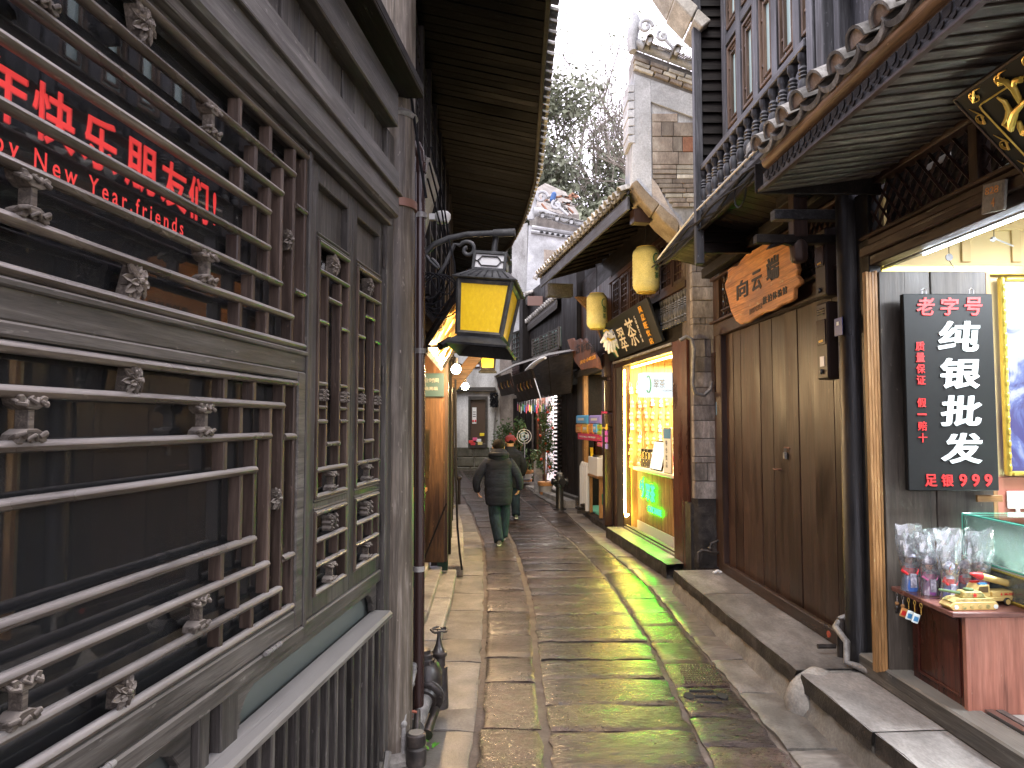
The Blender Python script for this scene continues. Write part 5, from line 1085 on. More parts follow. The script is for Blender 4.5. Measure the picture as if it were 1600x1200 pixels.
for k in range(6):
    t = thing('bracelet_tray', 'silver bangle on a cushion, ' + ['first', 'second', 'third', 'fourth', 'fifth', 'sixth'][k] + ' from the near end of the showcase', 'jewellery', (2.62 + .12 + .22 * (k % 2), 3.3 + .14 * k, 1.032), group='silver bangles on cushions in the showcase')
    MB().tube([(.05 * math.cos(a * .45), .05 * math.sin(a * .45), .05 + .03 * math.sin(a * .45)) for a in range(15)], .009, 6).build('bangle', M['steel'], t, 0, True); MB().ball((0, 0, .03), (.06, .06, .03), 10, 6).build('cushion', M['white'], t, 0, True)
# dolls in clear bags
dc = [(.85, .03, .04), (.8, .2, .45), (.85, .03, .03), (.85, .04, .4), (.85, .05, .08), (.75, .05, .4)]; sc2 = [(.06, .16, .5), (.35, .1, .4), (.05, .1, .5), (.5, .05, .2), (.2, .1, .4), (.05, .2, .5)]
dl = [(2.265, 4.1, .235, 'tallest doll, in a red coat, at the left end of the bagged dolls'), (2.32, 4.0, .21, 'doll in a pink blouse second from the left in its clear bag'), (2.37, 3.9, .2, 'doll in a red top and blue skirt at the front of the bagged dolls'), (2.43, 4.02, .19, 'doll in a magenta top fourth from the left in its bag'), (2.475, 3.93, .2, 'doll in a scarlet top fifth from the left in its bag'), (2.54, 3.9, .2, 'doll in a purple pink top nearest the showcase'), (2.34, 4.13, .2, 'doll in a teal top half hidden behind the others'), (2.45, 4.14, .2, 'doll in an orange top at the back beside the showcase')]
dc += [(.1, .5, .5), (.85, .35, .05)]; sc2 += [(.5, .05, .1), (.1, .1, .4)]
sm = plain('doll_skin', (.75, .5, .36), .5); hatm = stone('silver_headdress', ((.2, .2, .3), (.5, .5, .6), (.85, .85, .9)), 60, (.3, .5), .001, var=0); hairm = plain('doll_hair', (.02, .015, .015), .5)
for i, (x, y, h, lab) in enumerate(dl):
    t = thing('folk_doll', lab, 'doll', (x, y, .846)); k = h / .2; cm = plain('doll_top_%d' % i, dc[i], .7); sk_ = plain('doll_skirt_%d' % i, sc2[i], .7)
    MB().lathe([(.034 * k, 0), (.036 * k, .012 * k), (.03 * k, .05 * k), (.018 * k, .08 * k)], n=12).build('skirt', sk_, t, 0, True); MB().lathe([(.0345 * k, .004 * k), (.0355 * k, .01 * k), (.034 * k, .018 * k)], n=12).build('skirt_trim', M['gold2'], t)
    MB().lathe([(.018 * k, .07 * k), (.026 * k, .09 * k), (.024 * k, .11 * k), (.01 * k, .127 * k)], n=12).build('top', cm, t, 0, True)
    for s_ in (-1, 1): MB().tube([(s_ * .02 * k, 0, .115 * k), (s_ * .034 * k, -.006, .095 * k), (s_ * .02 * k, -.024 * k, .08 * k)], [.009 * k, .011 * k, .006 * k], 6).build('arm', cm, t, 0, True)
    MB().box(-.014 * k, .014 * k, -.036 * k, -.03 * k, .02 * k, .085 * k).build('apron', hatm, t); MB().lathe([(.028 * k, .112 * k), (.016 * k, .126 * k), (.01 * k, .13 * k)], n=12).build('collar', hatm, t, 0, True)
    hd = MB().ball((0, 0, .148 * k), (.02 * k, .02 * k, .021 * k), 12, 8).build('head', sm, t, 0, True)
    for s_ in (-1, 1): MB().ball((s_ * .008 * k, -.019 * k, .15 * k), .0028 * k, 6, 4).build('eye', hairm, hd)
    MB().ball((0, -.019 * k, .14 * k), (.004 * k, .002, .002 * k), 6, 4).build('mouth', M['redp'], hd)
    MB().ball((0, .006, .154 * k), (.022 * k, .02 * k, .022 * k), 10, 6).build('hair', hairm, t, 0, True)
    MB().lathe([(.03 * k, .16 * k), (.036 * k, .165 * k), (.034 * k, .178 * k), (.02 * k, .19 * k), (.01 * k, .2 * k)], n=16).build('headdress', hatm, t, 0, True)
    b_ = thing('clear_bag', 'clear plastic bag around the %s' % ['tallest doll', 'pink bloused doll', 'front doll in blue skirt', 'magenta topped doll', 'scarlet topped doll', 'doll nearest the showcase', 'half hidden teal doll', 'orange topped doll at the back'][i], 'plastic bag', (x, y, .847)); mb = MB(); n = 14; vs = []; fs = []
    n = 22; hb_ = .37 if i == 0 else .31 + .03 * (i % 3)
    zt = [(hb_ * q / 13, .046 - .008 * math.sin(q * .5) + .026 * (q / 13) ** 3) for q in range(14)]
    for z, r in zt:
        for q in range(n):
            a = q * 2 * math.pi / n; cr = noise.noise((math.cos(a) * 3.2, math.sin(a) * 3.2, z * 14 + i * 5)) + .6 * noise.noise((math.cos(a) * 9, math.sin(a) * 9, z * 40 + i * 3)); rr = r * (1 + (.22 if z > .16 else .1) * cr); flat = 1 - .75 * max(0, (z - .2) / .16)
            vs.append((rr * math.cos(a) * 1.12, rr * math.sin(a) * .8 * flat, z + .03 * (z / hb_) * noise.noise((a, z * 9, i))))
    for r in range(len(zt) - 1):
        for q in range(n): q2 = (q + 1) % n; fs.append((r * n + q, r * n + q2, (r + 1) * n + q2, (r + 1) * n + q))
    mb.add(vs, fs).build('bag_film', M['bag'], b_)
# toy tank
sand = stone('painted_camouflage', ((.12, .2, .09), (.5, .38, .13), (.62, .48, .2)), 30, (.4, .6), .0004, var=0)
sandp = plain('sand_paint', (.62, .45, .16), .45)
TK = thing('toy_tank', 'sand and green wooden toy tank with a red star at the front of the counter', 'toy', (2.35, 3.71, .846), R(4))
MB().prism([(-.135, .02), (-.11, .042), (.115, .042), (.13, .02), (.11, .0), (-.115, .0)], -.045, .045).build('track', sandp, TK, .003)
for sx in range(6): MB().lathe([(.0115, -.001), (.0115, .003), (.004, .004)], (-.1 + sx * .042, -.047, .018), 10, 'y').build('wheel', M['silv'] if sx in (0, 5) else sand, TK)
MB().prism([(-.12, .042), (-.09, .058), (.1, .058), (.12, .042)], -.04, .04).build('hull', sand, TK, .002); MB().prism([(-.055, .058), (-.045, .09), (.05, .09), (.075, .058)], -.032, .032).build('turret', sand, TK, .004); MB().lathe([(.024, .09), (.024, .1), (.018, .102)], (.0, 0, 0), 12).build('hatch', plain('tank_green', (.1, .16, .07), .5), TK)
MB().tube([(-.05, 0, .078), (-.16, 0, .098)], [.008, .006], 8).build('gun_barrel', bpy.data.materials['tank_green'], TK, 0, True)
def star(r): return [(r * (1 if k % 2 == 0 else .42) * math.sin(k * math.pi / 5), r * (1 if k % 2 == 0 else .42) * math.cos(k * math.pi / 5)) for k in range(10)]
MB().prism([(x + .01, z + .073) for x, z in star(.014)], -.0345, -.0325).build('red_star', M['redp'], TK)
TR = thing('toy_truck', 'sand coloured toy rocket truck with a red nosed rocket behind the tank', 'toy', (2.53, 3.8, .846), R(8))
MB().box(-.13, .14, -.04, .04, .022, .045).build('chassis', sandp, TR, .003); MB().prism([(-.13, .045), (-.12, .085), (-.1, .108), (-.045, .108), (-.04, .045)], -.038, .038).build('cab', sandp, TR, .002); MB().prism([(-.115, .07), (-.105, .1), (-.055, .1), (-.055, .07)], -.0395, .0395).build('cab_window', M['frosty'] if 'frosty' in M else plain('toy_window', (.12, .08, .04), .3), TR)
MB().box(-.03, .14, -.038, .038, .045, .07).build('bed', sandp, TR, .002); text('M-062', M['redp'], TR, (.07, -.0385, .057), (1, 0, 0), (0, 0, 1), .06, .014, .001); MB().prism([(x + .022, z + .057) for x, z in star(.008)], -.04, -.038).build('red_star', M['redp'], TR)
for sx in (-.09, .05, .1): MB().lathe([(.02, -.006), (.02, .006)], (sx, -.042, .02), 14, 'y').build('wheel', M['black'], TR, .002); MB().lathe([(.014, -.0), (.012, .003)], (sx, -.05, .02), 12, 'y').build('wheel_hub', M['redp'] if sx == .1 else sandp, TR)
rk = MB().tube([(.13, 0, .095), (-.06, 0, .145)], [.018, .018], 12).build('rocket', sandp, TR, 0, True); MB().tube([(-.06, 0, .145), (-.1, 0, .1555), (-.125, 0, .162)], [.021, .013, .003], 12).build('rocket_nose', M['redp'], rk, 0, True); MB().tube([(.13, 0, .095), (.15, 0, .09)], [.014, .01], 10).build('rocket_tail', M['blueink'], rk, 0, True)
for dy in (-.026, .026): MB().box(-.1, -.055, dy - .008, dy + .008, .108, .116).build('roof_light', M['blueink'] if dy < 0 else M['redp'], TR)
for k in range(5):
    y = 4.13 - k * .06; lab = ['dark bear figure keychain hanging at the back of the shelf edge', 'dark figure keychain second from the back on the shelf edge', 'gold ring keychain with an orange tag on the shelf edge', 'gold ring keychain with a blue and white tag on the shelf edge', 'gold ring keychain with a picture card nearest the viewer'][k]
    t = thing('keychain', lab, 'keychain', (2.205, y, .825)); mt = M['gold'] if k > 1 else M['chrome']
    MB().tube([(0, .012 * math.cos(a * .7), -.012 + .012 * math.sin(a * .7)) for a in range(10)], .002, 4).build('ring', mt, t)
    for q in range(4): MB().ball((0, 0, -.03 - q * .009), (.002, .004, .005), 5, 4).build('link', mt, t)
    if k < 2: MB().ball((0, 0, -.085), (.014, .012, .018), 8, 6).build('figure_body', M['iron'], t, 0, True); MB().ball((0, 0, -.06), .012, 8, 6).build('figure_head', M['tan'], t, 0, True); [MB().ball((-.006 + .012 * s_, 0, -.107), (.006, .006, .012), 6, 5).build('figure_leg', M['iron'], t, 0, True) for s_ in (0, 1)]
    else: MB().box(-.018, .018, -.003, .003, -.11, -.06, Matrix.Rotation(R(20), 4, 'Y')).build('tag', M['orange'] if k == 2 else M['silv'], t, .002); MB().box(-.012, .012, -.004, -.003, -.1, -.075, Matrix.Rotation(R(20), 4, 'Y')).build('tag_print', M['blueink'] if k > 2 else M['redp'], t)
# number plaque
u, z = RW.px(1552, 308, .075); np_ = thing('number_plaque', 'small worn wooden plaque with orange digits nailed on the lintel', 'plaque', RW.P(u, .062, z), RW.rz)
mt_ = Matrix.Rotation(R(-8), 4, 'Y'); MB().box(-.075, .075, 0, .015, -.07, .07, mt_).build('board', M['conc'], np_, .002); MB().box(-.06, .06, .0155, .018, .012, .055, mt_).build('grey_band', M['galv'], np_)
text('828', M['orange'], np_, (0, .0185, .034), (-1, 0, -.14), (-.14, 0, 1), .09, .035, .002); text('4', M['orange'], np_, (0, .016, -.025), (-1, 0, -.14), (-.14, 0, 1), .022, .04, .002)
# big black and gold board at the top right
GB = thing('black_gold_signboard', 'large tilted black signboard with gold carved character and cloud border at top right', 'signboard')
P0 = Vector(RW.P(-1.83, .45, 3.2)); P1 = Vector(RW.P(-1.83, .03, 2.74)); dirA = Vector((-RW.d[0], -RW.d[1], 0)); dn = (P1 - P0).normalized(); NB = dirA.cross(dn).normalized()
if NB.x > 0: NB = -NB
Hh = (P1 - P0).length; Lb = 2.0
def bp3(a, b_, h=0): return tuple(P0 + dirA * a + dn * b_ + NB * h)
def bslab(name, mat, a0, a1, b0, b1, h0, h1, bev=.003): return MB().add([bp3(a, b_, h) for h in (h0, h1) for b_ in (b0, b1) for a in (a0, a1)], [(0, 2, 3, 1), (4, 5, 7, 6), (0, 1, 5, 4), (2, 6, 7, 3), (0, 4, 6, 2), (1, 3, 7, 5)]).build(name, mat, GB, bev)
bslab('board', M['blackb'], 0, Lb, 0, Hh, -.04, 0); 
for a0, a1, b0, b1 in ((0, Lb, 0, .012), (0, .012, .012, Hh)): bslab('board_edge', M['bz'], a0, a1, b0, b1, 0, .004)
MB().tube([bp3(.085, Hh - .02, .003), bp3(.085, .11, .003), bp3(.09, .09, .003), bp3(.105, .085, .003), bp3(Lb, .085, .003)], .004, 6).build('border_line', M['goldc'], GB, 0, True)
def cloud(a, b_, sw=1):
    mb = MB()
    for j, (r, ph) in enumerate(((.022, 0), (.013, 2))): mb.tube([bp3(a + r * math.cos(q * .5 + ph), b_ + r * math.sin(q * .5 + ph) * sw, .003) for q in range(11)], .003, 5)
    if sw > 0: mb.tube([bp3(a - .02, b_ + .016, .003), bp3(a + .02, b_ - .024, .003), bp3(a + .055, b_ - .02, .003)], [.006, .0045, .001], 5)
    else: mb.tube([bp3(a, b_ + .026, .003), bp3(a + .018, b_ - .014, .003), bp3(a - .008, b_ - .065, .003)], [.006, .0045, .001], 5)
    mb.build('gilt_cloud', M['gold'], GB, 0, True)
for k in range(6): cloud(.1 + k * .15, .045)
for k in range(4): cloud(.045, .14 + k * .15, -1)
def onb(x, y):
    a = (x - 800) / FPX; b_ = (600 - y) / FPX; c_, s_ = math.cos(TILT), math.sin(TILT); r = Vector((a, c_ - b_ * s_, s_ + b_ * c_)); o = Vector((0, 0, EYE)); t = (P0 - o).dot(NB) / r.dot(NB); return o + r * t + NB * .008
def stroke(pts, rs): MB().tube([tuple(onb(*p)) for p in pts], rs, 8).build('carved_stroke', M['goldc'], GB, 0, True)
stroke([(1558, 124), (1574, 126), (1586, 136), (1593, 150), (1597, 160)], [(.004, .006), (.012, .012), (.016, .014), (.013, .012), (.008, .008)])
stroke([(1598, 122), (1588, 124), (1585, 136)], [.014, .012, .01]); stroke([(1560, 150), (1572, 157), (1579, 170), (1576, 184), (1569, 193)], [.004, .01, .013, .012, .006]); stroke([(1570, 192), (1582, 198), (1584, 186), (1589, 172), (1600, 160)], [.006, .018, .018, .014, .01]); stroke([(1594, 188), (1596, 196), (1602, 206)], [.008, .012, .014])
stroke([(1600, 160), (1625, 140), (1650, 150)], [.01, .016, .01]); stroke([(1600, 206), (1640, 180), (1680, 170)], [.014, .018, .01])
# cable bundle along the eaves
mb = MB()
for j in range(5):
    mb.tube([RW.P(3.0 - k * .36, .6 + .012 * j + .03 * math.sin(k * 1.1 + j * 1.7), 3.56 - .01 * j + .035 * math.sin(k * .9 + j * 2.3)) for k in range(9)] + [RW.P(-.3, .68, 3.5), RW.P(-.62, .75, 3.45)], .008, 5)
mb.tube([RW.P(.2 - .12 * math.cos(a * .5), .66, 3.45 - .1 * math.sin(a * .5)) for a in range(10)], .006, 5)
tag(mb.build('eave_cables', M['rubber'], None, 0, True), 'bundle of black cables sagging along the edge under the balcony', 'cables')
tag(MB().tube([RW.P(2.9, .62, 3.6), RW.P(1.5, .63, 3.68), RW.P(-.4, .64, 3.66)], .009, 6).build('white_cable', M['white'], None, 0, True), 'single white cable running below the balcony balusters', 'cable')
# ============================================================ GABLE FIREWALL AND BRICK PIER
def capping(par, P, L_, slope, s_, left_horn=True, n_d=3):
    """tiled, plastered capping that sweeps up into a curled horn; P = high/left end, runs to +x and down"""
    X = lambda d: P[0] + d; Z = lambda d: P[2] - slope * d; yy = P[1]
    pts = [(X(-.02 * s_), yy, Z(0) + .62 * s_), (X(-.0), yy, Z(0) + .45 * s_), (X(.01 * s_), yy, Z(0) + .3 * s_), (X(.1 * s_), yy, Z(.1) + .16 * s_), (X(L_ * .4), yy, Z(L_ * .4) + .1 * s_), (X(L_), yy, Z(L_) + .1 * s_)]
    MB().tube([(X(-.07 * s_), yy, Z(0) - .1 * s_), (X(-.09 * s_), yy, Z(0) + .12 * s_), (X(-.06 * s_), yy, Z(0) + .38 * s_), (X(.02 * s_), yy, Z(0) + .58 * s_), (X(-.0), yy, Z(0) + .74 * s_), (X(-.05 * s_), yy, Z(0) + .86 * s_)], [(.09 * s_, .07), (.12 * s_, .08), (.14 * s_, .08), (.12 * s_, .07), (.07 * s_, .045), .01], 10, up=(0, 1, 0)).build('curled_horn', M['plaster'], par, 0, True)
    MB().tube([(X(.0), yy, Z(0) + .1 * s_), (X(.16 * s_), yy, Z(.16) + .14 * s_), (X(L_ * .55), yy, Z(L_ * .55) + .05 * s_), (X(L_), yy, Z(L_) + .04 * s_)], [.13 * s_, .115 * s_, .09 * s_, .09 * s_], 10).build('ridge', M['plaster'], par, 0, True)
    MB().tube([(X(.2 * s_ + .17 * s_ * (1 - i / 26) * math.cos(i * .4)), yy - .07, Z(.1) + .5 * s_ + .17 * s_ * (1 - i / 26) * math.sin(i * .4)) for i in range(20)], .045 * s_, 7).build('scroll', M['plaster'], par, 0, True)
    MB().tube([(X(.6 * s_ + .14 * s_ * (1 - i / 22) * math.cos(2 + i * .42)), yy - .06, Z(.4 * s_) + .36 * s_ + .13 * s_ * (1 - i / 22) * math.sin(2 + i * .42)) for i in range(17)] + [(X(.9 * s_), yy - .05, Z(.9 * s_) + .2 * s_)], .04 * s_, 7).build('scroll', M['plaster'], par, 0, True)
    k = 0; d = .16 * s_
    while d < L_ - .02:
        MB().tube([(X(d), yy - .12, Z(d) + .1 * s_), (X(d - .07 * s_), yy + .1, Z(d) + .32 * s_ - .1 * d)], .018 * s_, 6).build('roof_tile', M['tile'], par, 0, True); d += .045 * s_
    for k in range(n_d):
        d = .22 * s_ + k * (L_ - .3 * s_) / max(1, n_d - 1); r = .085 * s_
        MB().prism([(X(d) + r * math.cos(R(a)), Z(d) + r * math.sin(R(a))) for a in range(-20, 201, 22)] + [(X(d) + r * .72 * math.cos(R(a)), Z(d) + r * .72 * math.sin(R(a))) for a in range(200, -21, -22)], yy - .3, yy - .05).build('tile_arch', M['tile'], par)
        MB().prism([(X(d) + .6 * r * math.cos(R(a)), Z(d) - .01 + .75 * r * math.sin(R(a))) for a in range(180, 361, 30)] + [(X(d) + .6 * r, Z(d) + .03 * s_), (X(d) - .6 * r, Z(d) + .03 * s_)], yy - .27, yy - .2).build('plaster_drip', M['plaster'], par)
        if k < n_d - 1:
            dm = d + (L_ - .3 * s_) / max(1, n_d - 1) / 2
            MB().tube([(X(dm) + r * math.cos(R(a)), yy - .2, Z(dm) - .01 + r * .6 * math.sin(R(a))) for a in range(180, 361, 30)], .02 * s_, 6).build('pan_tile', M['tile'], par, 0, True)
GW = thing('fire_gable', 'tall brick gable with white plaster border and a curled white horn above the tea shop', 'gable wall', (0, 0, 0))
YG = 8.0
outg = [(1.36, 4.51), (1.40, 5.86), (2.18, 5.5), (2.18, 3.6), (2.03, 3.72), (1.87, 3.97), (1.66, 4.24)]
MB().prism(outg, YG + .02, YG + .42, 'xz').build('wall_core', M['plasterd'], GW)
MB().prism([(1.37, 4.5), (1.41, 5.82), (1.6, 5.73), (1.6, 4.35), (1.5, 4.36)], YG - .012, YG + .02, 'xz').build('white_border', M['plaster'], GW, .004)
MB().prism([(1.41, 5.822), (2.17, 5.54), (2.17, 5.27), (1.602, 5.485), (1.6, 5.73)], YG - .01, YG + .018, 'xz').build('white_border', M['plaster'], GW, .004)
MB().prism([(1.52, 4.36), (1.6, 4.345), (1.6, 4.6), (1.68, 4.5), (1.8, 4.25), (2.0, 4.0), (2.17, 3.9), (2.17, 3.62), (2.03, 3.75), (1.87, 4.0), (1.68, 4.26)], YG - .008, YG + .016, 'xz').build('plaster_apron', M['plasterw'] if 'plasterw' in M else M.setdefault('plasterw', stone('beige_plaster', ((.38, .31, .25), (.5, .43, .37), (.6, .56, .52)), 3)), GW, .004)
co = [(1.355, 4.51), (1.43, 4.38), (1.52, 4.26), (1.60, 4.17), (1.71, 4.08), (1.80, 4.0), (1.88, 3.93), (1.95, 3.82), (2.0, 3.74), (2.05, 3.69)]
ci = [(1.42, 4.56), (1.50, 4.46), (1.59, 4.36), (1.68, 4.28), (1.77, 4.19), (1.86, 4.12), (1.90, 4.05), (2.0, 3.93), (2.06, 3.83), (2.12, 3.72)]
for a, b_ in ((0, 3), (3, 6), (6, 9)):
    p = [(x - .0, z) for x, z in co[a:b_ + 1]] + ci[a:b_ + 1][::-1]
    if a: p[0] = (p[0][0] + .02, p[0][1] + .02)
    MB().prism(p, YG - .06, YG + .4, 'xz').build('corbel_block', M['corbel'], GW, .012)
def brickrow(par, x0, x1, z0, z1, y, lens, mats, th=.02, name='brick', gap=.006, ztop=None):
    x = x0
    while x < x1 - .02:
        L_ = min(random.choice(lens), x1 - x)
        if x1 - x - L_ < .04: L_ = x1 - x
        zt = z1 if ztop is None else min(z1, ztop(x + L_))
        if zt > z0 + .02: MB().box(x + gap / 2, x + L_ - gap / 2, y - random.uniform(.002, .012), y + th, z0 + gap / 2, zt - gap / 2).build(name, M[random.choice(mats)], par, .005)
        x += L_
zr = 5.42; tf = lambda x: 5.47 - .37 * (x - 1.6) + .0
rows = []
z = 5.46
for h in (.21, .17, .18, .15): rows.append((z - h, z)); z -= h
for k in range(9): rows.append((z - .055, z)); z -= .055
for i, (a, b_) in enumerate(rows):
    x0 = 1.61 + max(0, 4.62 - b_) * .72
    brickrow(GW, x0, 2.17, a, b_, YG, [.11, .14, .24, .3] if i < 4 else [.2, .28], ['brick', 'brick', 'brick', 'brickr'] if i < 4 else ['brick', 'corbelg', 'brick'], ztop=tf)
for k in range(3):
    x = 1.41
    while x < 2.15:
        L_ = random.uniform(.14, .24); za = 5.99 - (x - 1.4) * .37 - k * .05
        MB().box(0, L_ - .006, YG - .03 - .02 * (3 - k) / 2, YG + .05, -.022, .022, Matrix.Translation((x, 0, za)) @ Matrix.Rotation(R(20), 4, 'Y')).build('coping_brick', M[random.choice(['corbelg', 'brick'])], GW, .005); x += L_
MB().prism([(1.42, 5.8), (1.42, 6.1), (2.2, 5.8), (2.2, 5.5)], YG + .0, YG + .42, 'xz').build('coping_core', M['conc'], GW)
capping(GW, (1.43, YG - .02, 6.12), .76, .38, .5, n_d=3)
for k in range(7): MB().prism([(1.34 - .012 * (k % 2), 5.0 + .1 * k), (1.41, 5.0 + .1 * k), (1.41, 5.09 + .1 * k), (1.33, 5.08 + .1 * k)], YG - .02, YG + .35, 'xz').build('side_moulding', M['plaster'], GW, .004)
PR = thing('brick_pier', 'narrow grey brick pier between the tea shop and the plank shutters', 'pier', (0, 0, 0))
PY = 7.92; MB().box(2.03, 2.32, PY + .015, PY + .5, 0, 3.75).build('pier_core', M['mortar'], PR)
z = .95; i = 0
while z < 3.72:
    h = random.choice([.15, .2, .17, .07]) if i % 3 else .2
    brickrow(PR, 2.02, 2.325, z, min(z + h, 3.74), PY, [.06, .09, .15, .3] if i % 2 else [.3], ['brickp'], .1); z += h; i += 1
vs = []; fs = []; nx, nz = 7, 14
for r in range(nz):
    for c in range(nx):
        vs.append((1.995 + .35 * c / (nx - 1), PY - .02 + .035 * noise.noise((c * .9, r * .8, 5)) - (.0 if c not in (0, nx - 1) else -.06), .2 + .76 * r / (nz - 1)))
for r in range(nz - 1):
    for c in range(nx - 1): q = r * nx + c; fs.append((q, q + 1, q + nx + 1, q + nx))
MB().add(vs, fs).build('rough_base_stone', M['stepd'], PR, 0, True)
MB().box(1.98, 2.34, PY + .02, PY + .4, .0, .9).build('base_core', M['stepd'], PR)
eb = thing('switch_box', 'brown metal switch box on the pier beside the orange sign', 'meter box', (2.3, 7.78, 2.35)); MB().box(-.09, .09, -.05, .08, -.22, .22).build('casing', M['pipe'], eb, .008); [MB().lathe([(.022, -.006), (.022, 0)], (.03, -.05, z_), 12, 'y').build('knob', M['pipe'], eb) for z_ in (.12, -.1)]
MB().tube([(0, -.02, -.22), (.02, -.03, -.3), (.05, -.02, -.32)], .012, 8).build('red_cable', plain('red_rubber', (.3, .03, .02), .5), eb)
cp = MB().tube([at(*p, 7.72) for p in ((1062, 532), (1072, 526), (1080, 530), (1084, 545), (1083, 575), (1082, 600), (1087, 615), (1100, 618), (1110, 608), (1112, 596))], .021, 10, )
tag(cp.build('cable_conduit', M['galv'], None, 0, True), 'thick grey cable looping from the tea shop to the switch box', 'cable')
gt = thing('wall_tap_pipe', 'dark iron pipe and tap at the foot of the brick pier', 'pipe', (2.16, 7.72, .3))
MB().tube([(-.16, 0, 0), (-.16, 0, .1), (-.12, 0, .13), (.12, 0, .09), (.12, 0, -.02)], .017, 8).build('pipe_run', M['iron'], gt, 0, True); MB().tube([(-.03, 0, .12), (-.02, 0, .2), (.06, 0, .23), (.14, .02, .24)], .015, 8).build('branch_pipe', M['iron'], gt, 0, True); MB().ball((-.03, 0, .15), .026, 10, 8).build('tap_body', M['iron'], gt, 0, True); MB().tube([(.14, .06, -.05), (.14, .06, .4)], .012, 8).build('riser', M['galv'], gt)
mb = MB(); vs = []
for k in range(3): mb.ball((k * .03, .01 * k, .012 * (k % 2)), (.025, .018, .014), 6, 5)
pp = mb.build('crumpled_paper', M['white'], None); pp.location = RW.P(2.55, .15, .26); tag(pp, 'scrap of crumpled white paper on the stone step below the pier', 'litter')
bt = thing('blue_tag', 'tiny blue tag on the wall between the switch box and the shutters', 'tag', RW.P(2.83, .01, 1.95), RW.rz); MB().box(-.03, .03, 0, .004, -.07, .07).build('plate', M['blueink'], bt)

# ============================================================ TEA SHOP
TH = thing('tea_shop', 'brightly lit tea shop with yellow interior and tiled eave beyond the brick pier', 'shop', TW.loc, TW.rz)
def tb_(name, mat, *b_, parent=None, bev=.004, label=None): return box(name, mat if not isinstance(mat, str) else M[mat], parent or TH, *b_, bev=bev, label=label)
tb_('red_wood_post', 'red', -.2, -.03, -.02, .08, .15, 2.78); tb_('red_wood_post', 'red', -.025, .16, -.02, .06, .15, 2.78); tb_('red_wood_post', 'red', .165, .38, -.02, .05, .15, 2.78)
tb_('jamb', 'bz', 2.8, 2.86, -.1, .02, .18, 2.76); tb_('jamb_panel', 'gz', 2.87, 3.25, -.03, .01, .05, 2.76); tb_('jamb_post', 'bz', 3.25, 3.36, -.04, .04, .0, 2.9)
tb_('lintel', 'bx', .38, 3.4, -.05, .03, 2.68, 2.74); tb_('lintel_pipe', 'galv', .38, 3.3, .03, .06, 2.75, 2.78, bev=0)
tb_('sill', 'galv', .38, 2.8, -.12, .03, .17, .2, bev=0); tb_('track', 'gx', .38, 2.8, -.04, .0, .2, .225)
yel = wood('pale_yellow_boards', (.38, .22, .06), (.5, .31, .1), (.58, .38, .15), 'z', rough=.5, bmp=.0005, var=.05)
tb_('shop_floor', plain('pale_floor', (.4, .38, .34), .4), .3, 3.3, -2.5, -.1, .12, .18); tb_('shop_ceiling', yel, .3, 3.3, -2.5, -.06, 2.76, 2.8)
for k in range(15): tb_('back_wall_board', yel, .35 + k * .2, .545 + k * .2, -1.6, -1.57, .18, 2.76, bev=.002)
tb_('side_wall', yel, .3, .35, -2.5, -.06, .18, 2.76)
for k in range(8): tb_('side_wall_board', yel, 2.78, 2.8, -1.57 + k * .185, -1.39 + k * .185, .18, 2.76, bev=.002)
for k, (u, n_) in enumerate(((.9, -.4), (1.5, -.6), (2.1, -.5), (2.5, -.9), (1.2, -1.1))):
    MB().lathe([(.05, -.006), (.05, 0)], (u, n_, 2.76), 14).build('downlight', M['downl'], TH)
for u in (1.0, 2.1):
    L_ = bpy.data.lights.new('tea_light', 'AREA'); L_.energy = 31; L_.size = .7; L_.color = (1, .86, .55); lo = bpy.data.objects.new('tea_light', L_); col.objects.link(lo); lo.parent = TH; lo.location = (u, -.75, 2.7)
MB().tube([(2.78, .0, 2.62), (2.78, .01, .6), (2.76, .015, .42), (2.7, .015, .36), (2.62, .0, .4)], .016, 8).build('led_tube', M['warmled'], TH, 0, True)
MB().box(.5, 2.7, -.11, -.09, 2.64, 2.66).build('led_strip', M['warmled'], TH)
# charms on the wall
chm = MB(); chm.tube([(-.012, 0, .05), (-.02, 0, .1), (0, 0, .15), (.02, 0, .1), (.012, 0, .05)], .0045, 5); chm.ball((0, 0, .02), (.035, .02, .035), 8, 6); chm.box(-.03, .03, -.02, .02, -.07, -.02); cm = chm.mesh('charm', M['white'], 0, True)
cls = [plain('charm_col_%d' % i, c, .5) for i, c in enumerate(((.75, .72, .66), (.7, .55, .3), (.6, .45, .4), (.5, .6, .7), (.75, .5, .2)))]
cms = []
for c in cls:
    me = cm.copy(); me.materials.clear(); me.materials.append(c); cms.append(me)
for r in range(7):
    for k in range(7):
        o = bpy.data.objects.new('hanging_charm', random.choice(cms)); col.objects.link(o); o.location = TW.P(2.755, -.1 - k * .115 + random.uniform(-.015, .015), 2.3 - r * .19 + random.uniform(-.02, .02)); o.rotation_euler = (0, random.uniform(-.2, .2), TW.rz + 1.57); o.scale = (.85,) * 3
        tag(o, 'small looped charm in the %s row of the tea shop wall, %s from the door' % (['top', 'second', 'third', 'fourth', 'fifth', 'sixth', 'lowest'][r], ['first', 'second', 'third', 'fourth', 'fifth', 'sixth', 'seventh'][k]), 'charm', 'charms hanging on the tea shop wall')
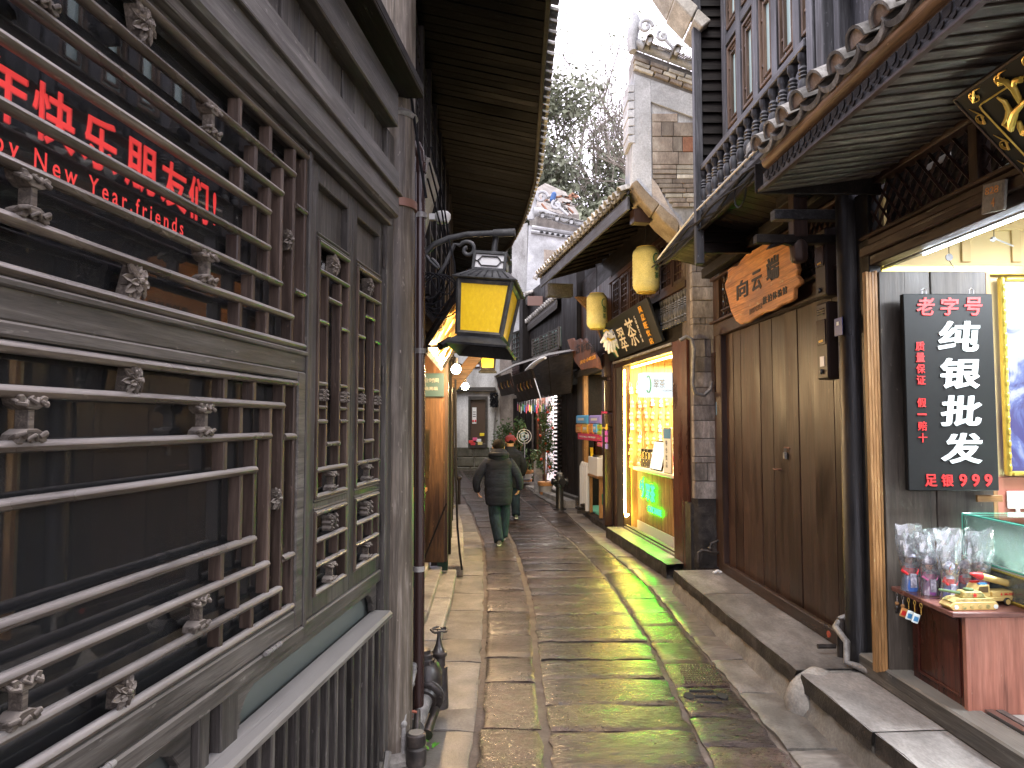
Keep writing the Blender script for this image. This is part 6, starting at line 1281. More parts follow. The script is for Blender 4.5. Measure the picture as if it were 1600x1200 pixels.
# counter with neon
TC = thing('tea_counter', 'slatted wooden counter with a pale top and glowing green neon sign', 'counter', TW.loc, TW.rz)
cu0, cu1 = .95, 2.6
MB().box(cu0, cu1, -.75, -.16, .28, 1.06).build('counter_body', M['tanz'], TC, .003); MB().box(cu0 - .12, cu1 + .05, -.8, -.08, 1.08, 1.13).build('counter_top', plain('pale_counter_top', (.6, .57, .5), .3), TC, .006)
MB().box(cu0, cu1, -.15, -.13, .18, .32).build('skirting', plain('grey_skirting', (.5, .5, .5), .4), TC, .002); MB().box(cu0 - .01, cu0, -.75, -.15, .18, .32).build('skirting', bpy.data.materials['grey_skirting'], TC, .002)
k = 0; u = cu0 + .02
while u < cu1 - .02: MB().box(u, u + .028, -.16, -.135, .33, 1.07).build('slat', M['tanz'], TC, .003); u += .045
for q in range(3): MB().box(cu0 - .012, cu0, -.74 + q * .2, -.55 + q * .2, .33, 1.07).build('end_board', M['tanz'], TC, .003)
MB().box(cu0 - .03, cu0 - .0, -.2, -.14, .95, 1.07).build('bracket', M['steel'], TC)
NS = thing('neon_sign', 'glowing green neon logo and lettering on the slatted counter front', 'neon sign', TW.loc, TW.rz)
def neon(pts, r=.007): MB().tube(pts, r, 6).build('neon_tube', M['neon'], NS, 0, True)
nu, nz = 2.3, .82
neon([(nu + .1 * math.cos(a * .45), -.12, nz + .12 * math.sin(a * .45)) for a in range(12)]); neon([(nu + .05 * math.cos(a * .5) + .02, -.12, nz - .02 + .09 * math.sin(a * .5)) for a in range(10)]); neon([(nu - .02, -.12, nz - .12), (nu - .04, -.12, nz + .06), (nu - .09, -.12, nz + .17)])
text('翠茶', M['neon'], NS, (1.88, -.12, nz - .02), (-1, 0, 0), (0, 0, 1), .44, .25, .008, .008, name='neon_characters'); text('CUICHADE', M['neon'], NS, (1.68, -.12, nz - .25), (-1, 0, 0), (0, 0, 1), .62, .085, .008, .008, name='neon_letters')
# things on the counter
LBX = thing('hanging_lightbox', 'glowing white lightbox with the shop characters hanging inside the tea shop', 'lightbox', TW.P(.0, -.35, 0), TW.rz)
MB().box(1.95, 2.2, -.3, .3, 2.17, 2.52).build('box_body', emis('lightbox_face', (.8, .92, 1), .3), LBX, .003)
text('翠茶', M['ink'], LBX, (1.948, .06, 2.36), (0, -1, 0), (0, 0, 1), .17, .13, .002, .005); text('—CUICHADE—', M['ink'], LBX, (1.948, -.08, 2.26), (0, -1, 0), (0, 0, 1), .22, .025, .002)
MB().tube([(1.947, .22 + .035 * math.cos(a * .5), 2.35 + .12 * math.sin(a * .5)) for a in range(2, 12)], .01, 5).build('logo_arc', M['green'], LBX); MB().tube([(2.1, .2, 2.52), (2.1, .2, 2.76)], .004, 5).build('cord', M['rubber'], LBX); MB().tube([(2.1, -.2, 2.52), (2.1, -.2, 2.76)], .004, 5).build('cord', M['rubber'], LBX)
for i in range(6):
    t = thing('storage_jar', 'clear jar with dark lid on the tea counter, number %s from the door' % ['one', 'two', 'three', 'four', 'five', 'six'][i], 'jar', TW.P(2.5 - .16 * (i // 2), -.22 - .2 * (i % 2), 1.131), TW.rz)
    t['label'] = ['front jar at the left end of the tea counter', 'rear jar at the left end of the tea counter', 'front jar second from the left on the tea counter', 'rear jar second from the left on the tea counter', 'front jar nearest the menu on the tea counter', 'rear jar nearest the menu on the tea counter'][i]
    MB().lathe([(.055, 0), (.06, .02), (.06, .2), (.045, .23)], n=14).build('glass_body', M['glassc'], t, 0, True); MB().lathe([(.05, .004), (.052, .12)], n=10).build('contents', stone('jar_contents_%d' % i, ((.1, .05, .03), (.4, .3, .22), (.7, .62, .5)), 60), t, 0, True); MB().lathe([(.05, .23), (.05, .27), (.02, .28)], n=14).build('lid', M['black'], t, 0, True)
def printm(name, cols, s_=(40, 40, 40), em=0):
    m, nt, b = nmat(name); v, _ = coords(nt, s_, False); n1 = noisen(nt, v, 1, 2, .5)
    nt.links.new(ramp(nt, n1, cols), b.inputs['Base Color']); b.inputs['Roughness'].default_value = .3
    if em: nt.links.new(ramp(nt, n1, cols), b.inputs['Emission Color']); b.inputs['Emission Strength'].default_value = em  # emission makes the menu and bead wall glow though neither is a lamp
    return m
menu_m = printm('menu_print', [(.35, (.05, .3, .6)), (.45, (.6, .75, .85)), (.55, (.85, .88, .9)), (.7, (.35, .55, .5))], (30, 30, 8), .25)
t = thing('menu_board', 'open blue and white menu standing on the tea counter', 'menu', TW.P(1.62, -.12, 1.13), TW.rz); MB().box(-.27, .27, -.01, .01, 0, .42, Matrix.Rotation(R(12), 4, 'X')).build('frame', M['glassc'], t); MB().box(-.25, .25, .011, .014, .02, .4, Matrix.Rotation(R(12), 4, 'X')).build('menu_print', menu_m, t)
for q in range(3): MB().box(-.13 + q * .14, -.125 + q * .14, .0145, .016, .02, .4, Matrix.Rotation(R(12), 4, 'X')).build('fold_line', M['white'], t)
t = thing('price_card', 'white upright card with blue heading at the near end of the counter', 'menu', TW.P(1.02, -.1, 1.13), TW.rz); MB().box(-.16, .16, -.01, .01, 0, .6).build('frame', M['steel'], t, .003); MB().box(-.145, .145, .011, .014, .015, .585).build('card', M['white'], t); MB().box(-.145, .145, .0145, .016, .46, .585).build('blue_heading', M['blueink'], t)
for i, s in enumerate('特色饮品'): text(s, M['ink'], t, (.02, .015, .4 - i * .095), (-1, 0, 0), (0, 0, 1), .07, .07, .001, .01)
t = thing('striped_box_row', 'slanted row of pink and white striped sachets on the counter', 'sachets', TW.P(1.25, -.4, 1.5), TW.rz)
for q in range(14): MB().box(-.0 + q * .042, .026 + q * .042, -.03, .03, -.06, .08, Matrix.Rotation(R(28), 4, 'Y')).build('sachet', plain('pink_sachet', (.75, .1, .25), .4) if q == 0 else bpy.data.materials['pink_sachet'] if q % 2 == 0 else M['white'], t, .002)
# tea sign, leaning
TS = thing('tea_signboard', 'black signboard with cream characters, orange label column and a leaf figure over the tea shop', 'signboard')
NT = Vector(TW.P(0, 1, 0)) - Vector(TW.P(0, 0, 0)); UT = Vector((TW.d[0], TW.d[1], 0))
q0 = Vector(TW.P(3.45, .06, 2.8)); q1 = Vector(TW.P(.72, .06, 2.83)); upv = (Vector((0, 0, 1)) * .56 + NT * .2); upn = upv.normalized(); rtv = -UT; nb_ = rtv.cross(upn).normalized()
mb = MB().add([tuple(p + nb_ * h) for h in (-.04, 0) for p in (q0, q1, q1 + upv, q0 + upv)], [(0, 1, 2, 3), (4, 5, 6, 7), (0, 1, 5, 4), (1, 2, 6, 5), (2, 3, 7, 6), (3, 0, 4, 7)]); mb.build('board', M['blackb'], TS, .005)
def tsx(f, g_): return q0 + rtv * (2.73 * f) + upn * (.595 * g_) + nb_ * .002
def tst(s, f, g_, w_, h_, mat, bold=.02): text(s, mat, TS, tsx(f, g_), rtv, upn, w_, h_, .006, bold)
tst('翠', .42, .42, .36, .36, M['cream'], .0); tst('茶', .62, .5, .42, .4, M['cream'], .0)
for i, s in enumerate('CUITEA'): tst(s, .745, .78 - i * .11, .05, .05, M['cream'], .01)
for i, s in enumerate('凤凰旺饮店'):
    tst(s, .87, .88 - i * .185, .15, .085, M['orl'] if 'orl' in M else M.setdefault('orl', plain('orange_label', (.85, .4, .03), .4)), .02)
lf = [(.07, .75), (.1, .9), (.16, .8), (.22, .5), (.25, .25), (.22, .05), (.17, .06), (.1, .3)]
MB().add([tuple(tsx(a, b_) + nb_ * .002) for a, b_ in lf] + [tuple(tsx(a, b_) - nb_ * .003) for a, b_ in lf], [tuple(range(8)), tuple(range(15, 7, -1))]).build('green_leaf', M['green'], TS)
lf = [(.13, .84), (.15, .66), (.2, .58), (.21, .5), (.19, .44), (.225, .3), (.23, .06), (.2, .06), (.18, .2), (.15, .22), (.11, .62)]
MB().add([tuple(tsx(a, b_) + nb_ * .006) for a, b_ in lf] + [tuple(tsx(a, b_)) for a, b_ in lf], [tuple(range(11)), tuple(range(21, 10, -1))]).build('pale_figure', M['cream'], TS)
FM = thing('beast_mask', 'small white and gold animal head ornament at the left end of the tea sign', 'ornament', at(953, 530, 11.0)); FM.scale = (1.15,) * 3
MB().ball((0, 0, .03), (.09, .06, .1), 12, 8).build('head', M['white'], FM, 0, True)
mb = MB()
for k in range(14):
    a = k * .45; r = random.uniform(.1, .17); mb.tube([(0, -.02, 0), (r * .5 * math.cos(a), -.06, r * .55 * math.sin(a)), (r * math.cos(a) * .8, -.04, -.05 + r * math.sin(a) * 1.15)], [.05, .04, .012], 6)
mb.build('mane', M['white'], FM, 0, True)['kind'] = 'stuff'
for sx in (-1, 1): MB().ball((sx * .035, -.07, .06), .018, 8, 6).build('eye', M['black'], FM, 0, True); MB().tube([(sx * .02, -.06, .1), (sx * .06, -.07, .12), (sx * .09, -.04, .1)], .014, 6).build('brow', M['goldc'], FM, 0, True)
MB().tube([(-.05, -.08, 0), (0, -.1, -.02), (.05, -.08, 0)], .018, 6).build('mouth', M['goldc'], FM, 0, True)
# upper storey of the tea house
tb_('upper_wall', 'dx', -.2, 3.7, -.2, -.04, 2.78, 4.7); tb_('far_wall', 'dx', 3.7, 6.4, -.3, -.06, 2.78, 4.7)
for z0, z1 in ((3.38, 3.46), (4.12, 4.2)): tb_('wall_rail', 'bx', -.1, 3.6, -.03, .05, z0, z1)
diamonds(TH, M['bx'], -.1, .55, 3.0, 3.38, .12, 1.2, 0, .016)
for k in range(9): o = inst(bal0, TH); o.location = (-.05 + k * .11, .02, 2.98); o.scale = (1.1, 1.1, 1.05)
for k in range(7):
    u = -.08 + k * .5
    mb = MB(); [mb.box(*b_) for b_ in ((u, u + .04, -.02, .03, 3.47, 4.12), (u + .42, u + .46, -.02, .03, 3.47, 4.12), (u + .04, u + .42, -.02, .03, 3.47, 3.52), (u + .04, u + .42, -.02, .03, 4.07, 4.12))]
    f = mb.build('lattice_window', M['bz'], TH, .003)
    for q in range(3): box('lattice_upright', M['bz'], f, u + .12 + q * .1, u + .135 + q * .1, -.01, .02, 3.52, 4.07, bev=0)
    for q in range(5): box('lattice_bar', M['bz'], f, u + .04 + (q % 2) * .08, u + .42 - (q % 2) * .09, -.008, .022, 3.6 + q * .09, 3.613 + q * .09, bev=0)
for k in range(20): tb_('wall_plank', 'bz', 3.7 + k * .13, 3.825 + k * .13, -.06, -.03, 3.1, 4.3, bev=.003)
# eave: rafters, boards, tiles
EW = Wall(1.35, 7.9, -9.8); EV = thing('tiled_eave', 'tiled eave with dark fascia over the tea shop lanterns', 'roof', EW.loc, EW.rz)
def eb_(name, mat, *b_, bev=.004): return box(name, M[mat], EV, *b_, bev=bev)
eb_('fascia', 'bluegreyx', .14, 4.95, -.03, .0, 4.24, 4.4); 
for k in range(30): MB().prism([(.03 + k * .16, 4.43), (.13 + k * .16, 4.43), (.11 + k * .16, 4.4), (.05 + k * .16, 4.4)], -.001, .012).build('drip_tongue', M['dx'], EV)
MB().add([(.5, -.02, 4.39), (4.95, -.02, 4.39), (4.95, -1.2, 4.75), (.62, -1.2, 4.75)], [(0, 1, 2, 3)]).build('soffit', M['dy'], EV)
for k in range(12): MB().tube([(.4 + k * .4, -.03, 4.35), (.4 + k * .4, -1.0, 4.65)], .03, 4).build('rafter', M['dx'], EV)
MB().add([(.16, .03, 4.44), (4.95, .03, 4.44), (4.95, -1.4, 4.98), (.7, -1.4, 4.98), (.3, -.4, 4.6)], [(0, 1, 2, 3, 4)]).build('roof_deck', M['tile'], EV)
small = tile_mesh(.068, .24).mesh('small_cover_tile', M['tilep'] if 'tilep' in M else M.setdefault('tilep', stone('pale_roof_tile', ((.2, .19, .17), (.42, .4, .37), (.7, .68, .64)), 14, (.7, 1), .004, var=.3)), 0, True); smallp = tile_mesh(.08, .24, False).mesh('small_pan_tile', M['tile'], 0, True)
for k in range(27):
    for r in range(3):
        put('cover_tile', small, EV, (.22 + k * .178 + random.uniform(-.01, .01), .07 - r * .2, 4.46 + r * .075 + random.uniform(-.008, .008)), (R(-20.5), 0, random.uniform(-.06, .06)))
        if r == 0: put('pan_tile', smallp, EV, (.31 + k * .178, .06, 4.455), (R(-20.5), 0, 0))
eb_('beam_end', 'bz', .2, .35, -.3, -.1, 4.12, 4.28); eb_('end_beam', 'gx', 4.3, 4.5, -.45, .0, 3.98, 4.2)
MB().prism([(-1.4, 4.0), (-.5, 4.0), (-.7, 3.8), (-.9, 3.45), (-1.05, 3.1), (-1.4, 3.1)], 4.38, 4.46, 'yz').build('carved_bracket', M['tan2'], EV, .01)
# stacked stepped tiles at the low left end of the eave
for k in range(14):
    put('end_tile', small, EV, (4.95 + .05 * (k % 3) , .0 - .1 * k, 4.38 + .045 * k), (R(-20), random.uniform(-.2, .2), R(90 + random.uniform(-12, 12))))
# yellow lanterns
lm = stone('yellow_lantern_paper', ((.6, .54, .18), (.68, .62, .24), (.73, .68, .3)), 5, (.6, .8), .002, var=.02, fine=90)
def paper_lantern(px_, py0, py1, Y, wpx, label):
    top = at(px_, py0, Y); bot = at(px_, py1, Y); H_ = top[2] - bot[2]; r = wpx / FPX * Y / 2
    t = thing('paper_lantern', label, 'lantern', bot); prof = []
    for i in range(25):
        f = i / 24; e = min(1, .68 + .32 * math.sin(min(1, min(f, 1 - f) / .16) * math.pi / 2)); prof.append((r * e * (1 - (.018 if i % 2 else 0)), H_ * f))
    b_ = MB().lathe(prof, (0, 0, 0), 28); b_.build('shade', lm, t, 0, True)
    for f in (.0, .985): MB().lathe([(r * .7, H_ * f - .004), (r * .7, H_ * f + .012)], n=20).build('rim', M['goldc'], t)
    MB().tube([(0, 0, H_), (0, 0, H_ + .75)], .005, 5).build('cord', M['rubber'], t)
    c = r * 1.005
    def onc(a, z, o=.0): return (c * math.sin(a), -c * math.cos(a) - o, z)
    a0 = .62; MB().tube([onc(a0 + .26 * math.cos(q * .42), H_ * .7 + .065 * math.sin(q * .42)) for q in range(3, 13)], .008, 5).build('logo_ring', M['green'], t)
    for i, s in enumerate('翠茶'): text(s, M['green'], t, onc(a0, H_ * (.5 - .17 * i), .004), (math.cos(a0), math.sin(a0), 0), (0, 0, 1), .07, .08, .004, .0)
    return t
paper_lantern(1010, 387, 457, 9.0, 43, 'larger yellow paper lantern hanging above the tea sign'); paper_lantern(933, 459, 514, 11.3, 33, 'smaller yellow paper lantern hanging left of the tea sign')

# ============================================================ SNACK SHOP AND DRAIN BOXES
DBX = thing('boxed_downpipe', 'dark boxed drainpipe in sections between the tea shop and the snack shop', 'drainpipe', TW.P(3.55, .1, 0), TW.rz)
for z0, z1, w_ in ((.1, 1.7, .07), (1.72, 1.95, .1), (1.98, 2.5, .09), (2.55, 2.95, .1)): box('pipe_section', M['pipe'], DBX, -w_, w_, -.08, .06, z0, z1, bev=.012)
SN = thing('snack_shop', 'small snack shop with a cream interior beyond the boxed drainpipe', 'shop', TW.loc, TW.rz)
def nb2(name, mat, *b_, bev=.004): return box(name, mat if not isinstance(mat, str) else M[mat], SN, *b_, bev=bev)
nb2('door_frame', 'bz', 3.62, 3.8, -.06, .03, .1, 2.86); nb2('door_frame', 'tanz', 5.72, 5.86, -.06, .03, .1, 2.8); nb2('door_frame', 'gz', 5.9, 6.4, -.06, .02, .1, 2.86); nb2('lintel', 'gx', 3.6, 6.5, -.05, .05, 2.72, 2.84); nb2('lintel_board', 'bx', 3.6, 6.5, -.06, .0, 2.85, 3.1)
crm = plain('cream_wall', (.6, .46, .24), .6)
nb2('back_wall', crm, 3.6, 6.4, -1.5, -1.45, .1, 2.8); nb2('floor', plain('teal_mat', (.1, .35, .28), .6), 3.6, 6.4, -1.45, -.06, .08, .12); nb2('ceiling', crm, 3.6, 6.4, -1.45, -.06, 2.78, 2.82); nb2('side_wall', crm, 6.3, 6.35, -1.45, -.1, .12, 2.78)
for z in (1.7, 2.3): nb2('wall_moulding', 'tan', 3.6, 6.3, -1.45, -1.42, z, z + .06)
L_ = bpy.data.lights.new('snack_light', 'AREA'); L_.energy = 14; L_.size = .6; L_.color = (1, .85, .6); lo = bpy.data.objects.new('snack_light', L_); col.objects.link(lo); lo.parent = SN; lo.location = (5, -.7, 2.74)
MB().lathe([(.08, 2.765), (.08, 2.78)], (5.2, -.5, 0), 14).build('ceiling_light', M['downl'], SN)
SNS = thing('brown_hanging_sign', 'rusty brown signboard with scalloped top hanging over the snack shop', 'signboard')
sq = [(886, 531), (895, 528), (897, 533), (906, 529), (909, 534), (914, 528), (934, 560), (937, 577), (930, 574), (908, 578), (898, 565)]
pu = [TW.px(x, y, .3) for x, y in sq]; SNS.location = TW.loc; SNS.rotation_euler = (0, 0, TW.rz)
MB().prism(pu, .26, .3).build('board', M['rust'] if 'rust' in M else M.setdefault('rust', wood('rusty_board', (.12, .05, .03), (.2, .09, .055), (.28, .14, .09), 'z')), SNS, .006)
signt = lambda s, x, y, hw, hh, mat, d=.004: signtext(s, x, y, hw, hh, TW, .3, mat, SNS, 0, 0, 1, d, .02)
for s, x, y in (('古', 903, 545), ('城', 911, 543), ('味', 919, 541), ('道', 926, 545)): signt(s, x, y, 3.4, 7.5, M['ink'])
signt('美食小吃店', 918, 562, 13, 3.2, M['orl']); 
# candy packs hanging
pcols = [(.3, .25, .7), (.7, .25, .05), (.75, .45, .05), (.65, .03, .15), (.1, .4, .75), (.4, .6, .05), (.5, .1, .5), (.75, .15, .3)]
pk = [plain('snack_pack_%d' % i, c, .3) for i, c in enumerate(pcols)]
def pack(x0, y0, x1, y1, c, label, Y=None):
    u0, z1 = TW.px(x0, y0, .12); u1, z0 = TW.px(x1, y1, .12); u0, u1 = max(u0, u1), min(u0, u1)
    t = thing('snack_pack', label, 'snack packet', TW.P((u0 + u1) / 2, .12, (z0 + z1) / 2), TW.rz); w_, h_ = abs(u0 - u1) / 2 * .95, abs(z1 - z0) / 2 * .95
    mb = MB(); vs = [(-w_, 0, -h_), (w_, 0, -h_), (w_, 0, h_), (-w_, 0, h_), (-w_ * .85, .03, -h_ * .75), (w_ * .85, .03, -h_ * .75), (w_ * .85, .03, h_ * .75), (-w_ * .85, .03, h_ * .75), (-w_ * .85, -.02, -h_ * .75), (w_ * .85, -.02, -h_ * .75), (w_ * .85, -.02, h_ * .75), (-w_ * .85, -.02, h_ * .75)]
    mb.add(vs, [(4, 5, 6, 7), (0, 1, 5, 4), (1, 2, 6, 5), (2, 3, 7, 6), (3, 0, 4, 7), (11, 10, 9, 8), (1, 0, 8, 9), (2, 1, 9, 10), (3, 2, 10, 11), (0, 3, 11, 8)]).build('packet', pk[c], t)
    box('label_patch', M['white'] if c % 2 == 0 else M['goldc'], t, -w_ * .5, w_ * .5, .0305, .033, -h_ * .2, h_ * .35, bev=0)
names = ['violet', 'orange', 'amber', 'crimson', 'sky blue', 'green', 'purple', 'pink']
for (x0, y0, x1, y1, c, lab) in ((901, 649, 920, 663, 4, 'blue snack bag at the top left of the hanging rack'), (921, 649, 941, 663, 0, 'violet snack bag at the top right of the hanging rack'), (901, 662, 911, 678, 1, 'orange red bag at the left end of the second row'), (911, 662, 921, 678, 2, 'amber bag second in the second row'), (921, 661, 928, 678, 1, 'orange bag third in the second row'), (928, 661, 935, 678, 4, 'blue bag fourth in the second row'), (935, 663, 942, 672, 5, 'lime green bag above the pink strip'), (942, 662, 949, 672, 2, 'amber bag beside the drainpipe in the middle'), (942, 641, 948, 655, 3, 'crimson bag highest beside the drainpipe'), (935, 672, 942, 680, 5, 'green bag lower beside the pink strip'), (942, 672, 949, 681, 6, 'purple bag at the strip end'), (934, 681, 942, 690, 3, 'crimson pouch left of the lower pair'), (942, 681, 949, 692, 6, 'purple pouch right of the lower pair'), (935, 690, 943, 699, 7, 'pink pouch at the bottom left'), (943, 692, 949, 702, 0, 'violet pouch at the very bottom by the drainpipe')):
    pack(x0, y0, x1, y1, c, lab)
t = thing('candy_strip_rack', 'red rack strip with white print under the snack bags', 'rack', TW.loc, TW.rz); u0, z0 = TW.px(903, 686, .14); u1, z1 = TW.px(934, 679, .14); box('strip', plain('rack_red', (.6, .05, .12), .4), t, u1, u0, .12, .14, z0, z1, bev=0); text('DQ Mini 棒棒糖', M['white'], t, ((u0 + u1) / 2, .141, (z0 + z1) / 2), (-1, 0, 0), (0, 0, 1), abs(u0 - u1) * .8, .035, .002)
t = thing('drink_dispenser', 'clear round drink dispenser with dark drink on a white box', 'dispenser', TW.P(4.75, -.12, 1.17), TW.rz)
MB().lathe([(.17, .03), (.18, .04), (.18, .36), (.17, .37)], n=20).build('tank', M['glassc'], t, 0, True); MB().lathe([(.16, .04), (.16, .27)], n=18).build('dark_drink', plain('cola', (.05, .02, .012), .15), t, 0, True); MB().lathe([(.19, .37), (.19, .4), (.1, .43), (.02, .44), (.02, .47)], n=20).build('lid', M['steel'], t, 0, True); MB().lathe([(.19, 0), (.19, .035)], n=20).build('base_ring', M['steel'], t, 0, True)
t = thing('white_box', 'white and red box under the drink dispenser', 'box', TW.P(4.7, -.12, .85), TW.rz); MB().box(-.35, .4, -.2, .2, 0, .32).build('carton', M['white'], t, .006); MB().box(.4, .405, -.19, .19, .02, .3).build('red_side', M['redp'], t)
t = thing('yellow_cup', 'small yellow cup beside the dispenser on the white box', 'cup', TW.P(5.0, .02, 1.171), TW.rz); MB().lathe([(.04, 0), (.05, .16)], n=12).build('cup_body', plain('cup_yellow', (.8, .55, .02), .4), t, 0, True)
t = thing('wooden_stand', 'tan wooden stand carrying the white box in the snack shop', 'stand', TW.P(4.7, -.12, .12), TW.rz)
for a, b_ in ((-.42, .18), (.4, .18), (-.42, -.2), (.4, -.2)): MB().box(a, a + .06, b_ - .06, b_, 0, .69).build('leg', M['tanz'], t, .004)
MB().box(-.45, .48, -.25, .22, .69, .73).build('top', M['tan'], t, .004)
t = thing('skewer_rack', 'row of four white hooked tubes hanging at the snack shop corner', 'rack', TW.P(5.6, .1, .1), TW.rz)
for k in range(4): MB().tube([(-.0 - k * .16, .0, .05), (-.0 - k * .16, 0, .85), (-.02 - k * .16, .0, .93), (-.05 - k * .16, 0, .94), (-.06 - k * .16, 0, .88)], [.045, .045, .02, .015, .01], 8).build('hooked_tube', plain('tube_white', (.55, .56, .58), .3) if k == 0 else bpy.data.materials['tube_white'], t, 0, True)
FZ = thing('ice_cream_freezer', 'white freezer with sloping glass and a round green logo on its side', 'freezer', TW.P(3.72, -.35, .12), TW.rz)
MB().prism([(0, 0), (.75, 0), (.8, .5), (.78, .6), (.0, .6)], -.35, .35).build('body', plain('freezer_white', (.62, .64, .68), .3), FZ, .02); MB().prism([(.0, .61), (.76, .61), (.45, 1.15), (.0, 1.15)], -.33, .33).build('glass_hood', M['glassc'], FZ); MB().tube([(.76, .34, .61), (.45, .34, 1.15), (0, .34, 1.15)], .014, 6).build('hood_edge', M['white'], FZ)
MB().tube([(.6 + .07 * math.cos(a * .5), .356, .33 + .1 * math.sin(a * .5)) for a in range(11)], .016, 5).build('logo_ring', M['green'], FZ); text('中街冰点', M['blueink'], FZ, (.3, .352, .33), (-1, 0, 0), (0, 0, 1), .38, .1, .003)

# ============================================================ FIRE HYDRANT
HY = thing('fire_hydrant', 'black fire hydrant with a pale cap on the pavement beside the snack shop', 'hydrant', (.93, 13.95, .1), R(20))
MB().lathe([(.13, 0), (.13, .025), (.085, .03), (.08, .06), (.075, .07), (.075, .44), (.1, .45), (.1, .49), (.085, .5), (.09, .62), (.075, .67), (.04, .71), (.02, .72), (.02, .75)], n=18).build('barrel', M['black'], HY, 0, True)
for d in ((1, 0), (-1, 0), (0, -1)): MB().tube([(0, 0, .55), (d[0] * .13, d[1] * .13, .55)], [.05, .055], 12).build('outlet', M['black'], HY, 0, True); MB().tube([(d[0] * .13, d[1] * .13, .55), (d[0] * .16, d[1] * .16, .55)], .065, 8).build('outlet_cap', M['black'], HY, 0, True)
MB().ball((0, 0, .7), (.06, .06, .03), 10, 6).build('pale_cap', M['galv'], HY, 0, True)
rw_ = thing('rubble', 'small dark bricks piled at the kerb beside the hydrant', 'bricks', (1.32, 13.4, .1)); [MB().box(-.1 + .05 * k, .08 + .05 * k, -.05, .06, k * .06, .055 + k * .06, Matrix.Rotation(k * .4, 4, 'Z')).build('brick', M['stepd'], rw_, .004) for k in range(3)]
# ============================================================ FAR RIGHT ROW
FR = thing('far_shop_row', 'row of dark timber shops curving left at the end of the lane', 'shops', FW.loc, FW.rz)
def fb_(name, mat, *b_, bev=.004, parent=None): return box(name, mat if not isinstance(mat, str) else M[mat], parent or FR, *b_, bev=bev)
def fq(name, mat, pxs, off, th=.03, parent=None, bev=.003, offs=None):
    pts = []
    for i, (x, y) in enumerate(pxs):
        o = offs[i] if offs else off; u, z = FW.px(x, y, o); pts.append((u, o, z))
    n = len(pts); vs = pts + [(u, o - th, z) for u, o, z in pts]
    return MB().add(vs, [tuple(range(n)), tuple(range(2 * n - 1, n - 1, -1))] + [(i, (i + 1) % n, n + (i + 1) % n, n + i) for i in range(n)]).build(name, mat if not isinstance(mat, str) else M[mat], parent or FR, bev)
fb_('wall', 'dx', .0, 7.5, -.6, -.5, 0, 5.5); fb_('shop_floor', 'conc', 0, 7.5, -.6, .3, 0, .22); fb_('end_wall', 'dx', -.1, .0, -1.5, .0, 0, 4.5)
fb_('dark_leaf', 'dz', .05, .5, -.06, -.02, .2, 2.6); fb_('dark_leaf', 'dz', .52, .95, -.05, -.02, .2, 2.6); fb_('dark_leaf', 'dz', .97, 1.35, -.06, -.02, .2, 2.6); fb_('pale_strip', 'gz', -.02, .04, -.02, .02, .2, 2.7); fb_('kerb_board', 'gx', .0, 2.0, -.05, .1, .1, .28)
for k in range(26): fb_('louvre', 'dx', 1.4, 1.85, -.03, .03, .35 + k * .09, .4 + k * .09)
uo0, _ = FW.px(862, 700); uo1, _ = FW.px(830, 700)
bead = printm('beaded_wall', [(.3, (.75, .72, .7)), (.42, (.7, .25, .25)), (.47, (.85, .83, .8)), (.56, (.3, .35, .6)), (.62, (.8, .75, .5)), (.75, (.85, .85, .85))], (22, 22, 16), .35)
fb_('louvre_backing', 'dx', 1.3, 1.9, -.2, -.06, .2, 2.6); fb_('goods_wall', bead, uo0 - .05, uo1 + .1, -.45, -.42, .3, 2.5); fb_('jamb', 'red', uo0 + .95, uo0 + 1.1, -.1, .03, .22, 2.5); fb_('jamb', 'red', uo0 + 1.2, uo0 + 1.32, -.05, .05, .22, 2.5)
L_ = bpy.data.lights.new('shop_light', 'AREA'); L_.energy = 14; L_.size = .4; L_.color = (1, .93, .85); lo = bpy.data.objects.new('shop_light', L_); col.objects.link(lo); lo.parent = FR; lo.location = ((uo0 + uo1) / 2, -.2, 2.5); fb_('shop_lamp', M['downl'], (uo0 + uo1) / 2 - .2, (uo0 + uo1) / 2 + .2, -.25, -.15, 2.52, 2.54)
fb_('dark_door', 'dz', uo1 + .15, uo1 + .8, -.1, -.05, .25, 2.5); fb_('dark_door', 'dz', uo1 + .85, uo1 + 1.5, -.08, -.04, .25, 2.5); fb_('dark_door', 'dz', uo1 + 1.55, uo1 + 2.4, -.08, -.04, .25, 2.5)
for p in ((893, 860), (858, 830), (828, 800), (798, 775)): pass
fq('fascia_board', 'gx', [(894, 551), (857, 558), (862, 619), (892, 614)], 0, offs=[.45, .45, .1, .1]); fq('fascia_board', 'gx', [(856, 558), (826, 571), (846, 622), (861, 619)], 0, offs=[.45, .45, .1, .1])
fq('lean_to_roof', 'tile', [(895, 548), (857, 555), (805, 571), (772, 588), (772, 585), (805, 568), (857, 551), (895, 545)], 0, offs=[.5, .5, .5, .5, .2, .2, .2, .2])
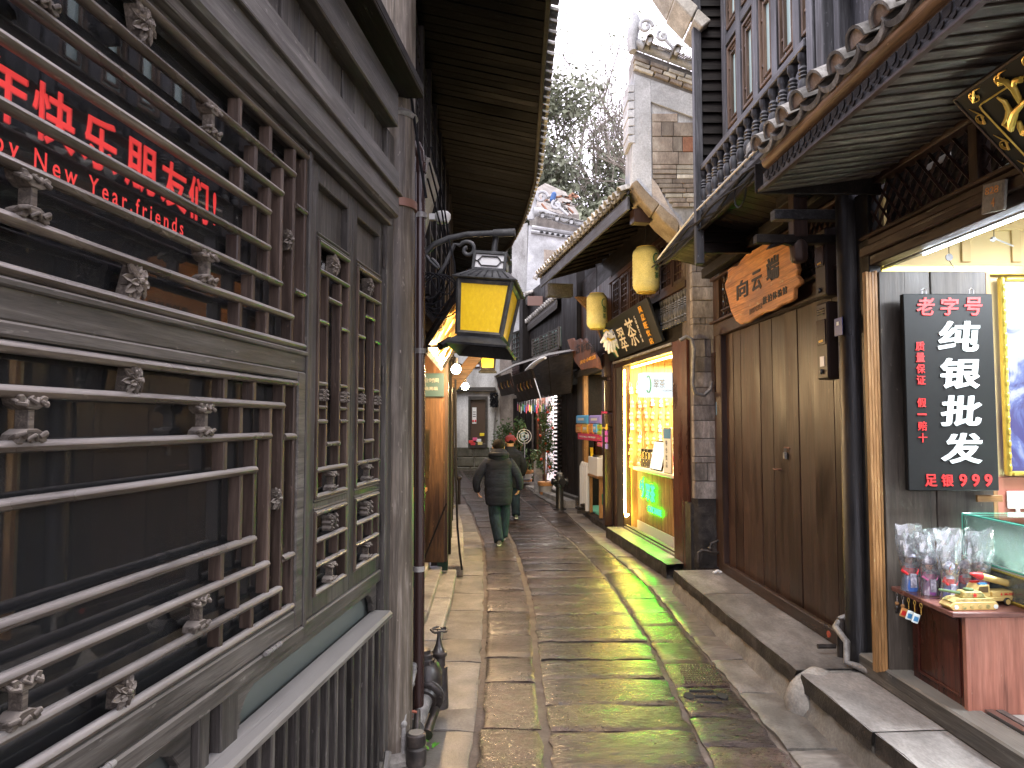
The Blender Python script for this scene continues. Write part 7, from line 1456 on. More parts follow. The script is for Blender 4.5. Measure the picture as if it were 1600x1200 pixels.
for q, lab in (([(800, 588), (829, 576), (844, 621), (809, 629)], 'larger dark tilted signboard at the end of the lane'), ([(775, 590), (795, 583), (806, 614), (783, 619)], 'smaller dark tilted signboard farthest down the lane')):
    t = thing('tilted_signboard', lab, 'signboard', FW.loc, FW.rz); fq('board', 'sgn' if 'sgn' in M else M.setdefault('sgn', wood('old_sign_wood', (.03, .022, .02), (.065, .05, .045), (.12, .09, .08), 'z')) and 'sgn', q, 0, .05, t, offs=[.75, .75, .4, .4])
    for i in range(5):
        cx = sum(a for a, _ in q) / 4 + (i - 2) * 5; cy = sum(b_ for _, b_ in q) / 4 - (i - 2) * 1.6; u, z = FW.px(cx, cy, .6)
        MB().tube([(u - .05, .6, z - .08), (u + .05, .62, z), (u - .03, .64, z + .09)], .012, 5).build('faded_character', M['gold'] if i % 2 else M['copper'], t)
wc = MB().tube([FW.P(*(lambda uz: (uz[0], .6, uz[1]))(FW.px(x, y, .6))) for x, y in ((822, 579), (830, 573), (838, 566), (846, 561), (852, 559))], [.03, .06, .05, .045, .03], 8); tag(wc.build('white_cloth', M['white'], None, 0, True), 'twisted white cloth tied along the lean-to roof edge', 'cloth')
tag(MB().tube([FW.P(*(lambda uz: (uz[0], .62, uz[1]))(FW.px(x, y, .62))) for x, y in ((829, 574), (838, 600), (846, 626))], .012, 5).build('sign_cord', M['white'], None), 'thin pale cord running down beside the larger tilted sign', 'cord')
# hanging trinkets at the shop mouth
for k in range(20):
    x = 809 + k * 2.65; u, z = FW.px(x, 636 + (k % 3) * 2, .12); t = thing('hanging_trinket', ['pink', 'yellow', 'white', 'green', 'blue', 'red'][k % 6] + ' trinket over the far shop entrance, ' + ['left end', 'left', 'middle', 'right'][k // 6] + ' of the row', 'trinket', FW.P(u, .12, z), FW.rz, group='trinkets hanging over the far shop entrance')
    MB().box(-.03, .03, -.01, .01, -.1, .08).build('charm_body', plain('trinket_%d' % k, [(.7, .15, .3), (.8, .6, .1), (.8, .8, .78), (.2, .55, .25), (.1, .25, .6), (.7, .08, .1)][k % 6], .4), t, .006); MB().tube([(0, 0, .08), (0, 0, .28)], .004, 4).build('string', M['white'], t)
# upper storey
for q in ([(831, 530), (872, 528), (872, 541), (831, 552)], [(799, 521), (821, 514), (821, 556), (799, 566)]):
    us = [FW.px(x, y, .05) for x, y in q]; u1 = us[0][0]; u0 = us[1][0]; z0 = min(us[2][1], us[3][1]); z1 = max(us[0][1], us[1][1]); f = fb_('lattice_window', 'gx', u0, u1, .0, .03, z0 - .06, z0)
    fb_('window_glass', 'glassb', u0, u1, -.02, -.01, z0, z1, bev=0)
    for k in range(4): fb_('window_post', 'gz', u0 + (u1 - u0) * k / 3 - .03, u0 + (u1 - u0) * k / 3 + .03, .0, .05, z0, z1, parent=f)
    for k in range(6): fb_('lattice_bar', 'gx', u0, u1, .01, .04, z0 + (z1 - z0) * (k + .5) / 6, z0 + (z1 - z0) * (k + .5) / 6 + .025, parent=f, bev=0)
    for k in range(9): fb_('lattice_upright', 'gz', u0 + (u1 - u0) * (k + .5) / 9, u0 + (u1 - u0) * (k + .5) / 9 + .02, .01, .035, z0, z1, parent=f, bev=0)
    diamonds(FR, M['bx'], u0, u1, z0 - .55, z0 - .08, .14, 1.1, .02, .018)
fb_('storey_board', 'dz', -.1, 1.0, -.1, .08, 2.9, 5.2); fb_('corner_post', 'dz', FW.px(825, 540)[0], FW.px(821, 540)[0] + .1, -.1, .15, 2.8, 5.3)
for k in range(36): fb_('wall_board', 'dz', 1.0 + k * .15, 1.145 + k * .15, -.08, -.04, 2.6, 5.3, bev=.002)
def small_eave(P0_, P1_, depth, label, n_=16):
    a = Vector(P0_); b_ = Vector(P1_); d = b_ - a; h = Vector((d.x, d.y, 0)).normalized(); inn = Vector((h.y, -h.x, 0))
    if inn.x < 0: inn = -inn
    t = thing('tiled_eave', label, 'roof'); up = Vector((0, 0, .3)) * depth
    q = [a, b_, b_ + inn * depth + up, a + inn * depth + up]; dz = Vector((0, 0, .05)); MB().add([tuple(p) for p in q] + [tuple(p + dz) for p in q], [(0, 1, 2, 3), (4, 5, 6, 7), (0, 1, 5, 4), (1, 2, 6, 5), (2, 3, 7, 6), (3, 0, 4, 7)]).build('roof_deck', M['dx'], t)
    MB().tube([tuple(a - Vector((0, 0, .08))), tuple(b_ - Vector((0, 0, .08)))], [(.02, .12)] * 2, 4).build('fascia', M['gx'], t)
    for k in range(n_):
        p = a + d * (k + .5) / n_ + dz * 1.2; MB().tube([tuple(p - inn * .08), tuple(p + inn * depth + up)], .06, 7).build('tile_row', M['tilep'], t, 0, True)
small_eave(at(870, 468, 15.8), at(824, 507, 19.0), 1.2, 'short tiled eave above the lattice windows near the end of the lane'); small_eave(at(826, 462, 18.5), at(800, 484, 21.5), 1.4, 'farthest tiled eave at the end of the right row')
p = at(838, 470, 17.6); o = thing('gable_board', 'pinkish brown gable board under the farther roofs', 'board', p); MB().box(-.22, .22, 0, .05, -.12, .12).build('board', plain('pink_brown', (.2, .12, .1), .7), o, .004)
# ============================================================ FAR WALL
YF = 22.0
M['pf'] = stone('far_stained_plaster', ((.34, .33, .31), (.56, .555, .54), (.72, .72, .71)), 2.2, (.8, 1), .006, (1, 1, .4), var=.03)
FWL = thing('far_white_building', 'stained white building closing the end of the lane with a dark framed shop window', 'building', (0, YF, 0))
MB().box(-5, .9, 0, .4, .2, 6.2).build('wall', M['pf'], FWL); MB().box(-.38, 1.2, -.06, .0, .6, 5.5).build('side_panel', stone('stained_side_wall', ((.12, .1, .09), (.22, .19, .17), (.36, .32, .28)), 3, (.8, 1), .005, (1, 1, .4)), FWL)
x = -5.0
for r in range(3):
    x = -5 + r * .2
    while x < -.4: L_ = random.uniform(.4, .7); MB().box(x, x + L_ - .02, -.12 + .02 * r, .02, .15 + r * .3, .43 + r * .3).build('base_stone', M['mossy'] if 'mossy' in M else M.setdefault('mossy', stone('mossy_stone', ((.06, .06, .04), (.12, .115, .085), (.2, .19, .15)), 5)), FWL, .02); x += L_
wx0, wx1, wz1, wz0 = at(732, 619, YF)[0], at(762, 619, YF)[0], at(740, 619, YF)[2], at(740, 700, YF)[2]
mb = MB(); [mb.box(*b_) for b_ in ((wx0, wx0 + .07, -.1, .02, wz0, wz1), (wx1 - .07, wx1, -.1, .02, wz0, wz1), (wx0 + .07, wx1 - .07, -.1, .02, wz1 - .12, wz1), (wx0 + .07, wx1 - .07, -.12, .02, wz0, wz0 + .14))]; wf = mb.build('window', M['gx'], FWL, .008)
MB().box(wx0 + .07, wx1 - .07, -.02, -.0, wz0 + .14, wz1 - .12).build('dark_pane', plain('dark_shop_inside', (.06, .035, .022), .5), wf); MB().box(wx0 + .12, wx0 + .25, -.04, -.025, wz1 - .85, wz1 - .35).build('poster', M['white'], wf)
for k in range(2): MB().ball((wx0 + .15 + .07 * k, -.045, wz1 - .77), (.03, .01, .04), 8, 6).build('poster_print', M['redp'], wf, 0, True)
for k in range(3): MB().box(wx0 + .14, wx0 + .23, -.045, -.04, wz1 - .5 - k * .07, wz1 - .48 - k * .07).build('poster_line', M['ink'], wf)
for k, (dx, dz, c) in enumerate(((.08, .2, (.7, .05, .05)), (.2, .28, (.75, .1, .25)), (.32, .24, (.8, .8, .8)), (.42, .42, (.85, .65, .02)), (.36, .15, (.75, .6, .2)), (.14, .14, (.6, .03, .05)))):
    t = thing('packaged_goods', ['red packets at the left of the far window', 'crimson box in the middle of the far window', 'white carton in the far window', 'yellow card standing at the right of the far window', 'straw coloured tray low in the far window', 'dark red tray at the bottom left of the far window'][k], 'goods', (wx0 + dx, YF - .08, wz0 + dz)); MB().box(-.06, .08, -.05, .03, -.05, .04).build('pack', plain('far_goods_%d' % k, c, .4), t, .006)
MB().box(at(740, 0, YF)[0] - .6, at(775, 0, YF)[0], -.14, -.01, at(0, 612, YF)[2] + .0, at(0, 605, YF)[2]).build('ledge', M['gx'], FWL, .01)
ux0, ux1 = at(741, 550, YF)[0], at(750, 550, YF)[0]; uf = MB().box(ux0, ux1, -.04, .0, at(0, 575, YF)[2], at(0, 540, YF)[2]).build('window', M['red'], FWL)
for k in range(5): MB().box(ux0 + .02, ux1 - .02, -.06, -.042, at(0, 573, YF)[2] + k * .14, at(0, 573, YF)[2] + .06 + k * .14).build('pane', M['white'], uf)
nz0 = at(0, 650, YF)[2]; t = thing('cable_knot', 'knot of cables and pipe hanging on the far white wall', 'cables', (at(773, 0, YF)[0], YF - .12, at(0, 625, YF)[2]))
for j in range(5): MB().tube([(.12 * math.sin(k * 1.3 + j), -.02 * j, .22 * math.cos(k * .9 + j * 2)) for k in range(9)], .022, 5).build('cable', M['rubber'], t, 0, True)
MB().tube([(.05, 0, -.2), (.0, 0, -1.0), (.05, 0, -1.4)], .03, 6).build('pipe', M['galv'], t)
# white firewall behind the roofs
W2 = thing('white_fire_gable', 'white stepped gable with tile drips and horn rising behind the lower roofs', 'gable wall', (0, 0, 0)); YW = 19.5; s = YW / FPX
def q2(x, y): p = at(x, y, YW); return (p[0], p[2])
MB().prism([q2(826, 352), q2(915, 372), q2(930, 470), q2(800, 520), q2(822, 470)], YW, YW + .5, 'xz').build('wall', M['plaster'], W2); MB().prism([q2(800, 350), q2(825, 345), q2(822, 500), q2(800, 520)], YW + .2, YW + .6, 'xz').build('wall', M['plasterd'], W2)
MB().prism([q2(850, 390), q2(905, 395), q2(905, 440), q2(850, 440)], YW - .02, YW + .01, 'xz').build('brick_panel', M['brick'], W2)
for a, b_ in (((830, 362), (918, 376)), ((831, 355), (918, 369))): MB().tube([(*q2(*a), 0)[0:1] + (YW - .04,) + (q2(*a)[1],), (q2(*b_)[0], YW - .04, q2(*b_)[1])], .05, 6).build('moulding', M['plaster'], W2, 0, True)
for k in range(8): c = q2(846 + k * 8.5, 364 + k * 1.5); MB().prism([(c[0] + .05 * math.cos(a * .8), c[1] + .035 * math.sin(a * .8)) for a in range(8)], YW - .1, YW - .085, 'xz').build('painted_dot', M['blackm'], W2)
c = q2(834, 338); capping(W2, (c[0], YW - .05, c[1]), 1.5, .22, 1.05, n_d=4)
t = thing('cluttered_roof', 'pale tiled roof with a blue tarpaulin behind the white gable', 'roof', (0, 0, 0))
q = [at(828, 300, 22), at(852, 286, 23), at(884, 300, 23), at(905, 335, 22), at(840, 335, 21)]; MB().add([tuple(p) for p in q] + [(p[0], p[1] + .8, p[2] - 1.5) for p in q], [(0, 1, 2, 3, 4), (9, 8, 7, 6, 5)] + [(i, (i + 1) % 5, 5 + (i + 1) % 5, 5 + i) for i in range(5)]).build('roof_slope', M['conc'], t)
for k in range(26): p = at(random.uniform(850, 900), random.uniform(305, 335), 20.8); MB().box(-.12, .12, -.05, .05, -.02, .02, Matrix.Translation(p) @ Matrix.Rotation(random.uniform(-1, 1), 4, 'Y')).build('loose_tile', M[random.choice(['tile', 'brickr', 'tilep'])], t)
p = at(864, 308, 20.7); MB().box(-.07, .08, -.1, .1, -.15, .15, Matrix.Translation(p) @ Matrix.Rotation(.3, 4, 'Y')).build('tarpaulin', plain('blue_tarpaulin', (.05, .12, .3), .7), t, .05)
# ============================================================ PLANTS
leafm = stone('leaf_green', ((.03, .06, .018), (.06, .11, .03), (.12, .17, .05)), 3, (.45, .6), .0, var=.0); leafp = stone('hazy_leaf', ((.15, .17, .11), (.23, .25, .175), (.33, .35, .26)), .5, (.6, .8), 0, var=.0); fruit = plain('red_fruit', (.75, .08, .02), .35)  # tree leaf tone is lightened, with distance haze put into the colour
def leafmass(n_, fpos, size, aspect=.45):
    mb = MB()
    for _ in range(n_):
        c = Vector(fpos()); d = Vector((random.gauss(0, 1), random.gauss(0, 1), random.gauss(0, .7))).normalized(); t_ = d.orthogonal().normalized(); t_ = (t_ * math.cos(1) + d.cross(t_) * random.uniform(-1, 1)).normalized(); s_ = size * random.uniform(.6, 1.3)
        mb.v += [tuple(c - d * s_), tuple(c + t_ * s_ * aspect), tuple(c + d * s_), tuple(c - t_ * s_ * aspect)]; o = len(mb.v) - 4; mb.f.append((o, o + 1, o + 2, o + 3))
    return mb
def potted(loc_, h, r, label, nf=6, pot=True, n_=900, lsz=.035, narrow=1.0, potc=None):
    t = thing('potted_plant', label, 'plant', loc_); z0 = .02
    if pot:
        MB().lathe([(.13, 0), (.17, .22), (.185, .24), (.185, .28), (.16, .28), (.15, .25)], n=18).build('pot', potc or plain('pot_white', (.6, .57, .52), .5), t, 0, True); MB().lathe([(.131, 0), (.142, .06)], n=18).build('pot_band', M['orange'], t); MB().lathe([(.178, .2), (.19, .24), (.19, .285), (.18, .285)], n=18).build('pot_rim', M['orange'], t, 0, True); z0 = .25
    for k in range(6):
        a = k * 1.05; MB().tube([(0, 0, z0), (r * .3 * math.cos(a), r * .3 * math.sin(a), z0 + h * .4), (r * .6 * math.cos(a + .4), r * .6 * math.sin(a + .4), z0 + h * .85)], [.01, .008, .004], 5).build('stem', M['tan2'], t)
    cl = [(random.uniform(-r, r) * .6, random.uniform(-r, r) * .6, z0 + h * random.uniform(.15, .95), r * random.uniform(.25, .5)) for _ in range(16)]
    def f():
        c = random.choice(cl); k = 1 - .5 * abs(c[2] - z0 - h * .45) / h * narrow; return (c[0] * k + random.gauss(0, c[3] * .5), c[1] * k + random.gauss(0, c[3] * .5), c[2] + random.gauss(0, c[3] * .7))
    leafmass(n_, f, lsz, .4).build('foliage', leafm, t)['kind'] = 'stuff'
    for k in range(nf): MB().ball((r * random.uniform(-.8, .8), -r * .5, z0 + h * (.2 + .75 * k / max(1, nf))), .033, 10, 8).build('fruit', fruit, t, 0, True)
potted(at(853, 772, 16.4)[:2] + (ramp_z(16.4) + .02,), 1.9, .3, 'tall potted tangerine bush with red fruits at the kerb', 8, n_=2200); potted(at(811, 740, 18.5)[:2] + (.6,), 1.3, .28, 'bright green bamboo like plant behind the walkers', 2, False, 900, .06); potted(at(787, 700, 20.5)[:2] + (.9,), .8, .42, 'round bush with small red fruits at the far wall', 3, False, 900, .045)
potted(at(838, 765, 17.3)[:2] + (ramp_z(17) + .2,), .75, .25, 'low leafy plant with pink flowers beside the tall tangerine bush', 2, False, 500, .04); potted(at(823, 752, 18.2)[:2] + (.3,), .35, .14, 'small green plant in a pale pot at the shop doorway', 0, True, 160, .04)
st = thing('folding_sign', 'dark narrow folding board standing beside the tangerine pot', 'board', at(841, 770, 16.6)[:2] + (ramp_z(16.6),)); MB().box(-.1, .1, 0, .03, 0, .75, Matrix.Rotation(R(-8), 4, 'X')).build('board', M['galv'], st, .004)
fn = thing('standing_fan', 'round white standing fan by the far shop doorway', 'fan', at(819, 735, 18.0)[:2] + (.35,)); MB().tube([(0, 0, 0), (0, 0, .95)], .02, 8).build('pole', M['steel'], fn)
for r in (.06, .12, .18): MB().tube([(r * math.cos(k * .4), -.05, 1.1 + r * math.sin(k * .4)) for k in range(17)], .007, 5).build('guard_ring', M['steel'], fn)
for k in range(3): MB().ball((.07 * math.cos(k * 2.1), -.03, 1.1 + .07 * math.sin(k * 2.1)), (.05, .01, .05), 8, 6).build('blade', plain('fan_blade', (.3, .5, .55), .3) if k == 0 else bpy.data.materials['fan_blade'], fn, 0, True)
MB().lathe([(.15, 0), (.15, .03)], n=16).build('base', M['galv'], fn)
# ============================================================ TREES AND HILL
def tree(P, h, seed, label, spread=.5, leaves=0, lsize=.2, mat=None, trunk_r=.2, lean=0, name='bare_tree', levels=5, bark=None):
    random.seed(seed); t = thing(name, label, 'tree', P); tips = []; mb = MB(); tk = MB()
    def grow(p, d, L_, r, lv):
        pts = [p]; q = Vector(p)
        for i in range(4): d = (d + Vector((random.gauss(0, .12), random.gauss(0, .12), random.gauss(0, .05) + .02))).normalized(); q = q + d * L_ / 4; pts.append(q.copy())
        (tk if lv == 0 else mb).tube([tuple(x) for x in pts], [r, r * .9, r * .8, r * .7, r * .6], 6 if lv < 2 else 4, cap=lv < 2)
        tips.append((pts[-1], lv)); tips.append((pts[2], lv))
        if lv < levels:
            for k in range(random.choice([2, 3, 3]) if lv else 5):
                f = random.uniform(.45, 1); b_ = pts[min(4, max(1, int(f * 4)))]; a = random.uniform(0, 6.28); nd = (d * .8 + Vector((math.cos(a), math.sin(a), .25)) * spread * random.uniform(.8, 1.3)).normalized(); grow(b_, nd, L_ * (random.uniform(.38, .5) if lv == 0 else random.uniform(.6, .8)), r * .6, lv + 1)
    grow(Vector((0, 0, 0)), Vector((lean, 0, 1)).normalized(), h * (.45 if leaves > 10000 else .56), trunk_r, 0)
    tk.build('trunk', bark or M['barkm'], t, 0, True); mb.build('branches', bark or M['barkm'], t)['kind'] = 'stuff'
    if leaves:
        tt = [p for p, lv in tips if lv >= 2]
        def f(): p = random.choice(tt); return (p.x + random.gauss(0, .35), p.y + random.gauss(0, .35), p.z + random.gauss(0, .3))
        leafmass(leaves, f, lsize, .5).build('crown', mat or leafp, t)['kind'] = 'stuff'
    return t
M['barkm'] = stone('hazy_bark', ((.12, .1, .085), (.2, .175, .15), (.3, .27, .235)), 3, (.8, 1), .005, var=0)  # bark lightened too, haze put into its colour
tree((4.2, 33, 0), 24, 3, 'tall bare tree standing behind the white gable', .5, 2500, .085, trunk_r=.3, levels=6); tree((2.3, 35, 0), 24, 11, 'slender bare tree left of the tallest one', .55, 3000, .1, trunk_r=.2, levels=6, lean=-.05)
tree((5.2, 38, 0), 27, 21, 'bare tree partly hidden by the tall brick gable', .5, 3000, .1, trunk_r=.22, levels=6)
tree((1.2, 30, 0), 23, 5, 'pale evergreen tree at the left above the roofs', .62, 26000, .13, name='leafy_tree', trunk_r=.22, levels=5); tree((3.0, 31, 0), 21, 8, 'lower leafy tree in front of the bare trees', .65, 22000, .13, name='leafy_tree', trunk_r=.2); tree((4.6, 30, 0), 16.5, 15, 'leafy tree just left of the brick gable', .6, 16000, .13, name='leafy_tree', trunk_r=.2); tree((-.8, 34, 0), 18, 18, 'leafy tree mostly hidden by the left eaves', .6, 14000, .13, name='leafy_tree', trunk_r=.2)
tree((3.6, 14.5, 4), 6.5, 31, 'bare twigs of a tree behind the balcony house', .7, 0, .1, trunk_r=.07, levels=5, lean=-.12)
random.seed(5)
vs = []; fs = []; nx, ny = 40, 14
for j in range(ny):
    for i in range(nx): x = -60 + 120 * i / (nx - 1); y = 48 + 50 * j / (ny - 1); vs.append((x, y, -1 + 22 * math.sin(min(1, j / (ny - 2)) * 1.57) * (1 + .12 * noise.noise((x * .05, y * .05, 0))) + .8 * noise.noise((x * .3, y * .3, 1))))
for j in range(ny - 1):
    for i in range(nx - 1): q = j * nx + i; fs.append((q, q + 1, q + nx + 1, q + nx))
hl = MB().add(vs, fs).build('hill', stone('hillside', ((.1, .13, .12), (.17, .2, .19), (.26, .29, .28)), .4, (.9, 1), 0, var=0), None, 0, True); hl['kind'] = 'structure'
# ============================================================ PEOPLE
def person(P, H_, label, pose, coat=(.016, .021, .038), hair=(.006, .005, .005), trousers=(.02, .034, .055), cap=None, rz=0):
    """figure seen from behind, facing +y; pose holds joint positions as fractions of the height"""
    t = thing('person', label, 'person', P, rz); k = H_; V = lambda p: Vector(p) * k
    skin = M['skin'] if 'skin' in M else M.setdefault('skin', plain('skin', (.5, .3, .2), .5))
    J = dict(pel=(0, 0, .52), wa=(0, -.005, .6), ch=(0, .0, .74), nk=(0, .005, .83), hdb=(0, .012, .87), hdt=(0, .015, .955), **pose)
    names_ = list(J); idx = {n: i for i, n in enumerate(names_)}
    E_ = [('pel', 'wa'), ('wa', 'ch'), ('ch', 'nk'), ('nk', 'hdb'), ('hdb', 'hdt')]
    rad = dict(pel=(.085, .065), wa=(.08, .06), ch=(.09, .06), nk=(.035, .035), hdb=(.045, .05), hdt=(.05, .055))
    for s in 'LR':
        E_ += [('ch', 'sh' + s), ('sh' + s, 'el' + s), ('el' + s, 'wr' + s), ('wr' + s, 'ha' + s), ('pel', 'hi' + s), ('hi' + s, 'kn' + s), ('kn' + s, 'an' + s), ('an' + s, 'to' + s)]
        rad.update({'sh' + s: (.035,) * 2, 'el' + s: (.024,) * 2, 'wr' + s: (.016,) * 2, 'ha' + s: (.018, .012), 'hi' + s: (.055,) * 2, 'kn' + s: (.034,) * 2, 'an' + s: (.022,) * 2, 'to' + s: (.02, .014)})
    me = bpy.data.meshes.new('body'); me.from_pydata([tuple(V(J[n])) for n in names_], [(idx[a], idx[b_]) for a, b_ in E_], []); o = bpy.data.objects.new('body', me); col.objects.link(o)
    sm_ = o.modifiers.new('s', 'SKIN'); sl = me.skin_vertices[0].data
    for n in names_: sl[idx[n]].radius = (rad[n][0] * k, rad[n][1] * k)
    sl[0].use_root = True; ss = o.modifiers.new('u', 'SUBSURF'); ss.levels = 2
    dg = bpy.context.evaluated_depsgraph_get(); m2 = bpy.data.meshes.new_from_object(o.evaluated_get(dg)); bpy.data.objects.remove(o)
    # fingers grown from the palms, joined into the body
    mb = MB(); mb.v = [tuple(v.co) for v in m2.vertices]; mb.f = [tuple(p.vertices) for p in m2.polygons]
    for s in 'LR':
        h = V(J['ha' + s]); w_ = V(J['wr' + s]); d = (h - w_).normalized(); sx = 1 if s == 'R' else -1; side = Vector((0, 1, 0)); cur = Vector((-sx, .1, 0))
        for q in range(4):
            b_ = h + side * (q - 1.5) * .011 * k; L_ = (.042, .048, .045, .036)[q] * k; mb.tube([tuple(b_ - d * .006 * k), tuple(b_ + d * L_ * .45), tuple(b_ + d * L_ * .75 + cur * L_ * .3), tuple(b_ + d * L_ * .8 + cur * L_ * .6)], [.0055 * k, .005 * k, .0045 * k, .003 * k], 6)
        mb.tube([tuple(w_ + side * .012 * k + d * .01 * k), tuple(w_ + side * .024 * k + d * .028 * k), tuple(w_ + side * .02 * k + d * .045 * k + cur * .01 * k)], [.006 * k, .0055 * k, .004 * k], 6)
    hc = V((J['hdt'][0], J['hdt'][1], .925))
    for sx in (-1, 1): mb.ball((hc.x + sx * .052 * k, hc.y, hc.z - .01 * k), (.008 * k, .014 * k, .018 * k), 8, 6)
    mb.ball((hc.x, hc.y + .06 * k, hc.z - .012 * k), (.009 * k, .016 * k, .014 * k), 8, 6)
    mb.build('body', skin, t, 0, 2)
    for sx in (-1, 1): MB().ball((hc.x + sx * .018 * k, hc.y + .053 * k, hc.z), .006 * k, 8, 6).build('eye', M['black'], t, 0, True)
    MB().ball((hc.x, hc.y + .053 * k, hc.z - .032 * k), (.014 * k, .005 * k, .004 * k), 8, 6).build('mouth', M['redp'], t, 0, True)
    hm = plain('hair_' + str(round(P[1])), hair, .8, spec=.12)
    mb = MB(); vs = []; fs = []; n = 18; rws = 9
    for r in range(rws):
        a = .05 + (1.95 if True else 1) * r / (rws - 1)
        for q in range(n):
            b_ = 2 * math.pi * q / n; back = .5 - .5 * math.sin(b_); aa = a * (.62 + .38 * back); rr = 1 + .05 * noise.noise((math.cos(b_) * 3, math.sin(b_) * 3, a * 3))
            vs.append((hc.x + .06 * k * rr * math.sin(aa) * math.cos(b_), hc.y + .066 * k * rr * math.sin(aa) * math.sin(b_), hc.z + .004 * k + .068 * k * rr * math.cos(aa)))
    for r in range(rws - 1):
        for q in range(n): q2_ = (q + 1) % n; fs.append((r * n + q, r * n + q2_, (r + 1) * n + q2_, (r + 1) * n + q))
    fs.append(tuple(range(n))); mb.add(vs, fs).build('hair', hm, t, 0, True)
    if cap: 
        MB().lathe([(.064 * k, -.012 * k), (.066 * k, .01 * k), (.06 * k, .04 * k), (.04 * k, .062 * k), (.01 * k, .07 * k)], (hc.x, hc.y, hc.z + .01 * k), 18).build('cap', plain('dark_red_cap', cap, .8), t, 0, True); MB().box(hc.x - .04 * k, hc.x + .04 * k, hc.y + .05 * k, hc.y + .11 * k, hc.z, hc.z + .008 * k).build('cap_peak', bpy.data.materials['dark_red_cap'], t, .003)
    # padded coat: rings with quilting
    cm = wood('coat_cloth_%d' % round(P[1]), tuple(c * .6 for c in coat), coat, tuple(c * 1.7 for c in coat), 'x', rough=.75, spec=.15, bmp=.0015, var=0); hem = pose.get('hem', .38) if False else .375
    prof = [(hem, .112, .085), (.39, .116, .088), (.45, .122, .092), (.52, .125, .095), (.6, .125, .095), (.66, .128, .092), (.72, .135, .09), (.77, .138, .085), (.805, .11, .075), (.83, .065, .06), (.845, .05, .05)]
    def pr_(z):
        for (a, p, p2), (b_, q, r2) in zip(prof, prof[1:]):
            if z <= b_: f = (z - a) / (b_ - a); return p + (q - p) * f, p2 + (r2 - p2) * f
        return prof[-1][1:]
    vs = []; fs = []; n = 28; R_ = 64
    for r in range(R_ + 1):
        z = hem + (.845 - hem) * r / R_; a, b_ = pr_(z); qz = (z - hem) / .085; puff = abs(math.sin(qz * math.pi)) ** .3 if z < .72 else 1
        for q in range(n):
            th = 2 * math.pi * q / n; w_ = 1 + .02 * noise.noise((math.cos(th) * 2.5, math.sin(th) * 2.5, z * 26)); g_ = (.95 + .05 * puff) * w_ * 1.08
            x = a * g_ * math.copysign(abs(math.cos(th)) ** .85, math.cos(th)); y = b_ * g_ * math.sin(th); sway = pose.get('swx', 0) if False else 0
            vs.append((x * k, y * k, z * k))
    for r in range(R_):
        for q in range(n): q2_ = (q + 1) % n; fs.append((r * n + q, r * n + q2_, (r + 1) * n + q2_, (r + 1) * n + q))
    MB().add(vs, fs).build('coat', cm, t, 0, 2)
    for s in 'LR':
        A, B_, C_ = V(J['sh' + s]) * 1, V(J['el' + s]), V(J['wr' + s]); A.x *= .78; A.z += .0; pts = []; rs = []; N = 26
        top = A + (Vector((0, 0, .0)))
        for i in range(N + 1):
            f = i / N; p = (1 - f) ** 2 * A + 2 * f * (1 - f) * (B_ + (B_ - (A + C_) / 2) * .75) + f * f * C_; pts.append(tuple(p)); rs.append((.052 - .02 * f) * k * (.97 + .03 * abs(math.sin(f * 4 * math.pi)) ** .4))
        rs[-1] = .024 * k; MB().tube(pts, rs, 14).build('sleeve', cm, t, 0, 2)
    # hood, collar roll
    if not cap:
        vs = []; fs = []; n = 20
        for r in range(9):
            f = r / 8; zz = .795 + .1 * f; rad_ = .075 + .022 * math.sin(f * math.pi) - .015 * f
            for q in range(n): th = 2 * math.pi * q / n; vs.append((rad_ * 1.1 * math.cos(th) * k, (-.02 + rad_ * .9 * math.sin(th)) * k, (zz - .012 * math.sin(th) * 1 - (.01 if r == 0 else 0)) * k))
        for r in range(8):
            for q in range(n): q2_ = (q + 1) % n; fs.append((r * n + q, r * n + q2_, (r + 1) * n + q2_, (r + 1) * n + q))
        MB().add(vs, fs).build('hood', cm, t, 0, 2)
        MB().tube([(.0 + .078 * k * math.cos(a * .3 - 3.2), (-.03 + .06 * math.sin(a * .3 - 3.2)) * k, (.842 - .03 * math.sin(-a * .3 + 3.2) * 0 + .01) * k) for a in range(12)], [.012 * k] + [.024 * k] * 10 + [.012 * k], 10).build('hood_roll', cm, t, 0, True)
    else: MB().lathe([(.07 * k, .81 * k), (.062 * k, .85 * k), (.055 * k, .865 * k)], n=18).build('collar', cm, t, 0, True)
    tm = wood('trouser_cloth_%d' % round(P[1]), tuple(c * .6 for c in trousers), trousers, tuple(c * 1.6 for c in trousers), 'z', rough=.85, spec=.1, bmp=.001, var=0)
    for s in 'LR':
        A, B_, C_ = V(J['hi' + s]), V(J['kn' + s]), V(J['an' + s]); pts = []; rs = []
        for i in range(19):
            f = i / 18; p = A.lerp(B_, f * 2) if f < .5 else B_.lerp(C_, f * 2 - 1); pts.append(tuple(p)); w_ = .068 - .022 * f; rs.append((w_ * (1 + .05 * noise.noise((f * 9, ord(s), 1)))) * k)
        rs[-1] *= 1.04; MB().tube(pts, rs, 14).build('trouser_leg', tm, t, 0, 2)
        an, to = V(J['an' + s]), V(J['to' + s]); d = (to - an); d.z = 0; d = d.normalized(); c0_ = an - d * .02 * k
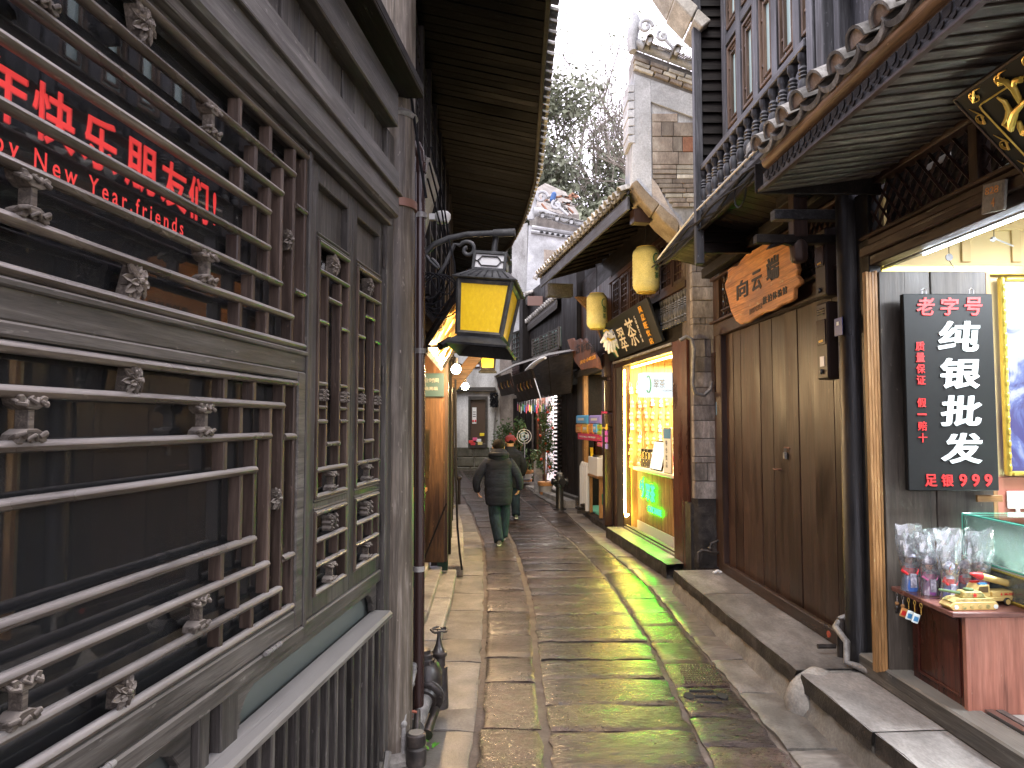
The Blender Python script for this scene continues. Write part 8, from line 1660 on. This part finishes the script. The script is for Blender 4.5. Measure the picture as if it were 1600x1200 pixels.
        MB().tube([tuple(c0_ + Vector((0, 0, -.008 * k)) - d * .012 * k), tuple(c0_ + Vector((0, 0, -.01 * k)) + d * .01 * k), tuple(an + d * .05 * k + Vector((0, 0, -.016 * k))), tuple(an + d * .1 * k + Vector((0, 0, -.022 * k))), tuple(an + d * .125 * k + Vector((0, 0, -.025 * k)))], [(.016 * k, .018 * k), (.024 * k, .026 * k), (.025 * k, .022 * k), (.024 * k, .016 * k), (.012 * k, .01 * k)], 12, up=(0, 0, 1)).build('shoe', M['shoe'] if 'shoe' in M else M.setdefault('shoe', plain('shoe_leather', (.08, .08, .08), .5)), t, 0, True)
        sole = MB().tube([tuple(c0_ + Vector((0, 0, -.028 * k)) - d * .012 * k), tuple(an + d * .06 * k + Vector((0, 0, -.032 * k))), tuple(an + d * .12 * k + Vector((0, 0, -.034 * k)))], [(.02 * k, .009 * k), (.028 * k, .009 * k), (.018 * k, .008 * k)], 12, up=(0, 0, 1)).build('shoe_sole', plain('pale_sole', (.55, .6, .5), .5) if s == 'L' and not cap else M['white'], t, 0, True)
    return t
pose1 = dict(shL=(-.115, 0, .78), elL=(-.205, -.03, .635), wrL=(-.195, .02, .5), haL=(-.19, .03, .475), shR=(.115, 0, .78), elR=(.19, -.02, .64), wrR=(.2, .04, .52), haR=(.195, .05, .495),
    hiL=(-.045, 0, .5), knL=(-.035, .02, .27), anL=(.0, -.1, .045), toL=(.0, -.05, .02), hiR=(.045, 0, .5), knR=(.06, .08, .28), anR=(.05, .12, .06), toR=(.05, .17, .03))
person((-.2, 10.6, 0), 1.56, 'walking person seen from behind in a long dark padded coat with a hood', pose1, rz=R(4))
pose2 = dict(shL=(-.11, 0, .78), elL=(-.16, -.02, .64), wrL=(-.15, .06, .54), haL=(-.145, .08, .52), shR=(.11, 0, .78), elR=(.16, -.02, .64), wrR=(.15, .05, .52), haR=(.145, .07, .5),
    hiL=(-.045, 0, .5), knL=(-.05, .06, .28), anL=(-.04, .1, .05), toL=(-.04, .15, .02), hiR=(.045, 0, .5), knR=(.06, .02, .27), anR=(.06, -.08, .05), toR=(.06, -.03, .02))
person((-.03, 13.3, ramp_z(13.3)), 1.55, 'person in a dark red cap and dark jacket walking ahead of the hooded walker', pose2, coat=(.016, .018, .026), cap=(.16, .02, .03), rz=R(6))
# loose cables on the left wall and rain drips
tag(MB().tube([at(856, 300, 15), at(700, 585, 14)], .004, 4).build('overhead_wire', M['rubber'], None), 'thin wire crossing above the lane near the small lantern', 'wire') if False else None
